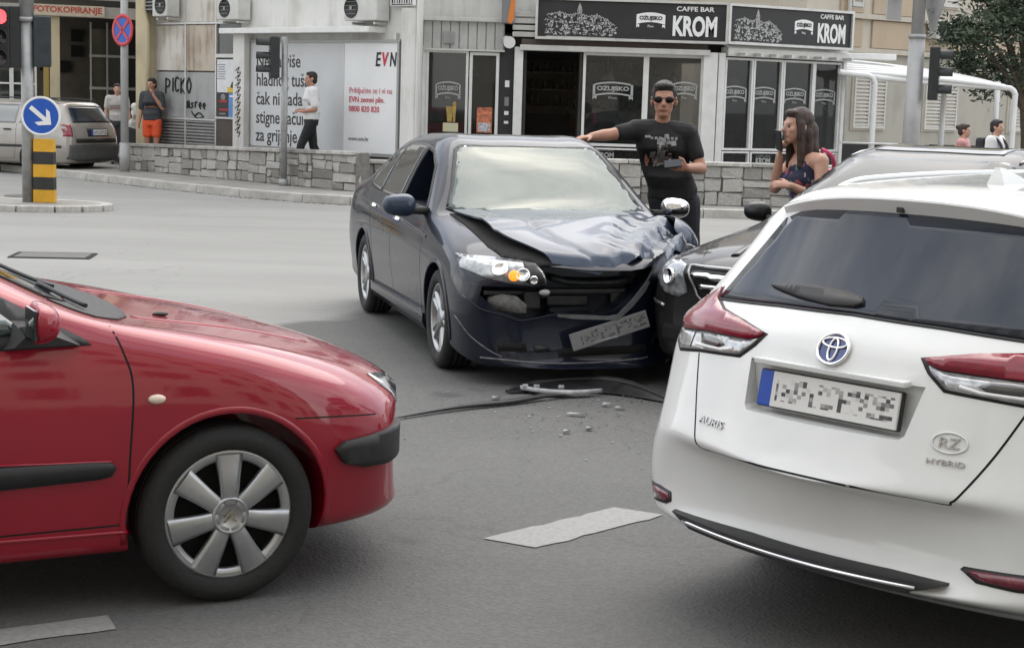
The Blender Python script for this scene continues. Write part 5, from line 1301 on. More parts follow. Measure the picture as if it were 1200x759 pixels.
# posters in the frame
def poster(name, label, x0, x1, z0, z1, m, y=.0, extra=None, group='posters on the notice frame'):
    t = tag(MB().build(name, m) if False else bpy.data.objects.new(name, None), label, 'poster', group); COL.objects.link(t)
    t.location = (-1.77, 28.0, 0); t.rotation_euler = (0, 0, R(-43))
    q = MB(); q.box(((x0 + x1) / 2, y, (z0 + z1) / 2), (x1 - x0, .008, z1 - z0)); q.build('sheet', m, t)
    if extra: extra(t, y - .006)
    return t
M_SHEET = mat('poster_white', (.68, .69, .70), .6, noise=(6, .08)); M_SHEETD = mat('poster_dark', (.035, .03, .03), .6, noise=(9, .6)); M_SHEETB = mat('poster_blue', (.12, .26, .55), .6, noise=(3, .15)); M_SHEETY = mat('poster_yellow', (.65, .45, .06), .6)
def px1(t, y):
    q = MB()
    for i in range(7): q.box((-5.46 + .0 * i, y, 2.22 - i * .045), (.26 - .03 * (i % 3), .004, .014))
    q.box((-5.02, y, 2.16), (.14, .004, .12)); q.build('print', M_GREYP, t)
    q = MB(); q.prism([(-5.12, 1.90), (-4.84, 1.78), (-4.84, 1.71), (-5.22, 1.71)], .004, 'Y', y); q.build('print', M_BLACKP, t)
    q = MB(); q.prism([(-5.26, 1.80), (-4.84, 1.745), (-4.84, 1.69), (-5.26, 1.69)], .004, 'Y', y - .005); q.build('print', M_SHEETY, t)
poster('poster', 'white poster with a yellow corner at the top of the frame', -5.60, -4.84, 1.69, 2.32, M_SHEET, extra=px1)
def px2(t, y):
    q = MB(); q.box((-5.40, y, 1.52), (.24, .004, .05)); q.box((-5.38, y, 1.36), (.30, .004, .04)); q.build('print', mat('red_band', (.35, .03, .03), .6), t)
    q = MB(); q.box((-5.42, y, 1.28), (.20, .004, .03)); q.sphere((-5.40, y, 1.60), (.08, .004, .06)); q.build('print', M_GREYP, t)
poster('poster', 'dark poster with red bands at lower left of the frame', -5.60, -5.24, 1.22, 1.68, M_SHEETD, extra=px2)
def px3(t, y):
    q = MB(); q.prism([(-5.10, 1.60), (-5.06, 1.48), (-4.95, 1.40), (-4.90, 1.28), (-4.98, 1.38), (-5.12, 1.44), (-5.08, 1.50)], .004, 'Y', y); q.build('print', mat('navy_print', (.03, .05, .15), .6), t)
    q = MB(); q.box((-5.04, y, 1.62), (.30, .004, .03)); q.build('print', M_WHITE, t)
poster('poster', 'blue poster with a dark swooping figure at lower right of the frame', -5.23, -4.84, 1.22, 1.68, M_SHEETB, extra=px3)

# air conditioners
M_ACW = mat('ac_casing', (.56, .56, .53), .5, noise=(4, .12))
def aircon(label, M4, w, h, d=.30, fan=-.2, group='air conditioner units on the walls', white=True, fanm=None):
    loc, rz = M4
    t = thing('air_conditioner', label, 'air conditioner', loc, rz, group)
    q = MB(); q.box((0, -d / 2 - .05, 0), (w, d, h), .02); q.build('casing', M_ACW, t)
    r = min(h, w) * .40; q = MB(); q.at(fan * w, -d - .052, 0)
    q.lathe([(r, 0), (r, -.012), (r * .93, -.014), (r * .92, -.004), (.001, -.002)], axis='Y', n=24); q.build('fan_ring', fanm or M_BLACK, t)
    q = MB(); q.at(fan * w, -d - .062, 0)
    for k in range(4): q.box((0, 0, (k - 1.5) * r * .4), (r * 1.7 * math.cos((k - 1.5) * .45), .004, .006))
    q.lathe([(.035, -.004), (.001, -.004)], axis='Y', n=12); q.build('fan_grille', M_LOUV, t)
    q = MB(); q.box((-w * .35, -.12, -h / 2 - .04), (.04, .34, .04)); q.box((w * .35, -.12, -h / 2 - .04), (.04, .34, .04)); q.build('bracket', M_ALU, t)
    return t
def wpos(x, z, y=0.0):
    c, s = math.cos(R(-43)), math.sin(R(-43)); return ((-1.77 + x * c - y * s, 28.0 + x * s + y * c, z), R(-43))
aircon('air conditioner unit above the poster frame and grey window', wpos(-4.83, 3.26), .66, .42, fan=-.12)
aircon('air conditioner with a dark round fan above the graffiti panels', wpos(-7.02, 3.36, 0), .50, .44, fan=.05)
aircon('air conditioner unit above the billboard canopy', wpos(-1.06, 3.21), .84, .44, fan=-.28)
t = thing('cable_box', 'dark louvred wall box beside the ochre column', 'wall box', wpos(-7.50, 3.40, 0)[0], R(-43))
q = MB(); q.box((0, -.12, 0), (.34, .22, .32), .01); q.build('casing', M_BLACK, t)
q = MB()
for i in range(4): q.box((0, -.245, -.11 + i * .07), (.30, .02, .02))
q.build('louvre', M_LOUV, t)
t = thing('wall_sign', 'small white sign with dark letters cut off at the corner of the wing', 'sign', wpos(-.26, 3.42, -.06)[0], R(-43))
q = MB(); q.box((0, -.03, 0), (.60, .04, .36), .004); q.build('board', M_WFRAME, t)
q = MB()
for i in range(9): q.box((-.24 + i * .06, -.054, -.08), (.018 + .012 * (i % 3 == 0), .006, .11))
q.box((0, -.054, -.155), (.52, .006, .015)); q.build('lettering', M_BLACKP, t)

# ------------------------------------------------------------------ cafe: doors, windows, signs
cafe = thing('cafe', 'white framed cafe pavilion with large glazed windows under black signs', 'building', (0, 30, 0), 0)
C30, S30 = math.cos(R(30)), math.sin(R(30))
q = MB()
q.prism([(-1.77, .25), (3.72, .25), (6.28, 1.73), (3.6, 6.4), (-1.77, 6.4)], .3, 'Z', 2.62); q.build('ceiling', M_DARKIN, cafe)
q = MB(); q.prism([(-1.90, .05), (3.75, .05), (6.35, 1.55), (3.6, 6.6), (-1.90, 6.6)], .45, 'Z', 3.10); q.build('roof', M_PLAST, cafe)
q = MB(); q.box((.9, 6.5, 1.6), (5.4, .1, 3.0)); q.box((-1.72, 3.3, 1.6), (.1, 6.2, 2.8)); q.build('back_wall', mat('cafe_wall', (.26, .22, .17), .8, noise=(.8, .3)), cafe)
q = MB(); q.prism([(-1.7, .12), (3.72, .12), (6.1, 1.6), (3.6, 6.4), (-1.7, 6.4)], .03, 'Z', .31); q.build('floor', mat('cafe_floor', (.12, .10, .085), .5, noise=(3, .2)), cafe)
q = MB()
for x, y in ((-1.2, 1.6), (1.7, 1.4), (2.9, 1.8), (4.3, 1.9), (2.2, 3.4), (3.8, 3.6)):
    q.cyl((x, y, .33), (x, y, 1.05), .03, n=8); q.cyl((x, y, 1.05), (x, y, 1.08), .34, n=16)
    for a in (0, 2.1, 4.2):
        cx, cy = x + .5 * math.cos(a), y + .5 * math.sin(a); q.box((cx, cy, .78), (.36, .36, .04)); q.box((cx + .16 * math.cos(a), cy + .16 * math.sin(a), 1.0), (.30, .05, .42))
q.build('furniture', mat('cafe_furniture', (.06, .045, .035), .5, noise=(5, .3)), cafe)
q = MB()
for k in range(4): q.box((1.6, 6.35, 1.2 + .38 * k), (3.2, .18, .03))
rb_ = random.Random(4)
for k in range(4):
    for i in range(22): q.cyl((.15 + i * .135, 6.33, 1.215 + .38 * k), (.15 + i * .135, 6.33, 1.215 + .38 * k + rb_.uniform(.18, .30)), .03, .018, 8)
q.build('bottle_shelf', mat('shelf_bottles', (.20, .17, .11), .3, noise=(9, .8)), cafe)
q = MB(); q.box((1.6, 5.2, .85), (3.4, .5, 1.05)); q.build('bar_counter', mat('bar_wood', (.14, .075, .04), .4, noise=(3, .3)), cafe)
q = MB()
for x, y in ((1.7, 1.5), (3.0, 1.9), (4.2, 2.2), (-.9, 1.7)): q.cyl((x, y, 2.62), (x, y, 2.3), .008, n=6); q.cyl((x, y, 2.3), (x, y, 2.14), .05, .15, 14)
q.build('pendant_lamp', M_WFRAME, cafe)
q = MB(); q.box((.0, 4.9, 5.4), (4.6, 4.0, 3.8)); q.build('upper_storey', M_PLAST, cafe)
for x in (-1.0, .35):
    q = MB(); q.box((x, 2.88, 4.6), (.9, .06, 1.2)); o = q.build('window', M_PANE, cafe)
    q = MB(); q.box((x, 2.84, 3.97), (1.0, .12, .06)); q.box((x, 2.84, 5.22), (1.0, .1, .06)); q.box((x - .47, 2.84, 4.6), (.06, .1, 1.2)); q.box((x + .47, 2.84, 4.6), (.06, .1, 1.2)); q.build('frame', M_WFRAME, o)
# kiosk fascia of standing sheets
xs = [-1.77 + i * .163 for i in range(10)]
for a, b_ in zip(xs, xs[1:]):
    q = MB(); q.box(((a + b_) / 2, -.03, 2.85), (b_ - a - .018, .06, .50), .008); q.build('cladding_sheet', M_LOUVW if False else mat('fascia_grey', (.47, .47, .45), .55, noise=(3, .15)), cafe)
q = MB(); q.box((-1.03, -.02, 2.85), (1.48, .03, .52)); q.build('fascia_backing', M_LOUV, cafe)
q = MB(); q.box((-1.03, -.08, 3.13), (1.56, .20, .07), .008); q.box((-1.03, -.05, 2.585), (1.50, .12, .035)); q.build('fascia_trim', M_ALU, cafe)
q = MB(); q.box((-1.30, -.10, 2.80), (.20, .08, .22), .01); q.build('wall_lamp', M_LOUV, cafe)
# ledges, pipes above
q = MB(); q.box((-.55, .3, 3.42), (2.3, .08, .06)); q.box((-.55, .26, 3.27), (2.4, .08, .05)); q.box((-1.66, .26, 3.55), (.10, .10, .5)); q.build('parapet_rail', M_WFRAME, cafe)
q = MB()
for z in (2.90, 3.02, 3.14, 3.26): q.box((.06, -.02, z), (.42, .05, .09), .006)
q.build('shutter_box', M_ALU, cafe)

M_SHOPG = mat('clear_shop_glass', (.02, .024, .023), .02, 0, spec=.9)
M_SHOPG.node_tree.nodes['Principled BSDF'].inputs['Alpha'].default_value = .42
def opening(x0, x1, z0, z1, fr=.05, y=0.0, M=None, mats=(M_SHOPG, M_WFRAME), name='window', depth=.08):
    """framed pane in the facade; returns the pane, its frame is a sub-part"""
    q = MB()
    if M is not None: q.M = M
    q.box(((x0 + x1) / 2, y + .03, (z0 + z1) / 2), (x1 - x0, .012, z1 - z0)); o = q.build(name, mats[0], cafe)
    q = MB()
    if M is not None: q.M = M
    q.box(((x0 + x1) / 2, y, z1 + fr / 2), (x1 - x0 + 2 * fr, depth, fr)); q.box(((x0 + x1) / 2, y, z0 - fr / 2), (x1 - x0 + 2 * fr, depth, fr))
    q.box((x0 - fr / 2, y - .002, (z0 + z1) / 2), (fr, depth, z1 - z0)); q.box((x1 + fr / 2, y - .002, (z0 + z1) / 2), (fr, depth, z1 - z0)); q.build('frame', mats[1], o)
    return o
opening(-1.66, -.98, .42, 2.53, .045); opening(-.86, -.43, .42, 2.50, .055, name='door')
q = MB(); q.box((-.24, .02, 1.5), (.28, .05, 2.3)); q.build('dark_strip', M_BLACK, cafe)
q = MB(); q.box((-1.76, .0, 1.5), (.10, .10, 2.3)); q.build('pillar', M_WFRAME, cafe)
q = MB(); q.box((-.02, -.04, 1.5), (.16, .16, 2.34), .01); q.build('pillar', M_WFRAME, cafe)
q = MB(); q.box((3.47, -.05, 1.5), (.26, .20, 2.34), .01); q.box((3.68, -.03, 1.5), (.12, .16, 2.34)); q.build('pillar', M_WFRAME, cafe)
opening(1.21, 2.26, .97, 2.56, .05); opening(2.36, 3.31, .97, 2.56, .05)
opening(1.21, 2.26, .34, .86, .03); opening(2.36, 3.31, .34, .86, .03)
# open entrance: deep dark room with a counter
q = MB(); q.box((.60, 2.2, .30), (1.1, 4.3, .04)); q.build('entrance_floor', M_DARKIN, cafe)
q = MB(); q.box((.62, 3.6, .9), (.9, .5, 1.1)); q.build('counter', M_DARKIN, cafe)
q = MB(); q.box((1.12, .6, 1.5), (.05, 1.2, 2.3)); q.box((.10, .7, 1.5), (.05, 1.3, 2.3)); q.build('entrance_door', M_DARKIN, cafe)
q = MB(); q.box((1.72, -.06, 2.66), (3.45, .30, .10), .01); q.build('awning_rail', M_ALU, cafe)
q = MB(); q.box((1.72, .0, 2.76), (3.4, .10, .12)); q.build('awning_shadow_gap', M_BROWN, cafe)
# interior behind the glass on the side front
F3 = Matrix.Translation((3.75, .05, 0)) @ Matrix.Rotation(R(30), 4, 'Z')
for i, (a, b_) in enumerate(((.03, .60), (.69, 1.30), (1.39, 2.05), (2.13, 2.72))):
    opening(a, b_, .95, 2.56, .04, M=F3); opening(a, b_, .40, .86, .03, M=F3)
q = MB(); q.M = F3; q.box((1.42, -.05, 2.70), (2.95, .22, .16), .01); q.box((1.45, .02, 2.82), (2.9, .10, .10)); q.build('awning_rail', M_ALU, cafe)
q = MB(); q.M = F3; q.box((2.80, -.01, 1.5), (.07, .14, 2.4)); q.box((2.86, 1.9, 1.5), (.08, 3.8, 2.4)); q.build('corner_post', M_WFRAME, cafe)
for i in range(8):
    q = MB(); q.M = F3; q.box((.2 + i * .36, -.22, 2.66 ), (.05, .30, .05)); q.build('rafter', M_ALU, cafe)

M_ETCH = mat('frosted_print', (.36, .37, .36), .6)
def banner(parent, M, w, h, mb_=M_WHITE, mt=M_BLACKP, sub=True, outline=False):
    """arched beer banner with its word"""
    N = 16
    def arc(t, zz, bow): return ((t - .5) * w, zz + bow * (1 - (2 * t - 1) ** 2))
    def ringpts(grow):
        top = [arc(i / N, h * .36 + grow, h * .16) for i in range(N + 1)]; bot = [arc(i / N, -h * .30 - grow, h * .16) for i in range(N + 1)]
        return top, bot
    q = MB(); q.M = M
    top, bot = ringpts(0)
    for i in range(N):
        if outline and 0 < i < N - 1:
            for (a, b_) in (((top[i], top[i + 1])), ((bot[i], bot[i + 1]))):
                q.face([q.v((a[0], a[1] - h * .07, .001)), q.v((b_[0], b_[1] - h * .07, .001)), q.v((b_[0], b_[1] + h * .03, .001)), q.v((a[0], a[1] + h * .03, .001))])
        else: q.face([q.v((*bot[i], .001)), q.v((*bot[i + 1], .001)), q.v((*top[i + 1], .001)), q.v((*top[i], .001))])
    for sgn in (-1, 1):       # folded tails
        q.face([q.v((sgn * w * .5, -h * .32, .0015)), q.v((sgn * w * .40, -h * .30, .0015)), q.v((sgn * w * .40, -h * .52, .0015)), q.v((sgn * w * .46, -h * .44, .0015)), q.v((sgn * w * .5, -h * .56, .0015))])
    q.build('banner', mb_, parent, fix=False)
    text('lettering', 'OŽUJSKO', h * .5, M @ Matrix.Translation((0, h * .14, .004)), mt, parent, fit=(w * .80, h * .42), bold=.006)
    if sub: text('lettering', 'Pivo', h * .2, M @ Matrix.Translation((0, -h * .42, .003)), mb_, parent, fit=(w * .2, h * .16))
for x, z, w, y in ((-1.30, 1.85, .46, -.005), (1.72, 1.93, .74, -.005), (3.03, 1.97, .46, -.005)):
    banner(cafe, facing(x, y + .018, z), w, .30, M_ETCH, M_ETCH if w < .5 else M_ETCH, True, True)
for x in (.27, .95, 1.68, 2.40):
    banner(cafe, F3 @ facing(x, .012, 1.94), .54, .28, M_ETCH, M_ETCH, True, True)
# beer glass picture and leaflets on the doors
M_LEAF = mat('leaflet', (.62, .60, .40), .6); M_ORP = mat('orange_poster', (.55, .18, .10), .6, noise=(14, .6))
q = MB(); q.box((-1.24, .018, 1.18), (.28, .006, .16)); q.build('sticker', M_LEAF, cafe)
q = MB(); q.prism([(-1.30, 1.28), (-1.22, 1.28), (-1.20, 1.56), (-1.33, 1.56)], .006, 'Y', .014); q.prism([(-1.20, 1.28), (-1.16, 1.28), (-1.14, 1.62), (-1.17, 1.66), (-1.21, 1.62)], .006, 'Y', .014); q.build('sticker', mat('beer_gold', (.40, .28, .08), .5, noise=(20, .4)), cafe)
q = MB(); q.box((-.62, .018, 1.33), (.28, .006, .46)); q.build('sticker', M_ORP, cafe)
q = MB(); q.box((-.62, .013, 1.20), (.22, .006, .16)); q.build('sticker', mat('poster_mix', (.45, .45, .48), .6, noise=(25, .7)), cafe)
for z, h in ((2.0, .12), (1.68, .16), (1.47, .07), (1.30, .05)):
    q = MB(); q.box((-.22, -.014, z), (.08, .006, h)); q.build('sticker', M_WHITE if h < .13 else M_GREYP, cafe)
text('lettering', 'KROM', .1, facing(1.62, .012, .76), M_ETCH, cafe, fit=(.32, .10), bold=.004)
text('lettering', 'CAFFE BAR', .04, facing(1.62, .012, .84), M_ETCH, cafe, fit=(.32, .03))
text('lettering', 'KROM', .1, F3 @ facing(1.0, .012, .72), M_ETCH, cafe, fit=(.34, .12), bold=.004)
text('lettering', 'CAFFE BAR', .04, F3 @ facing(1.0, .012, .81), M_ETCH, cafe, fit=(.34, .03))

def old_town(parent, M, w, h, seed, m):
    """white line sketch of roofs and a bell tower"""
    rnd = random.Random(seed); q = MB(); q.M = M
    def seg(a, b_, t=.006):
        a = Vector((a[0], a[1], .001)); b_ = Vector((b_[0], b_[1], .001)); d = (b_ - a).normalized() if (b_ - a).length else Vector((1, 0, 0)); n = Vector((-d.y, d.x, 0)) * t
        q.face([q.v(a - n), q.v(b_ - n), q.v(b_ + n), q.v(a + n)])
    env = [(-.5, -.10), (-.44, .16), (-.30, .22), (-.16, .14), (-.02, .20), (.10, .10), (.22, .16), (.36, .02), (.5, -.22)]
    def top(u):
        for (a, ya), (c, yc) in zip(env, env[1:]):
            if a <= u <= c: return ya + (yc - ya) * (u - a) / (c - a)
        return -.3
    for i in range(330):
        u = rnd.uniform(-.49, .49); tz = top(u); z = rnd.uniform(-.46, tz); x = u * w; zz = z * h; a = rnd.uniform(.008, .026); c = rnd.uniform(.006, .022)
        k = rnd.random(); lx = rnd.uniform(-.4, .4)
        if k < .45: q.face([q.v((x - a, zz - c, .001)), q.v((x + a, zz - c + lx * .02, .001)), q.v((x + a * .9, zz + c, .001)), q.v((x - a * .8, zz + c * .7, .001))])
        elif k < .75: seg((x - a, zz), (x + a, zz + rnd.uniform(-.02, .02)), .004)
        else: seg((x, zz - c), (x + rnd.uniform(-.01, .01), zz + c * 1.6), .0035)
    for i in range(26):
        u = -.48 + i * .037; x = u * w; zz = top(u) * h; ww = rnd.uniform(.02, .045); seg((x - ww, zz - .01), (x, zz + rnd.uniform(.01, .04)), .005); seg((x, zz + .02), (x + ww, zz - .01), .005)
    tx = -.02 * w
    for dx in (-.035, .035): seg((tx + dx, -h * .1), (tx + dx, h * .34), .007)
    for z in (.02, .14, .24, .34): seg((tx - .04, h * z), (tx + .04, h * z), .006)
    seg((tx - .035, h * .34), (tx, h * .54)); seg((tx + .035, h * .34), (tx, h * .54)); seg((tx, h * .02), (tx, h * .5), .012)
    for i in range(3): seg((-w * .48, -h * .52 - i * .012), (w * .48, -h * .52 - i * .012 + rnd.uniform(-.01, .01)), .003)
    q.build('town_drawing', m, parent, fix=False)

M_SIGNK = mat('sign_black', (.020, .020, .021), .45, noise=(2, .25))
def cafe_sign(label, loc, rz, w, h):
    t = thing('cafe_sign', label, 'sign', loc, rz, 'black cafe signs')
    q = MB(); q.box((0, 0, 0), (w, .16, h), .004); q.build('board', M_SIGNK, t)
    q = MB(); q.box((0, -.02, h / 2 + .02), (w + .08, .22, .045)); q.box((0, -.02, -h / 2 - .02), (w + .08, .22, .045)); q.box((-w / 2 - .02, -.02, 0), (.045, .216, h)); q.box((w / 2 + .02, -.02, 0), (.045, .216, h)); q.build('frame', M_ALU, t)
    y = -.085
    k = w / 3.40
    old_town(t, facing(-.92 * k, y, -.02), 1.30 * k, .56, 5, M_SKETCH)
    banner(t, facing(.34 * k, y, .02), .52 * k, .26, M_WHITE, M_BLACKP)
    text('lettering', 'KROM', .3, facing(1.14 * k, y, -.07), M_WHITE, t, fit=(.80 * k, .37), bold=.012)
    text('lettering', 'CAFFE BAR', .1, facing(1.14 * k, y, .235), M_WHITE, t, fit=(.68 * k, .085), bold=.002)
    return t
M_SKETCH = mat('sketch_white', (.50, .50, .49), .6)
cafe_sign('black cafe sign over the entrance and front windows', (2.0, 29.82, 3.19), 0, 3.40, .66)
cafe_sign('black cafe sign over the angled side windows', (3.75 + 1.47 * C30 - .06, 30.05 + 1.47 * S30 - .26, 3.19), R(30), 2.86, .64)
# small neon and horn by the kiosk
t = thing('hanging_sign', 'orange and grey hanging sign beside the black cafe sign', 'sign', (-.23, 29.75, 3.40))
q = MB(); q.box((0, 0, .06), (.24, .30, .78), .03); q.build('box', mat('sign_grey', (.20, .20, .21), .5), t)
q = MB(); q.prism([(-.02, -.30), (.05, -.34), (.10, -.26), (.12, .0), (.12, .44), (.02, .44), (.04, .1)], .012, 'Y', -.162); q.build('orange_face', mat('sign_orange', (.62, .20, .04), .45), t)
t = thing('wall_horn', 'white loudspeaker horn under the orange hanging sign', 'loudspeaker', (-.20, 29.80, 2.74))
q = MB(); q.cyl((0, .1, .02), (0, -.06, 0), .05, .11, 16); q.sphere((-.06, .02, .06), .06); q.build('horn', M_WFRAME, t)
q = MB(); q.box((0, .12, 0), (.05, .10, .05)); q.build('bracket', M_ALU, t)

# ------------------------------------------------------------------ passage building far left
pas = thing('passage_building', 'concrete building with a dark covered passage behind the parked estate', 'building', (-8.22, 36.5, 0), R(20))
q = MB(); q.box((-2.6, .15, 6.2), (5.4, .5, 5.2)); q.build('wall', M_CONC, pas)
q = MB(); q.box((-1.6, -.14, 3.33), (3.2, .12, .24)); q.build('beam', M_CONC, pas)
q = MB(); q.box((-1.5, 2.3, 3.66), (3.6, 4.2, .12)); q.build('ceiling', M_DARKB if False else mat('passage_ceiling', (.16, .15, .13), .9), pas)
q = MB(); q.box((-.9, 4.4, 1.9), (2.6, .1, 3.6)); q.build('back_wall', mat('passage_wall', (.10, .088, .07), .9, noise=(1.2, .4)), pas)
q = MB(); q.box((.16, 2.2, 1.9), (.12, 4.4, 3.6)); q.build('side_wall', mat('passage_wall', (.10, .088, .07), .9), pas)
for (x0, z0) in ((-1.95, 2.95), (-1.22, 2.95), (-1.95, 2.58), (-1.22, 2.58), (-1.95, 2.22), (-1.5, 2.2)):
    q = MB(); q.box((x0, 4.30, z0), (.26, .06, .28)); q.build('niche', M_GAP, pas)
for i, x in enumerate((-.80, -.42, -.04)):
    for z0, z1 in ((2.50, 3.12), (1.75, 2.42), (.6, 1.66)):
        q = MB(); q.box((x, 3.2, (z0 + z1) / 2), (.34, .03, z1 - z0)); q.build('window', M_PANE, pas)
q = MB()
for z in (2.46, 1.70): q.box((-.42, 3.17, z), (1.2, .07, .06))
for x in (-.99, -.61, -.23, .1): q.box((x, 3.16, 1.8), (.035, .06, 2.9))
q.build('window_bars', M_ALU, pas)
q = MB(); q.box((-2.05, .0, 1.75), (.20, .22, 3.0), .01); q.build('column', M_YEL, pas)
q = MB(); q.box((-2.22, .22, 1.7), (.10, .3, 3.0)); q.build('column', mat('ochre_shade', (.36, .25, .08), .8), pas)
q = MB(); q.box((-3.4, .6, 1.75), (2.0, .2, 3.1)); q.build('shop_wall', M_CONC, pas)
for a, b_ in ((-3.45, -2.98), (-2.9, -2.45)):
    q = MB(); q.box(((a + b_) / 2, .47, 1.65), (b_ - a, .03, 1.0)); o = q.build('window', M_PANE, pas)
    q = MB(); q.box(((a + b_) / 2, .45, 2.17), (b_ - a + .08, .08, .05)); q.box(((a + b_) / 2, .45, 1.14), (b_ - a + .08, .08, .05)); q.box(((a + b_) / 2, .45, 1.75), (b_ - a, .07, .04))
    for x in (a - .02, b_ + .02, (a + b_) / 2): q.box((x, .45, 1.65), (.045, .075, 1.0))
    q.build('frame', M_WFRAME, o)
cs = thing('copy_shop_sign', 'long cream sign with red lettering over the dark passage', 'sign', (-8.22, 36.5, 0), R(20))
q = MB(); q.box((-1.79, -.23, 3.34), (1.56, .05, .235), .004); q.build('board', mat('cream_board', (.48, .42, .32), .6, noise=(4, .2)), cs)
text('lettering', 'FOTOKOPIRANJE', .2, facing(-1.79, -.257, 3.34), mat('red_letters', (.42, .06, .04), .6), cs, fit=(1.44, .17), bold=.006)

# ------------------------------------------------------------------ apartment building behind, right
apt = thing('apartment_building', 'beige apartment building with white shutters behind the canopy frame', 'building', (8.1, 40, 0), R(36.9))
M_BEIGE = grimy('beige_render', (.50, .40, .29), (.40, .33, .25), .5); M_PALE = grimy('pale_render', (.56, .51, .43), (.42, .38, .32), .5); M_GROUNDW = grimy('ground_floor_render', (.44, .42, .36), (.32, .30, .26), .5)
q = MB(); q.box((4, 4, 1.55), (11.4, 8, 3.1)); q.build('ground_storey', M_GROUNDW, apt)
q = MB(); q.box((4, 4.02, 6.6), (11.4, 8, 7.0)); q.build('upper_storey', M_PALE, apt)
for z in (3.16, 3.98, 6.9): 
    q = MB(); q.box((4, -.05, z), (11.5, .14, .12)); q.build('ledge', M_PALE, apt)
for a, b_, z0, z1 in ((-.55, .28, 4.06, 6.8), (.62, 2.30, 4.06, 4.9), (.62, 2.30, 3.24, 3.90), (-.6, .25, 3.24, 3.90), (2.5, 9.5, 3.24, 3.90)):
    q = MB(); q.box(((a + b_) / 2, -.012, (z0 + z1) / 2), (b_ - a, .05, z1 - z0), .006); q.build('render_panel', M_BEIGE if z0 > 0 else M_PALE, apt)
M_SHUT = mat('white_shutter', (.60, .59, .55), .6, noise=(3, .1))
def shutters(x0, x1, z0, z1, n):
    q = MB(); q.box(((x0 + x1) / 2, -.01, (z0 + z1) / 2), (x1 - x0 + .1, .06, z1 - z0 + .1)); o = q.build('window', M_PALE, apt)
    for k in range(n):
        a = x0 + (x1 - x0) * k / n; b_ = x0 + (x1 - x0) * (k + 1) / n; q = MB()
        q.box((a + .03, -.06, (z0 + z1) / 2), (.05, .05, z1 - z0)); q.box((b_ - .03, -.06, (z0 + z1) / 2), (.05, .05, z1 - z0)); q.box(((a + b_) / 2, -.06, z1 - .03), (b_ - a - .02, .046, .06)); q.box(((a + b_) / 2, -.06, z0 + .03), (b_ - a - .02, .046, .06))
        m_ = int((z1 - z0) / .085)
        for i in range(1, m_): q.box(((a + b_) / 2, -.055, z0 + (z1 - z0) * i / m_), (b_ - a - .10, .04, .045))
        q.build('shutter', M_SHUT, o)
    q = MB(); q.box(((x0 + x1) / 2, -.03, (z0 + z1) / 2), (x1 - x0, .01, z1 - z0)); q.build('shutter_gap', M_GAP, o)
shutters(.05, 1.22, 1.28, 2.55, 2); shutters(2.72, 4.0, 1.28, 2.6, 2); shutters(6.2, 7.4, 1.28, 2.6, 2)
shutters(2.72, 3.80, 4.38, 5.5, 2); shutters(-.2, .2, 4.2, 5.5, 1); shutters(6.2, 7.3, 4.38, 5.5, 2)
q = MB(); q.tube([(-.36, -.12, 9), (-.36, -.12, .2)], .05, 8); q.build('drainpipe', M_ALU, apt)
c_, s_ = math.cos(R(36.9)), math.sin(R(36.9))
aircon('air conditioner with a red badge on the beige wall right of the tall pole', ((8.1 + 3.05 * c_ + .05 * s_, 40 + 3.05 * s_ - .05 * c_, 3.78), R(36.9)), .92, .46, fan=-.22)
q = MB(); q.sphere((8.1 + 3.28 * c_ + .42 * s_, 40 + 3.28 * s_ - .42 * c_, 3.90), .06); tag(q.build('red_badge', M_REDP), 'small round red badge on the air conditioner casing', 'badge')
o_ = bpy.data.objects['red_badge']; par = [x for x in bpy.data.objects if x.get('label', '').startswith('air conditioner with a red badge')][0]
del o_['label']; del o_['category']; bpy.context.view_layer.update(); o_.parent = par; o_.matrix_parent_inverse = par.matrix_world.inverted()
# filler block between cafe and apartment block, and the row of houses that closes the street to the right
q = MB()
fb = thing('rear_block', 'pale rendered block rising behind the cafe roof', 'building', (2.5, 42, 0), 0)
q.box((0, 3, 4.6), (10, 6, 9.2)); q.build('wall', M_PALE, fb)
q = MB(); q.box((2.0, -.03, 5.6), (2.2, .06, 2.6)); q.build('render_panel', M_BEIGE, fb)
for x in (-3.2, -1.2, 3.9):
    q = MB(); q.box((x, -.02, 5.6), (1.0, .05, 1.4)); q.build('window', M_PANE, fb)
# ------------------------------------------------------------------ canopy frame, poles, signals, signs
M_WTUBE = mat('white_tube', (.72, .72, .71), .4, noise=(4, .06))
can = thing('terrace_canopy', 'white tubular terrace canopy with ribbed roof right of the cafe', 'canopy', (0, 0, 0))
Z0, Z1 = 2.34, 2.20
q = MB(); q.tube(crom([(6.72, 31.0, .3), (6.72, 31.0, 2.0), (6.70, 31.0, 2.26), (6.60, 31.0, 2.36), (6.3, 31.0, 2.385), (6.02, 30.95, 2.42)], 5, False), .055, 10); q.build('post', M_WTUBE, can)
q = MB(); q.tube(crom([(9.53, 31.5, .3), (9.53, 31.5, 1.95), (9.53, 31.5, 2.10), (9.45, 31.5, 2.20), (9.25, 31.48, 2.225), (8.0, 31.3, 2.27), (6.60, 31.0, 2.345)], 5, False), .055, 10); q.build('front_beam', M_WTUBE, can)
for x, y in ((8.45, 32.6), (6.25, 32.2), (9.8, 33.6)):
    q = MB(); q.tube([(x, y, .3), (x, y, 2.38)], .055, 10); q.build('post', M_WTUBE, can)
for i in range(6):
    f = i / 5; q = MB(); y0 = 31.0 + f * 2.2
    q.tube(crom([(6.05 + f * .15, y0, 2.42 + f * .26), (7.0, y0 + .1, 2.40 + f * .26), (8.6, y0 + .35, 2.30 + f * .22), (9.45, y0 + .5, 2.22 + f * .18)], 5, False), .045, 8); q.build('roof_tube', M_WTUBE, can)
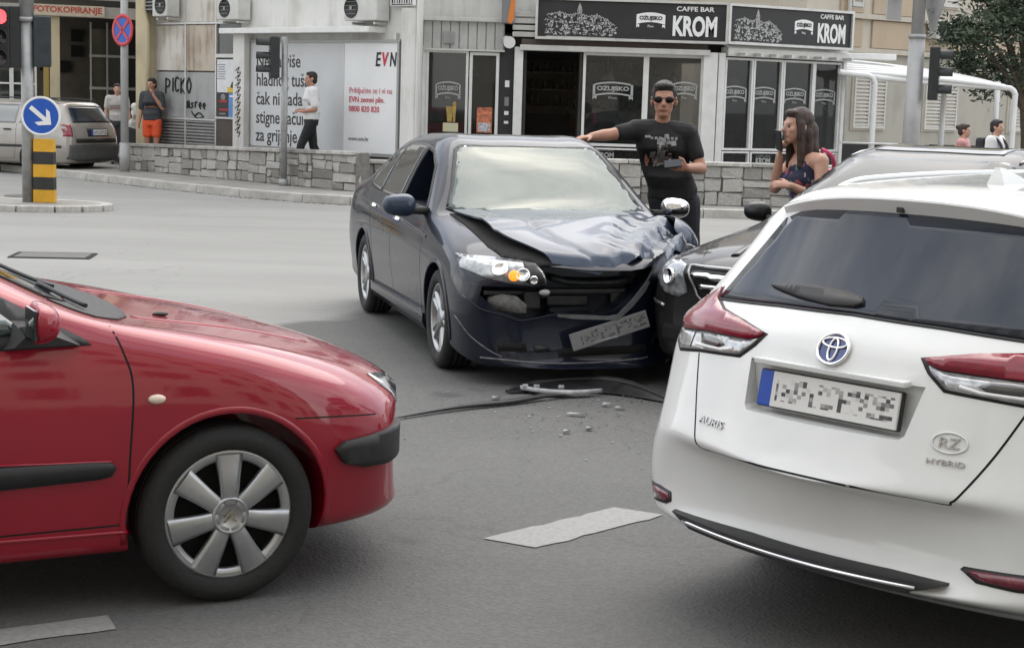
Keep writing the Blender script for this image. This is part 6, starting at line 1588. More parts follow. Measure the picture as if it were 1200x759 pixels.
q = MB(); q.loft([[(6.05, 31.0, 2.43), (6.2, 33.2, 2.70)], [(7.0, 31.1, 2.41), (7.0, 33.3, 2.68)], [(8.6, 31.35, 2.31), (8.6, 33.55, 2.53)], [(9.45, 31.5, 2.22), (9.5, 33.7, 2.40)]], False, False, True); o = q.build('roof_sheet', mat('milky_sheet', (.66, .67, .66), .4), can)
md = o.modifiers.new('t', 'SOLIDIFY'); md.thickness = .012; me = eval_mesh(o); o.modifiers.clear(); o.data = me
q = MB(); q.box((6.9, 32.9, 2.78), (1.2, .3, .12), .02); q.build('roof_box', M_WTUBE, can)
q = MB(); q.tube([(6.1, 30.9, 1.10), (7.2, 30.9, 1.10)], .02, 6); q.build('rail', M_WTUBE, can)
# dark planters / screens under the canopy
for i, (x, y, w, l) in enumerate(((7.0, 32.6, 1.9, 'long dark terrace screen under the left half of the canopy'), (9.1, 33.0, 1.6, 'dark terrace screen under the right half of the canopy'))):
    t = thing('terrace_screen', l, 'screen', (x, y, .3), R(12), 'dark terrace screens')
    q = MB(); q.box((0, 0, .38), (w, .06, .72), .008); q.build('panel', mat('screen_dark', (.035, .037, .035), .6, noise=(3, .4)), t)
    q = MB(); q.box((0, 0, .76), (w + .04, .10, .03)); q.box((-w / 2, 0, .38), (.05, .09, .74)); q.box((w / 2, 0, .38), (.05, .09, .74)); q.build('frame', M_BLACK, t)

M_GALV = mat('galvanised', (.34, .345, .34), .5, .5, noise=(7, .2, 6))
M_PGREY = mat('pole_grey', (.38, .38, .375), .5, .2, noise=(3, .12))
M_SIGNAL = mat('signal_black', (.018, .020, .020), .5, noise=(10, .3))
M_SIGB = mat('sign_blue', (.012, .085, .42), .35, noise=(8, .08)); M_SIGR = mat('sign_red', (.50, .035, .05), .35, noise=(8, .1)); M_SIGW = mat('sign_white', (.76, .76, .75), .4)
M_LENSD = mat('signal_lens_dark', (.03, .03, .03), .2, coat=1)
M_LENSR = mat('signal_lens_red', (.8, .05, .05), .3, emit=((1, .06, .07), 1.6))

def signal(name, label, loc, rz, n=3, s=.30, lit=None, group='traffic light heads', plate=False, deep=.13):
    """signal head facing local -Y: case, visors and lenses"""
    t = thing(name, label, 'traffic light', loc, rz, group)
    q = MB(); q.box((0, .02, 0), (s * .92, .16, s * n + .02), .02)
    for k in range(n - 1): q.box((0, -.062, -s * n / 2 + s * (k + 1)), (s * .94, .012, .012))
    q.build('case', M_SIGNAL, t)
    for k in range(n):
        z = s * (n / 2 - .5 - k); r = s * .36
        q = MB(); q.at(0, -.06, z); q.lathe([(r, 0), (r * .8, -.012), (.001, -.02)], axis='Y', n=20); q.build('lens', M_LENSR if lit == k else M_LENSD, t)
        q = MB(); q.at(0, -.06, z); q.lathe([(r * 1.08, 0), (r * 1.08, -deep - .06), (r * 1.02, -deep - .06), (r * 1.02, 0)], axis='Y', n=20, arc=(R(-20), R(200))); q.build('visor', M_SIGNAL, t)
    return t

# tall grey pole at the right with its signal and the back of a warning sign
t = thing('signal_pole', 'thick pale grey pole with a collar, right of the cafe', 'pole', (6.50, 27, .13))
q = MB(); q.cyl((0, 0, 0), (0, 0, 2.82), .145, .130, 20); q.build('lower_pole', M_PGREY, t)
q = MB(); q.cyl((0, 0, 2.80), (0, 0, 6.5), .105, .095, 20); q.cyl((0, 0, 2.78), (0, 0, 2.84), .150, .140, 20); q.build('upper_pole', M_PGREY, t)
q = MB(); q.box((0, -.142, .9), (.12, .02, .22), .006); q.build('hatch', M_GALV, t)
q = MB()
for i in range(14): a = i * 2.4; q.box((.143 * math.cos(a), .143 * math.sin(a), .15 + .06 * i), (.05, .05, .07), .01)
q.build('torn_stickers', mat('sticker_scraps', (.40, .41, .42), .7, noise=(20, .4)), t)
signal('traffic_light', 'black traffic light seen from the side on the thick pale pole', (6.80, 26.86, 2.34), R(72), 3, .28, None, 'traffic light heads', deep=.15)
q = MB()
t = thing('warning_sign', 'triangular sign seen from behind at the top of the thick pale pole', 'sign', (6.70, 27.05, 3.42), R(-74), 'backs of traffic signs')
q.prism([(-.42, .36), (.42, .36), (.45, .31), (.03, -.40), (-.03, -.40), (-.45, .31)], .02, 'Y', .06); q.build('plate', M_PGREY, t)
q = MB(); q.box((0, .02, -.05), (.06, .10, .05)); q.build('clamp', M_GALV, t)
t = thing('square_sign', 'edge of a second sign behind the thick pale pole', 'sign', (6.28, 27.12, 3.62), R(55), 'backs of traffic signs')
q = MB(); q.prism([(-.30, -.42), (.30, -.42), (.30, .35), (-.30, .35)], .02, 'Y', .16); q.build('plate', M_PGREY, t)
q = MB(); q.box((0, .09, 0), (.06, .14, .05)); q.build('clamp', M_GALV, t)

# slim pole before the billboard
t = thing('signal_pole', 'slim grey signal pole in front of the white billboard', 'pole', (-4.01, 28.0, .13))
q = MB(); q.cyl((0, 0, 0), (0, 0, 2.53), .060, .056, 14); q.cyl((0, 0, 0), (0, 0, .12), .09, .08, 14); q.build('tube', M_GALV, t)
signal('traffic_light', 'two-lamp black traffic light on the slim pole before the billboard', (-4.19, 27.88, 2.306), R(-72), 3, .225, None, deep=.16)

# no stopping sign on its pole
t = thing('sign_pole', 'grey pole carrying the round no-stopping sign', 'pole', (-7.53, 31.25, .13))
q = MB(); q.cyl((0, 0, 0), (0, 0, 4.6), .078, .07, 14); q.cyl((0, 0, 0), (0, 0, .55), .10, .10, 14); q.build('tube', M_PGREY, t)
t = thing('no_stopping_sign', 'round blue no-stopping sign with red rim and red cross', 'sign', (-7.54, 31.14, 2.80), R(-38))
q = MB(); q.lathe([(.001, -.002), (.24, -.002)], axis='Y', n=36); q.build('blue_field', M_SIGB, t)
q = MB(); q.lathe([(.305, .012), (.305, -.006), (.235, -.006), (.235, .0)], axis='Y', n=36); q.lathe([(.305, .012), (.001, .014)], axis='Y', n=36)
for a in (45, -45):
    q.M = Matrix.Rotation(R(a), 4, 'Y'); q.box((0, -.007, 0), (.50, .006, .055))
q.M = Matrix.Identity(4); q.build('red_ring', M_SIGR, t)
q = MB(); q.box((0, .05, 0), (.10, .07, .04)); q.build('clamp', M_GALV, t)

# near-left island: pole, signals, bollard and direction sign
tag_kind = None
isl = thing('traffic_island', None, None); isl['kind'] = 'structure'
ip = crom([(-12, 24.1), (-8.5, 23.45), (-7.0, 23.5), (-6.1, 23.35), (-5.75, 22.85), (-6.0, 22.35), (-6.8, 22.1), (-8.5, 22.15), (-12, 22.2)], 6)
q = MB(); q.prism([(p.x, p.y) for p in ip], .075, 'Z', .0); q.build('island_top', M_PAVE, isl)
rim_ = dens(ip[::3], .9)
km = None
for i in range(len(rim_)):
    a, b_ = rim_[i], rim_[(i + 1) % len(rim_)]; d = b_ - a
    if d.length < .05 or a.x < -9.5: continue
    if km is None:
        q = MB(); q.box((0, 0, .04), (1, .16, .09), .012); o = q.build('kerb_stone', M_KERB, isl); km = o.data
    else: o = link_mesh('kerb_stone', km, isl)
    o.location = ((a.x + b_.x) / 2, (a.y + b_.y) / 2, 0); o.rotation_euler = (0, 0, math.atan2(d.y, d.x)); o.scale = (d.length - .008, 1, 1)
t = thing('signal_pole', 'grey signal pole beside the blue arrow sign on the island', 'pole', (-6.90, 22.97, .07))
q = MB(); q.cyl((0, 0, 0), (0, 0, 2.58), .085, .085, 16); q.cyl((0, 0, 2.56), (0, 0, 4.6), .10, .10, 16); q.cyl((0, 0, 2.52), (0, 0, 2.58), .11, .11, 16); q.build('tube', M_GALV, t)
signal('traffic_light', 'traffic light with a lit red lamp at the left edge', (-7.24, 22.86, 2.36), R(14), 3, .28, 0, deep=.14)
t = thing('traffic_light', 'boxy dark traffic light seen from behind, right of the island pole', 'traffic light', (-6.70, 23.02, 2.32), R(20), 'traffic light heads')
q = MB(); q.box((0, 0, 0), (.24, .17, .70), .02); q.build('case', mat('signal_blue_black', (.022, .028, .036), .5, noise=(8, .3)), t)
for k in range(3):
    q = MB(); q.at(0, .085, .22 - .22 * k); q.lathe([(.085, 0), (.085, .15), (.08, .15), (.08, 0)], axis='Y', n=16, arc=(R(-20), R(200))); q.build('visor', M_SIGNAL, t)
q = MB(); q.at(0, .085, 0)
for k in range(3): q.at(0, .088, .22 - .22 * k); q.lathe([(.07, 0), (.001, .008)], axis='Y', n=16)
q.build('lens', M_LENSD, t)
q = MB(); q.box((-.28, .06, .05), (.34, .14, .85), .02); q.build('back_board', M_SIGNAL, t)
t = thing('bollard', 'square bollard with yellow and black bands under the blue arrow sign', 'bollard', (-6.66, 22.95, .08))
M_YELB = mat('bollard_yellow', (.62, .33, .02), .45, noise=(8, .12)); M_BLKB = mat('bollard_black', (.022, .022, .022), .5, noise=(8, .3))
for k in range(5):
    f = lambda z: .147 - .010 * z / .9
    z0, z1 = k * .178, (k + 1) * .178; q = MB(); a, b_ = f(z0), f(z1)
    q.loft([[(-a, -.07, z0), (a, -.07, z0), (a, .07, z0), (-a, .07, z0)], [(-b_, -.07, z1), (b_, -.07, z1), (b_, .07, z1), (-b_, .07, z1)]], smooth=False); q.build('band', M_YELB if k % 2 == 0 else M_BLKB, t)
t = thing('direction_sign', 'round blue sign with a white arrow pointing down right', 'sign', (-6.68, 22.86, 1.29), R(4))
q = MB(); q.lathe([(.001, -.002), (.245, -.002)], axis='Y', n=40); q.build('blue_field', M_SIGB, t)
q = MB(); q.lathe([(.275, .015), (.275, -.004), (.243, -.004), (.243, .0)], axis='Y', n=40); q.build('white_rim', M_SIGW, t)
q = MB(); q.lathe([(.275, .015), (.001, .016)], axis='Y', n=40); q.build('back', M_GALV, t)
q = MB(); q.M = Matrix.Rotation(R(40), 4, 'Y')
q.prism([(-.19, .030), (.07, .030), (-.01, .125), (.055, .125), (.185, 0), (.055, -.125), (-.01, -.125), (.07, -.030), (-.19, -.030)], .006, 'Y', -.009); q.build('arrow', M_SIGW, t)
q = MB(); q.box((0, .05, -.2), (.06, .06, .16)); q.build('clamp', M_GALV, t)

# ------------------------------------------------------------------ crash debris on the road
M_DEB = mat('debris_black', (.018, .018, .019), .45, noise=(15, .4)); M_DEBW = mat('debris_white', (.34, .345, .35), .4, noise=(15, .4))
q = MB(); P = crom([(-.62, 8.46, .012), (-.3, 8.78, .02), (.0, 9.0, .02), (.2, 9.18, .025), (.36, 9.28, .02)], 6, False)
q.tube(P, [.004 + .012 * math.sin(PI * i / (len(P) - 1)) for i in range(len(P))], 8, sx=1.6); tag(q.build('trim_strip', M_DEB), 'long thin black trim strip lying on the asphalt before the crashed saloon', 'car debris', None)
q = MB(); P = crom([(-.02, 9.36, .015), (.15, 9.58, .03), (.45, 9.68, .05), (.70, 9.52, .06), (.90, 9.22, .03)], 8, False)
q.tube(P, [.008 + .014 * math.sin(PI * i / (len(P) - 1)) for i in range(len(P))], 8, sx=1.3)
P2 = crom([(.0, 9.34, .01), (.3, 9.42, .012), (.6, 9.40, .012), (.88, 9.20, .012)], 8, False)
for i in range(len(P) - 1):
    j = int(i * (len(P2) - 1) / (len(P) - 1)); j2 = int((i + 1) * (len(P2) - 1) / (len(P) - 1)); q.face([q.v(P[i]), q.v(P[i + 1]), q.v(P2[j2]), q.v(P2[j])], True)
tag(q.build('bumper_piece', M_DEB), 'broken curved black bumper piece lying under the crashed nose', 'car debris')
q = MB(); rows = []
for i in range(13):
    f = i / 12; w_ = .008 + .032 * math.sin(PI * f) ** .7; c0 = Vector((.06 + .48 * f, 9.40 - .10 * math.sin(PI * f) - .02 * f, .035)); rows.append([c0 + Vector((0, -w_, -.012)), c0 + Vector((0, -w_ * .5, .012)), c0 + Vector((0, w_, .004)), c0 + Vector((0, w_, -.02))])
q.loft(rows)
for f in (.06, .2, .5): q.box((.06 + .48 * f, 9.38, .045), (.035, .035, .02), .006)
tag(q.build('lamp_piece', M_DEBW), 'white broken lamp surround lying on the black bumper piece', 'car debris')
rnd = random.Random(21)
spots = [(.37, 8.72, .12, .02, 'thin white sliver on the road below the broken lamp surround'), (.42, 8.35, .035, .03, 'tiny white shard nearest the dashed line among the debris'), (.30, 8.25, .04, .02, 'small pale shard on the road left of the white sliver'), (.55, 9.05, .05, .05, 'pale shard beside the curved bumper piece'), (.62, 8.95, .06, .02, 'grey shard between the white estate and broken bumper piece'), (-.08, 9.15, .05, .03, 'pale shard at the left tip of the bumper piece')]
for x, y, a, b_, l in spots:
    q = MB(); q.at(x, y, .012, rnd.uniform(-.3, .3)); q.loft([[(-a / 2, -b_ / 2, -.006), (a / 2, -b_ / 3, -.006), (a / 2 * .8, b_ / 2, -.006), (-a / 3, b_ / 2, -.006)], [(-a / 2, -b_ / 2, .004), (a / 2, -b_ / 3, .010), (a / 2 * .8, b_ / 2, .004), (-a / 3, b_ / 2, .008)]], smooth=False)
    tag(q.build('debris_shard', M_DEBW), l, 'car debris', 'crash debris shards')
q = MB()
for i in range(420):
    x = rnd.gauss(.35, .50); y = rnd.gauss(9.0, .55); a = rnd.uniform(.004, .012) if i % 9 else rnd.uniform(.010, .016)
    q.at(x, y, .004 + a * .3, rnd.uniform(0, 6), rnd.uniform(-.5, .5)); q.box((0, 0, 0), (a, a * rnd.uniform(.25, .8), a * .22))
tag(q.build('glass_crumbs', mat('crumbs', (.20, .205, .21), .35, noise=(7, .9))), kind='stuff')
# short kerbside weeds and road grit along the kerb
q = MB()
for i in range(420):
    k = rnd.randrange(2, 9); f = rnd.random(); a = Vector(KERB[k]).lerp(Vector(KERB[k + 1]), f); q.at(a.x + rnd.uniform(-.05, .05), a.y - rnd.uniform(.02, .22), .006, rnd.uniform(0, 6)); s_ = rnd.uniform(.008, .03); q.box((0, 0, 0), (s_, s_ * .7, .008))
tag(q.build('gutter_grit', mat('grit', (.20, .18, .15), .95)), kind='stuff')

# ------------------------------------------------------------------ tree at the right
def leaf_mat():
    m = bpy.data.materials.new('leaves'); m.use_nodes = True; t = m.node_tree; b = t.nodes['Principled BSDF']
    co = t.nodes.new('ShaderNodeTexCoord'); n = t.nodes.new('ShaderNodeTexNoise'); n.inputs['Scale'].default_value = 1.6; n.inputs['Detail'].default_value = 6
    r = t.nodes.new('ShaderNodeValToRGB'); e = r.color_ramp.elements; e[0].position = .35; e[0].color = (.034, .058, .036, 1); e[1].position = .68; e[1].color = (.10, .13, .078, 1)
    t.links.new(co.outputs['Object'], n.inputs['Vector']); t.links.new(n.outputs['Fac'], r.inputs['Fac']); t.links.new(r.outputs['Color'], b.inputs['Base Color']); b.inputs['Roughness'].default_value = .55
    return m
M_LEAFM = leaf_mat(); M_BARK = mat('bark', (.10, .08, .06), .9, noise=(9, .4), bump=(14, .6))
def tree(label, loc, H, blobs, n, seed, sz=.085):
    rnd = random.Random(seed); t = thing('tree', label, 'tree', loc)
    q = MB(); q.tube(crom([(0, 0, 0), (.05, .02, H * .2), (-.04, .05, H * .4), (.05, 0, H * .6)], 5, False), [.16 - .006 * i for i in range(16)], 10); q.build('trunk', M_BARK, t)
    q = MB()
    for (x, y, z, r) in blobs:
        q.tube(crom([(0, 0, H * .35), (x * .4, y * .4, H * .35 + (z - H * .35) * .55), (x, y, z)], 4, False), [.07 - .006 * i for i in range(9)], 6)
        for k in range(7):
            d = Vector((rnd.gauss(0, 1), rnd.gauss(0, 1), rnd.gauss(0, .8))).normalized() * r * .95; q.tube([(x, y, z), (x + d.x * .5, y + d.y * .5, z + d.z * .4), (x + d.x, y + d.y, z + d.z)], [.02, .012, .005], 5)
    q.build('limbs', M_BARK, t)
    vs, fs = [], []
    for (x, y, z, r) in blobs:
        for c in range(int(26 * r * r) + 6):
            d = Vector((rnd.gauss(0, 1), rnd.gauss(0, 1), rnd.gauss(0, 1))).normalized() * r * rnd.uniform(.35, 1.05); d.z *= .8; c0 = Vector((x, y, z)) + d; cr_ = rnd.uniform(.12, .26)
            for k in range(n):
                p = c0 + Vector((rnd.gauss(0, cr_), rnd.gauss(0, cr_), rnd.gauss(0, cr_ * .7))); u = Vector((rnd.gauss(0, 1), rnd.gauss(0, 1), rnd.gauss(0, .6))).normalized(); w = u.cross(Vector((rnd.gauss(0, 1), rnd.gauss(0, 1), rnd.gauss(0, 1)))).normalized(); s1 = sz * rnd.uniform(.6, 1.2)
                i0 = len(vs); vs += [p - u * s1, p + w * s1 * .34, p + u * s1, p - w * s1 * .34]; fs.append((i0, i0 + 1, i0 + 2, i0 + 3))
    me = bpy.data.meshes.new('crown'); me.from_pydata([tuple(v) for v in vs], [], fs); me.materials.append(M_LEAFM); link_mesh('crown', me, t)
    return t
tree('dark green leafy tree at the right edge beyond the canopy', (10.75, 34.6, .13), 4.6, [(-.3, 0, 3.9, 1.0), (-1.0, -.2, 3.2, .75), (-.5, .3, 2.5, .6), (.7, .1, 3.4, 1.1), (.2, 0, 4.9, 1.0), (-1.1, .1, 4.2, .6), (.6, -.2, 2.4, .7), (-.75, 0, 5.0, .8), (-1.55, -.1, 3.3, .4), (-1.5, 0, 4.6, .5), (-1.2, .2, 2.5, .4)], 80, 5, .075)

# ------------------------------------------------------------------ street behind the viewer (out of view; the near pair is set close and tall to block sky light)
def back_house(label, x, y, w, h, m, seed, rz=0.0):
    t = thing('street_house', label, 'building', (x, y, 0), rz, 'houses closing the street')
    q = MB(); q.box((0, -4, h / 2), (w, 8, h)); q.build('wall', m, t)
    q = MB(); q.box((0, -4, h + .15), (w + .6, 8.6, .3)); q.build('roof', M_CONC, t)
    for i in range(int(w / 2.6)):
        for k in range(int(h / 3.1)):
            q = MB(); q.box((-w / 2 + 1.5 + i * 2.6, .02, 1.7 + k * 3.1), (1.1, .06, 1.5)); q.build('window', M_PANE, t)
back_house('unseen pale plastered house opposite the cafe, set close and tall to block sky light', -15, -7.5, 22, 16, M_PALE, 1)
back_house('unseen cream house opposite the cafe with dark windows, set close and tall to block sky light', 11, -8, 26, 18, M_CREAM, 2)
back_house('long grey house down the street to the left', -42, 62, 40, 12, M_CONC, 3, R(150))
back_house('pale house down the street to the right', 44, 52, 34, 11, M_PALE, 4, R(-155))
# ------------------------------------------------------------------ people
def skin(name, c): return mat(name, c, .5, noise=(9, .10), spec=.4)
M_SK1 = skin('skin_tan', (.42, .22, .15)); M_SK2 = skin('skin_light', (.52, .30, .22))
def hair_mat(name, c):
    m = mat(name, c, .5, noise=(30, .5)); t = m.node_tree; b = t.nodes['Principled BSDF']
    co = [n for n in t.nodes if n.bl_idname == 'ShaderNodeTexCoord'][0]; mp = t.nodes.new('ShaderNodeMapping'); mp.inputs['Scale'].default_value = (90, 90, 7)
    n = t.nodes.new('ShaderNodeTexNoise'); n.inputs['Scale'].default_value = 1; n.inputs['Detail'].default_value = 4; bp = t.nodes.new('ShaderNodeBump'); bp.inputs['Strength'].default_value = .8; bp.inputs['Distance'].default_value = .02
    t.links.new(co.outputs['Object'], mp.inputs['Vector']); t.links.new(mp.outputs['Vector'], n.inputs['Vector']); t.links.new(n.outputs['Fac'], bp.inputs['Height']); t.links.new(bp.outputs['Normal'], b.inputs['Normal']); return m
M_HAIRD = hair_mat('dark_hair', (.018, .013, .011)); M_HAIRB = hair_mat('brown_hair', (.040, .021, .016))
M_TBLK = mat('black_tshirt', (.012, .012, .013), .85, noise=(8, .3)); M_JEAN = mat('dark_jeans', (.022, .024, .030), .85, noise=(12, .35))
M_TWHT = mat('white_shirt', (.68, .68, .68), .8, noise=(6, .08)); M_TROU = mat('black_trousers', (.014, .014, .015), .8, noise=(8, .3))
M_TGREY = mat('charcoal_tshirt', (.045, .048, .056), .85, noise=(6, .2)); M_ORNG = mat('orange_shorts', (.75, .10, .03), .7, noise=(5, .15))
M_SHOE = mat('dark_shoe', (.03, .03, .03), .6, noise=(10, .3)); M_SHORT = mat('dark_shorts', (.05, .055, .065), .8, noise=(8, .2)); M_PINK2 = mat('pink_top', (.55, .28, .27), .8, noise=(6, .15)); M_BAGP = mat('pink_bag', (.70, .10, .22), .5, noise=(8, .15))
def floral():
    m = bpy.data.materials.new('floral_dress'); m.use_nodes = True; t = m.node_tree; b = t.nodes['Principled BSDF']
    co = t.nodes.new('ShaderNodeTexCoord'); v = t.nodes.new('ShaderNodeTexVoronoi'); v.inputs['Scale'].default_value = 26; t.links.new(co.outputs['Object'], v.inputs['Vector'])
    r = t.nodes.new('ShaderNodeValToRGB'); e = r.color_ramp.elements; r.color_ramp.interpolation = 'CONSTANT'
    e[0].color = (.016, .018, .045, 1); e[1].position = .62; e[1].color = (.05, .07, .20, 1)
    for p, c in ((.74, (.28, .07, .10, 1)), (.84, (.08, .16, .14, 1)), (.92, (.32, .30, .34, 1))): x = e.new(p); x.color = c
    s = t.nodes.new('ShaderNodeSeparateColor'); t.links.new(v.outputs['Color'], s.inputs[0]); t.links.new(s.outputs[0], r.inputs['Fac']); t.links.new(r.outputs['Color'], b.inputs['Base Color']); b.inputs['Roughness'].default_value = .8
    return m
M_FLOR = floral()

class Flesh:
    """overlapping rounded pieces fused into one continuous surface"""
    def __init__(s): s.mb = MB()
    def cap(s, a, b, ra, rb, flat=1.0, ax=None):
        a = Vector(a); b = Vector(b); d = b - a; L_ = d.length or 1e-4; d.normalize()
        u = Vector(ax) if ax is not None else (Vector((1, 0, 0)) if abs(d.x) < .8 else Vector((0, 0, 1)))
        u = (u - d * u.dot(d)).normalized(); w = d.cross(u); n = 14; rings = []
        for k in range(5): th = PI / 2 * k / 5; rings.append((a - d * ra * math.cos(th) * .9, ra * max(.05, math.sin(th))))
        for k in range(7): t = k / 6; rings.append((a + d * L_ * t, ra + (rb - ra) * t))
        for k in range(1, 6): th = PI / 2 * k / 5; rings.append((b + d * rb * math.sin(th) * .9, rb * max(.05, math.cos(th))))
        s.mb.loft([[c + u * r * math.cos(2 * PI * i / n) + w * r * flat * math.sin(2 * PI * i / n) for i in range(n)] for c, r in rings]); return s
    def ell(s, c, r, rot=None):
        t = bmesh.new(); bmesh.ops.create_uvsphere(t, u_segments=20, v_segments=14, radius=1)
        M = Matrix.Translation(c) @ (rot or Matrix.Identity(4)) @ Matrix.Diagonal((*r, 1)); s.mb.merge(t, M); t.free(); return s
    def rings(s, R_):
        """stack of ellipses (centre, half width vector u, half depth vector w) from bottom to top"""
        n = 20; s.mb.loft([[Vector(c) + Vector(u) * math.cos(2 * PI * i / n) + Vector(w) * math.sin(2 * PI * i / n) for i in range(n)] for c, u, w in R_]); return s
    def build(s, name, m, parent, vox=.01, smooth=3, wrinkle=0.0):
        o = s.mb.build(name, m, parent)
        md = o.modifiers.new('r', 'REMESH'); md.mode = 'VOXEL'; md.voxel_size = vox
        if wrinkle:
            tx = bpy.data.textures.new('wr', 'CLOUDS'); tx.noise_scale = .09
            dd = o.modifiers.new('d', 'DISPLACE'); dd.texture = tx; dd.strength = wrinkle; dd.mid_level = .5
        sm = o.modifiers.new('s', 'SMOOTH'); sm.iterations = smooth; sm.factor = .5
        me = eval_mesh(o); o.modifiers.clear(); o.data = me; me.name = name
        for p in me.polygons: p.use_smooth = True
        if not me.materials: me.materials.append(m)
        return o

def base_skel(h, face=(0, -1), lean=(0, 0)):
    """joints of a relaxed standing figure h metres tall; face = the way it looks; lean shifts the upper body"""
    k = h / 1.75; f = Vector((*face, 0)).normalized(); r = Vector((-f.y, f.x, 0)) * -1   # r: the figure's right
    U = Vector((0, 0, 1)); J = {}; ln = Vector((*lean, 0))
    J['pel'] = U * .95 * k; J['waist'] = U * 1.08 * k + ln * .35; J['chest'] = U * 1.28 * k + ln * .75; J['neck'] = U * 1.46 * k + ln; J['head'] = U * 1.625 * k + ln * 1.1 + f * .015
    for s, g in (('R', 1), ('L', -1)):
        J['sh' + s] = U * 1.42 * k + r * g * .185 * k + ln * .97; J['el' + s] = U * 1.13 * k + r * g * .24 * k + ln * .6; J['wr' + s] = U * .89 * k + r * g * .25 * k + f * .06
        J['hip' + s] = U * .92 * k + r * g * .095 * k; J['kn' + s] = U * .50 * k + r * g * .105 * k + f * .02; J['an' + s] = U * .085 * k + r * g * .11 * k
    J['f'] = f; J['r'] = r; J['k'] = k; return J

def hand(F, wr, d, n, k, curl=.6, side=1):
    """palm, four fingers and a thumb; d along the hand, n out of the back of the hand"""
    d = Vector(d).normalized(); n = Vector(n); n = (n - d * n.dot(d)).normalized(); x = d.cross(n) * side
    wr = Vector(wr); F.cap(wr, wr + d * .075 * k, .030 * k, .037 * k, .48, x)
    for i, (o, l) in enumerate(((-.027, .066), (-.009, .074), (.009, .070), (.026, .055))):
        p0 = wr + d * .085 * k + x * o * k; c = curl * (1 + .12 * i); p1 = p0 + (d * math.cos(c * .6) - n * math.sin(c * .6)) * l * .45 * k
        p2 = p1 + (d * math.cos(c * 1.5) - n * math.sin(c * 1.5)) * l * .33 * k; p3 = p2 + (d * math.cos(c * 2.2) - n * math.sin(c * 2.2)) * l * .25 * k
        F.cap(p0, p1, .0100 * k, .0092 * k); F.cap(p1, p2, .0092 * k, .0084 * k); F.cap(p2, p3, .0084 * k, .007 * k)
    q0 = wr + d * .022 * k - x * .026 * k; q1 = q0 + (d * .65 - x * .75 - n * .2).normalized() * .038 * k; q2 = q1 + (d * .9 - x * .25 - n * .35).normalized() * .030 * k
    F.cap(q0, q1, .014 * k, .0115 * k); F.cap(q1, q2, .0112 * k, .0085 * k)

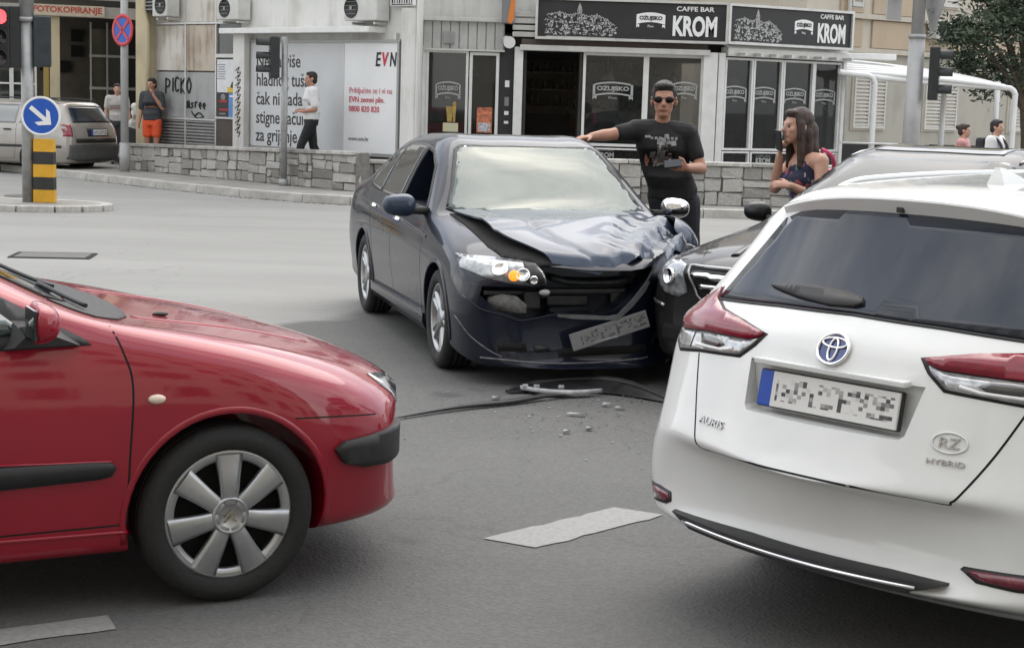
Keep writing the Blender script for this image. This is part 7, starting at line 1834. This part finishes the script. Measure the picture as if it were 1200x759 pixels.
def person(label, loc, J, skin_m, vox=.011, look=None, hair=None, top=None, bottom=None, shoes=M_SHOE, hands=None, sex='m', head_s=1.0, group=None, sleeves=.62, legs='long', wide=1.0, slv=.076, hairfn=None, topfn=None):
    t = thing('person', label, 'person', loc, 0, group); k = J['k']; f, r = J['f'], J['r']; U = Vector((0, 0, 1))
    lf = Vector((*look, 0)).normalized() if look else f; lr = Vector((lf.y, -lf.x, 0))
    hk = k * head_s; H = J['head']; W_ = wide
    def torso(F, g=0.0, lo='pel', neck=True):
        s_ = (J['shR'] - J['shL']).normalized(); b_ = s_.cross(U).normalized(); wm = 1 if sex == 'm' else .88
        R_ = []
        if lo == 'pel': R_ += [(J['pel'] - U * .10 * k, r * (.14 * k + g), f * (.10 * k + g)), (J['pel'], r * (.165 * k + g), f * (.115 * k + g))]
        if lo == 'hem': R_ += [(J['pel'] - U * .02 * k, r * (.160 * W_ * k + g), f * (.118 * k + g)), (J['pel'] + U * .05 * k, r * (.16 * W_ * k + g), f * (.115 * k + g))]
        lw = .020 if (lo == 'hem' and sex == 'm') else 0
        R_ += [(J['waist'], r * (.140 * W_ * wm * k + g + lw), f * (.105 * W_ * k + g + lw)), (J['chest'], s_ * (.165 * W_ * wm * k + g), b_ * (.120 * W_ * k + g)), (J['chest'] + (J['neck'] - J['chest']) * .55, s_ * (.168 * W_ * wm * k + g), b_ * (.105 * k + g)), (J['chest'] + (J['neck'] - J['chest']) * .85, s_ * (.10 * W_ * k + g), b_ * (.075 * k + g)), (J['neck'] + U * .0, s_ * (.062 * k + g * .5), b_ * (.062 * k + g * .5))]
        F.rings(R_)
        for s in 'LR': F.cap(J['chest'] + (J['neck'] - J['chest']) * .62, J['sh' + s], .085 * k * W_ + g, .062 * k * W_ + g * .9)
    B = Flesh(); torso(B)
    if sex == 'f':
        for g in (1, -1): B.ell(J['chest'] + f * .085 * k + r * g * .075 * k - U * .02 * k, (.068 * k, .068 * k, .065 * k))
    B.cap(J['neck'] - U * .03 * k, H - U * .06 * hk - lf * .01, .056 * k, .052 * k)
    # head: skull, face, jaw, nose, brow, ears, lips
    RM = Matrix(((lr.x, -lf.x, 0, 0), (lr.y, -lf.y, 0, 0), (0, 0, 1, 0), (0, 0, 0, 1)))
    P = lambda a, b_, c: H + lr * a * hk + lf * b_ * hk + U * c * hk
    B.ell(P(0, -.012, .030), (.074 * hk, .093 * hk, .086 * hk), RM); B.ell(P(0, .030, -.030), (.060 * hk, .062 * hk, .080 * hk), RM); B.ell(P(0, .052, -.086), (.034 * hk, .034 * hk, .026 * hk), RM)
    B.cap(P(0, .090, .008), P(0, .106, -.026), .009 * hk, .014 * hk); B.cap(P(-.032, .078, .022), P(.032, .078, .022), .012 * hk, .012 * hk)
    B.cap(P(-.020, .082, -.058), P(.020, .082, -.058), .009 * hk, .009 * hk)
    for g in (1, -1): B.ell(P(.076 * g, -.008, -.005), (.011 * hk, .020 * hk, .032 * hk), RM); B.ell(P(.040 * g, .055, -.020), (.022 * hk, .026 * hk, .024 * hk), RM)
    for s, g in (('R', 1), ('L', -1)):
        B.cap(J['sh' + s], J['el' + s], .056 * k * W_, .041 * k); B.cap(J['el' + s], J['el' + s].lerp(J['wr' + s], .35), .041 * k, .042 * k); B.cap(J['el' + s].lerp(J['wr' + s], .35), J['wr' + s], .042 * k, .028 * k)
        hd = (hands or {}).get(s); d = (J['wr' + s] - J['el' + s]); 
        if hd is None: hd = (d, r * g * .9 + f * .2, .7)
        hand(B, J['wr' + s], hd[0], hd[1], k, hd[2], g)
        B.cap(J['hip' + s], J['kn' + s], .088 * k, .056 * k); B.cap(J['kn' + s], J['kn' + s].lerp(J['an' + s], .3), .054 * k, .056 * k); B.cap(J['kn' + s].lerp(J['an' + s], .3), J['an' + s], .056 * k, .036 * k)
        B.cap(J['an' + s] - U * .04 * k, J['an' + s] + f * .13 * k - U * .055 * k, .036 * k, .028 * k)
    B.build('body', skin_m, t, vox)
    # eyes and mouth
    E_ = MB()
    for g in (1, -1): E_.sphere(P(.031 * g, .078, .002), .0105 * hk, 10, 6)
    E_.build('eyes', mat('eye', (.05, .04, .035), .2, coat=1), t)
    if top:
        T = Flesh(); torso(T, .021, 'hem')
        if sex == 'f':
            for g in (1, -1): T.ell(J['chest'] + f * .088 * k + r * g * .075 * k - U * .02 * k, (.078 * k, .076 * k, .072 * k))
        if sleeves:
            for s in 'LR': T.cap(J['sh' + s], J['sh' + s].lerp(J['el' + s], sleeves), slv * k * W_, slv * .86 * k * W_)
        if topfn: topfn(T)
        T.build(top[0], top[1], t, vox * 1.1, 3, .010)
    if bottom:
        T = Flesh(); end = {'long': 1.0, 'knee': .9, 'short': .62}[legs]
        T.rings([(J['pel'] - U * .12 * k, r * .15 * k, f * .115 * k), (J['pel'], r * (.178 * k), f * .13 * k), (J['pel'] + U * .07 * k, r * (.160 * k), f * .118 * k)])
        for s in 'LR':
            if legs == 'long': T.cap(J['hip' + s], J['kn' + s], .105 * k, .075 * k); T.cap(J['kn' + s], J['an' + s] + U * .02 * k, .075 * k, .062 * k)
            else: T.cap(J['hip' + s], J['hip' + s].lerp(J['kn' + s], end), .108 * k, .092 * k)
        T.build(bottom[0], bottom[1], t, vox * 1.1, 3, .012)
    if shoes:
        for s in 'LR':
            T = Flesh(); a = J['an' + s]; T.cap(a - U * .035 * k - f * .03 * k, a + f * .15 * k - U * .05 * k, .046 * k, .036 * k); T.build('shoe', shoes, t, vox * 1.1, 2)
    if hair:
        T = Flesh(); T.ell(P(0, -.020, .042), (.083 * hk, .099 * hk, .090 * hk), RM); T.ell(P(0, -.055, -.02), (.076 * hk, .060 * hk, .075 * hk), RM); T.ell(P(0, .045, .090), (.060 * hk, .040 * hk, .026 * hk), RM)
        if hairfn: hairfn(T, P, RM, hk)
        # keep the face clear
        o = T.build('hair', hair, t, vox, 3, .014)
        for v in o.data.vertices:
            q = v.co - H; a, b_, c = q.dot(lr) / hk, q.dot(lf) / hk, q.z / hk
            if b_ > .045 and c < .060 and abs(a) < .10: v.co -= lf * (b_ - .045) * hk * .97
    return t, P

def upd(J, **kw):
    for a, b in kw.items(): J[a] = Vector(b)
    return J

# --- man in black leaning on the roof of the crashed saloon
J = base_skel(1.90, (-.12, -1))
upd(J, pel=(.10,.02,1.02), waist=(.06,.01,1.17), chest=(.0,.0,1.37), neck=(-.01,-.01,1.56), head=(.0,-.05,1.735),
    shR=(-.205,-.02,1.505), elR=(-.40,-.12,1.470), wrR=(-.545,-.22,1.452), shL=(.198,.0,1.490), elL=(.300,-.06,1.235), wrL=(.165,-.29,1.245),
    hipR=(.03,.02,.99), hipL=(.20,.02,.98), knR=(.08,.0,.54), knL=(.25,.02,.54), anR=(.02,.06,.09), anL=(.27,.08,.09))
def beardless(T, P, RM, hk):
    T.ell(P(.01, .02, .088), (.062 * hk, .066 * hk, .028 * hk), RM)
man, PM = person('man in a black printed t-shirt and sunglasses leaning one hand on the crashed saloon', (1.09, 12.33, 0), J, M_SK1, .0085, (-.10, -1), M_HAIRD, ('tshirt', M_TBLK), ('trousers', M_JEAN), M_SHOE,
    {'R': ((-.8, -.5, -.12), (0, 0, 1), .15), 'L': ((-.90, -.45, .10), (-.3, -.9, -.2), .75)}, head_s=1.08, wide=.97, slv=.070, hairfn=beardless)
q = MB()
for g in (1, -1): q.sphere(PM(.036 * g, .088, .004), (.034, .012, .024), 14, 8)
q.tube([PM(-.02, .104, .012), PM(0, .108, .014), PM(.02, .104, .012)], .004, 6)
for g in (1, -1): q.tube([PM(.066 * g, .078, .012), PM(.082 * g, .03, .010), PM(.084 * g, -.02, .004)], .004, 6)
q.build('sunglasses', mat('sunglass', (.006, .006, .006), .25, spec=.25), man)
q = MB(); q.tube([PM(-.018, .094, -.060), PM(0, .097, -.059), PM(.018, .094, -.060)], .004, 6); q.build('mouth', mat('lips', (.30, .11, .09), .5), man)
shirt = [c for c in man.children if c.name.startswith('tshirt')][0]
bv = None
b_ = bmesh.new(); b_.from_mesh(shirt.data); bv = BVHTree.FromBMesh(b_); b_.free()
q = MB(); rnd = random.Random(2)
def chest_pt(x, z): l, n, _, _ = bv.ray_cast(Vector((x, -2, z)), Vector((0, 1, 0))); return l + n * .003 if l else None
for i in range(46):
    x = .015 + rnd.gauss(0, .045); z = 1.36 + rnd.uniform(-.11, .12); w, h = rnd.uniform(.006, .022), rnd.uniform(.006, .026)
    if abs(z - 1.34) < .03 and rnd.random() < .4: continue
    p4 = [chest_pt(x + a, z + c) for a, c in ((-w, -h), (w, -h * .7), (w * .8, h), (-w, h * .8))]
    if all(p4): q.quad(*p4)
for i in range(7):
    x = -.085 + i * .03; p4 = [chest_pt(x + a, 1.455 + c) for a, c in ((-.010, -.010), (.010, -.010), (.010, .010), (-.010, .010))]
    if all(p4) and i in (0, 1, 2, 4, 5, 6): q.quad(*p4)
q.build('shirt_print', mat('print_grey', (.30, .30, .30), .7, noise=(30, .5)), shirt, fix=False)
t = thing('phone', 'black phone held low by the man in the black t-shirt', 'phone', (1.09 + .055, 12.33 - .365, 1.275), 0)
q = MB(); q.box((0, 0, 0), (.13, .014, .068), .006); q.build('case', M_BLACK, t); q = MB(); q.box((0, -.0082, 0), (.118, .002, .058)); q.build('screen', mat('phone_screen', (.02, .022, .025), .08, coat=1), t)
t.rotation_euler = (R(-35), R(-8), 0)

# --- woman on the phone beside the black saloon (looks to the left)
J = base_skel(1.70, (-1, -.25), (-.03, 0))
GX, GY = 2.05, 11.75
upd(J, pel=(.06,.0,.93), waist=(.05,.0,1.06), chest=(.03,.0,1.21), neck=(.015,.0,1.395), head=(-.045,-.02,1.575),
    shL=(.115,-.15,1.335), elL=(.115,-.24,1.065), wrL=(-.12,-.30,1.165), shR=(-.02,.15,1.34), elR=(-.16,.12,1.12), wrR=(-.155,.02,1.36))
def long_hair(T, P, RM, hk):
    T.cap(P(0, -.06, -.02), P(.0, -.115, -.30), .085 * hk, .070 * hk); T.cap(P(-.05, -.05, -.04), P(-.045, -.06, -.36), .045 * hk, .040 * hk); T.cap(P(.05, -.05, -.04), P(.05, -.06, -.34), .045 * hk, .040 * hk); T.cap(P(.072, .012, .02), P(.078, .005, -.26), .026 * hk, .024 * hk); T.cap(P(-.072, .012, .02), P(-.078, .005, -.26), .026 * hk, .024 * hk)
girl, PG = person('woman in a dark floral dress with long brown hair talking on a phone', (GX, GY, 0), J, M_SK2, .0085, (-1, -.35), M_HAIRB, None, None, M_SHOE,
    {'L': ((-.9, -.1, .1), (-.2, -.7, .6), .6), 'R': ((.0, -.25, .95), (-.8, .2, .1), 1.0)}, sex='f', head_s=1.12, hairfn=long_hair)
T = Flesh(); f, r = J['f'], J['r']; U = Vector((0, 0, 1))
T.rings([(Vector((.06, 0, .50)), r * .26, f * .22), (Vector((.06, 0, .70)), r * .225, f * .185), (Vector((.06, 0, .90)), r * .192, f * .145), (J['waist'], r * .135, f * .115), (J['chest'] - U * .02, r * .158, f * .135), (J['chest'] + U * .085, r * .148, f * .112), (J['chest'] + U * .125, r * .125, f * .095)])
for g in (1, -1): T.ell(J['chest'] + f * .085 + r * g * .072 - U * .02, (.076, .076, .070)); T.cap(J['chest'] + U * .06 + r * g * .105 + f * .05, J['neck'] + r * g * .10 - U * .030, .024, .022)
T.build('dress', M_FLOR, girl, .010, 3, .012)
t = thing('phone', 'dark phone held to the ear of the woman in the floral dress', 'phone', (GX - .175, GY - .035, 1.475), R(20))
q = MB(); q.box((0, 0, 0), (.016, .075, .15), .006); q.build('case', M_BLACK, t); t.rotation_euler = (R(8), R(-12), R(20))
t = thing('shoulder_bag', 'pink shoulder bag behind the woman in the floral dress', 'bag', (GX + .215, GY + .05, 1.17), R(15))
q = MB(); q.box((0, 0, 0), (.09, .20, .22), .03); q.build('pouch', M_BAGP, t); q = MB(); q.tube(crom([(.0, -.08, .10), (-.03, -.10, .20), (-.09, -.06, .245), (-.03, .06, .20), (0, .08, .10)], 5, False), .010, 6, sx=1.6); q.build('strap', M_BAGP, t)

# --- man in orange shorts
J = base_skel(1.80, (-.3, -1)); upd(J, elL=(.24, -.14, 1.20), wrL=(.07, -.22, 1.47))
person('man in a charcoal t-shirt and bright orange shorts with a hand at his face', (-7.36, 32.85, .13), J, M_SK1, .014, (-.5, -1), M_HAIRD, ('tshirt', M_TGREY), ('shorts', M_ORNG), M_SHOE, {'L': ((-.3, -.1, .9), (.6, -.6, .2), .8)}, legs='short', sleeves=.8, wide=1.08)
# --- man in white shirt walking before the billboard
J = base_skel(1.80, (-1, -.35)); upd(J, knL=(-.16, -.10, .52), anL=(-.22, -.10, .10), knR=(.03, .10, .50), anR=(.20, .10, .12), elL=(.10, -.22, 1.14), wrL=(-.14, -.18, 1.10), elR=(.02, .24, 1.14), wrR=(-.18, .10, 1.12))
person('man in a loose white shirt and black trousers walking past the billboard', (-3.66, 28.9, .30), J, M_SK1, .014, (-1, -.4), M_HAIRD, ('shirt', M_TWHT), ('trousers', M_TROU), M_SHOE, {'L': ((-.9, .1, .1), (0, -.5, .8), .9), 'R': ((-.9, -.1, 0), (0, .5, .8), .9)}, sleeves=.75, wide=1.12)
# --- two people by the passage
J = base_skel(1.68, (.3, -1)); person('person in a pale t-shirt standing left of the no-stopping pole', (-8.42, 34.3, .13), J, M_SK2, .015, None, M_HAIRB, ('tshirt', mat('offwhite_shirt', (.48, .46, .44), .8, noise=(6, .1))), ('shorts', M_SHORT), M_SHOE, legs='knee')
J = base_skel(1.66, (.9, -.4), (.16, -.05)); upd(J, elR=(.24, -.18, 1.05), wrR=(.32, -.14, .86))
person('person in a white t-shirt and dark shorts bending forward right of the no-stopping pole', (-8.02, 34.0, .0), J, M_SK2, .015, None, M_HAIRB, ('tshirt', M_TWHT), ('shorts', M_SHORT), M_SHOE, legs='knee', head_s=.95)
# --- two passers-by at the right
J = base_skel(1.56, (.9, -.45))
def bun(T, P, RM, hk): T.ell(P(0, -.12, .06), (.042 * hk, .042 * hk, .042 * hk), RM)
person('woman in a pink strappy top with her hair in a bun, walking right', (6.82, 25.0, 0), J, M_SK2, .014, None, M_HAIRB, ('top', M_PINK2), ('shorts', M_SHORT), M_SHOE, sex='f', sleeves=0, legs='knee', hairfn=bun)
J = base_skel(1.64, (.75, -.65)); W2_, _ = person('young man in a white t-shirt with a dark backpack strap looking down', (7.02, 24.0, 0), J, M_SK2, .014, None, M_HAIRD, ('tshirt', M_TWHT), ('shorts', M_SHORT), M_SHOE, legs='knee')
t = thing('backpack', 'dark backpack worn by the young man in the white t-shirt', 'backpack', (7.02, 24.0, 0), 0)
k = J['k']; q = MB(); c = J['chest'] - J['f'] * .20 * k; q.at(c.x, c.y, c.z, math.atan2(J['f'].y, J['f'].x) + PI / 2); q.box((0, 0, -.03), (.28, .14, .40), .05); q.at(); q.build('pack', mat('backpack_cloth', (.03, .03, .035), .8, noise=(10, .3)), t)
for g in (1, -1):
    q = MB(); sh = J['chest'] + (J['neck'] - J['chest']) * .62 + J['r'] * g * .105 * k
    q.tube(crom([sh - J['f'] * .15 * k + Vector((0, 0, .03)), sh + Vector((0, 0, .092 * k)), sh + J['f'] * .135 * k - Vector((0, 0, .02)), sh + J['f'] * .160 * k - Vector((0, 0, .16)), sh + J['r'] * g * .05 + J['f'] * .06 * k - Vector((0, 0, .30))], 5, False), .018, 6, sx=1.5); q.build('strap', mat('backpack_cloth', (.03, .03, .035), .8), t)
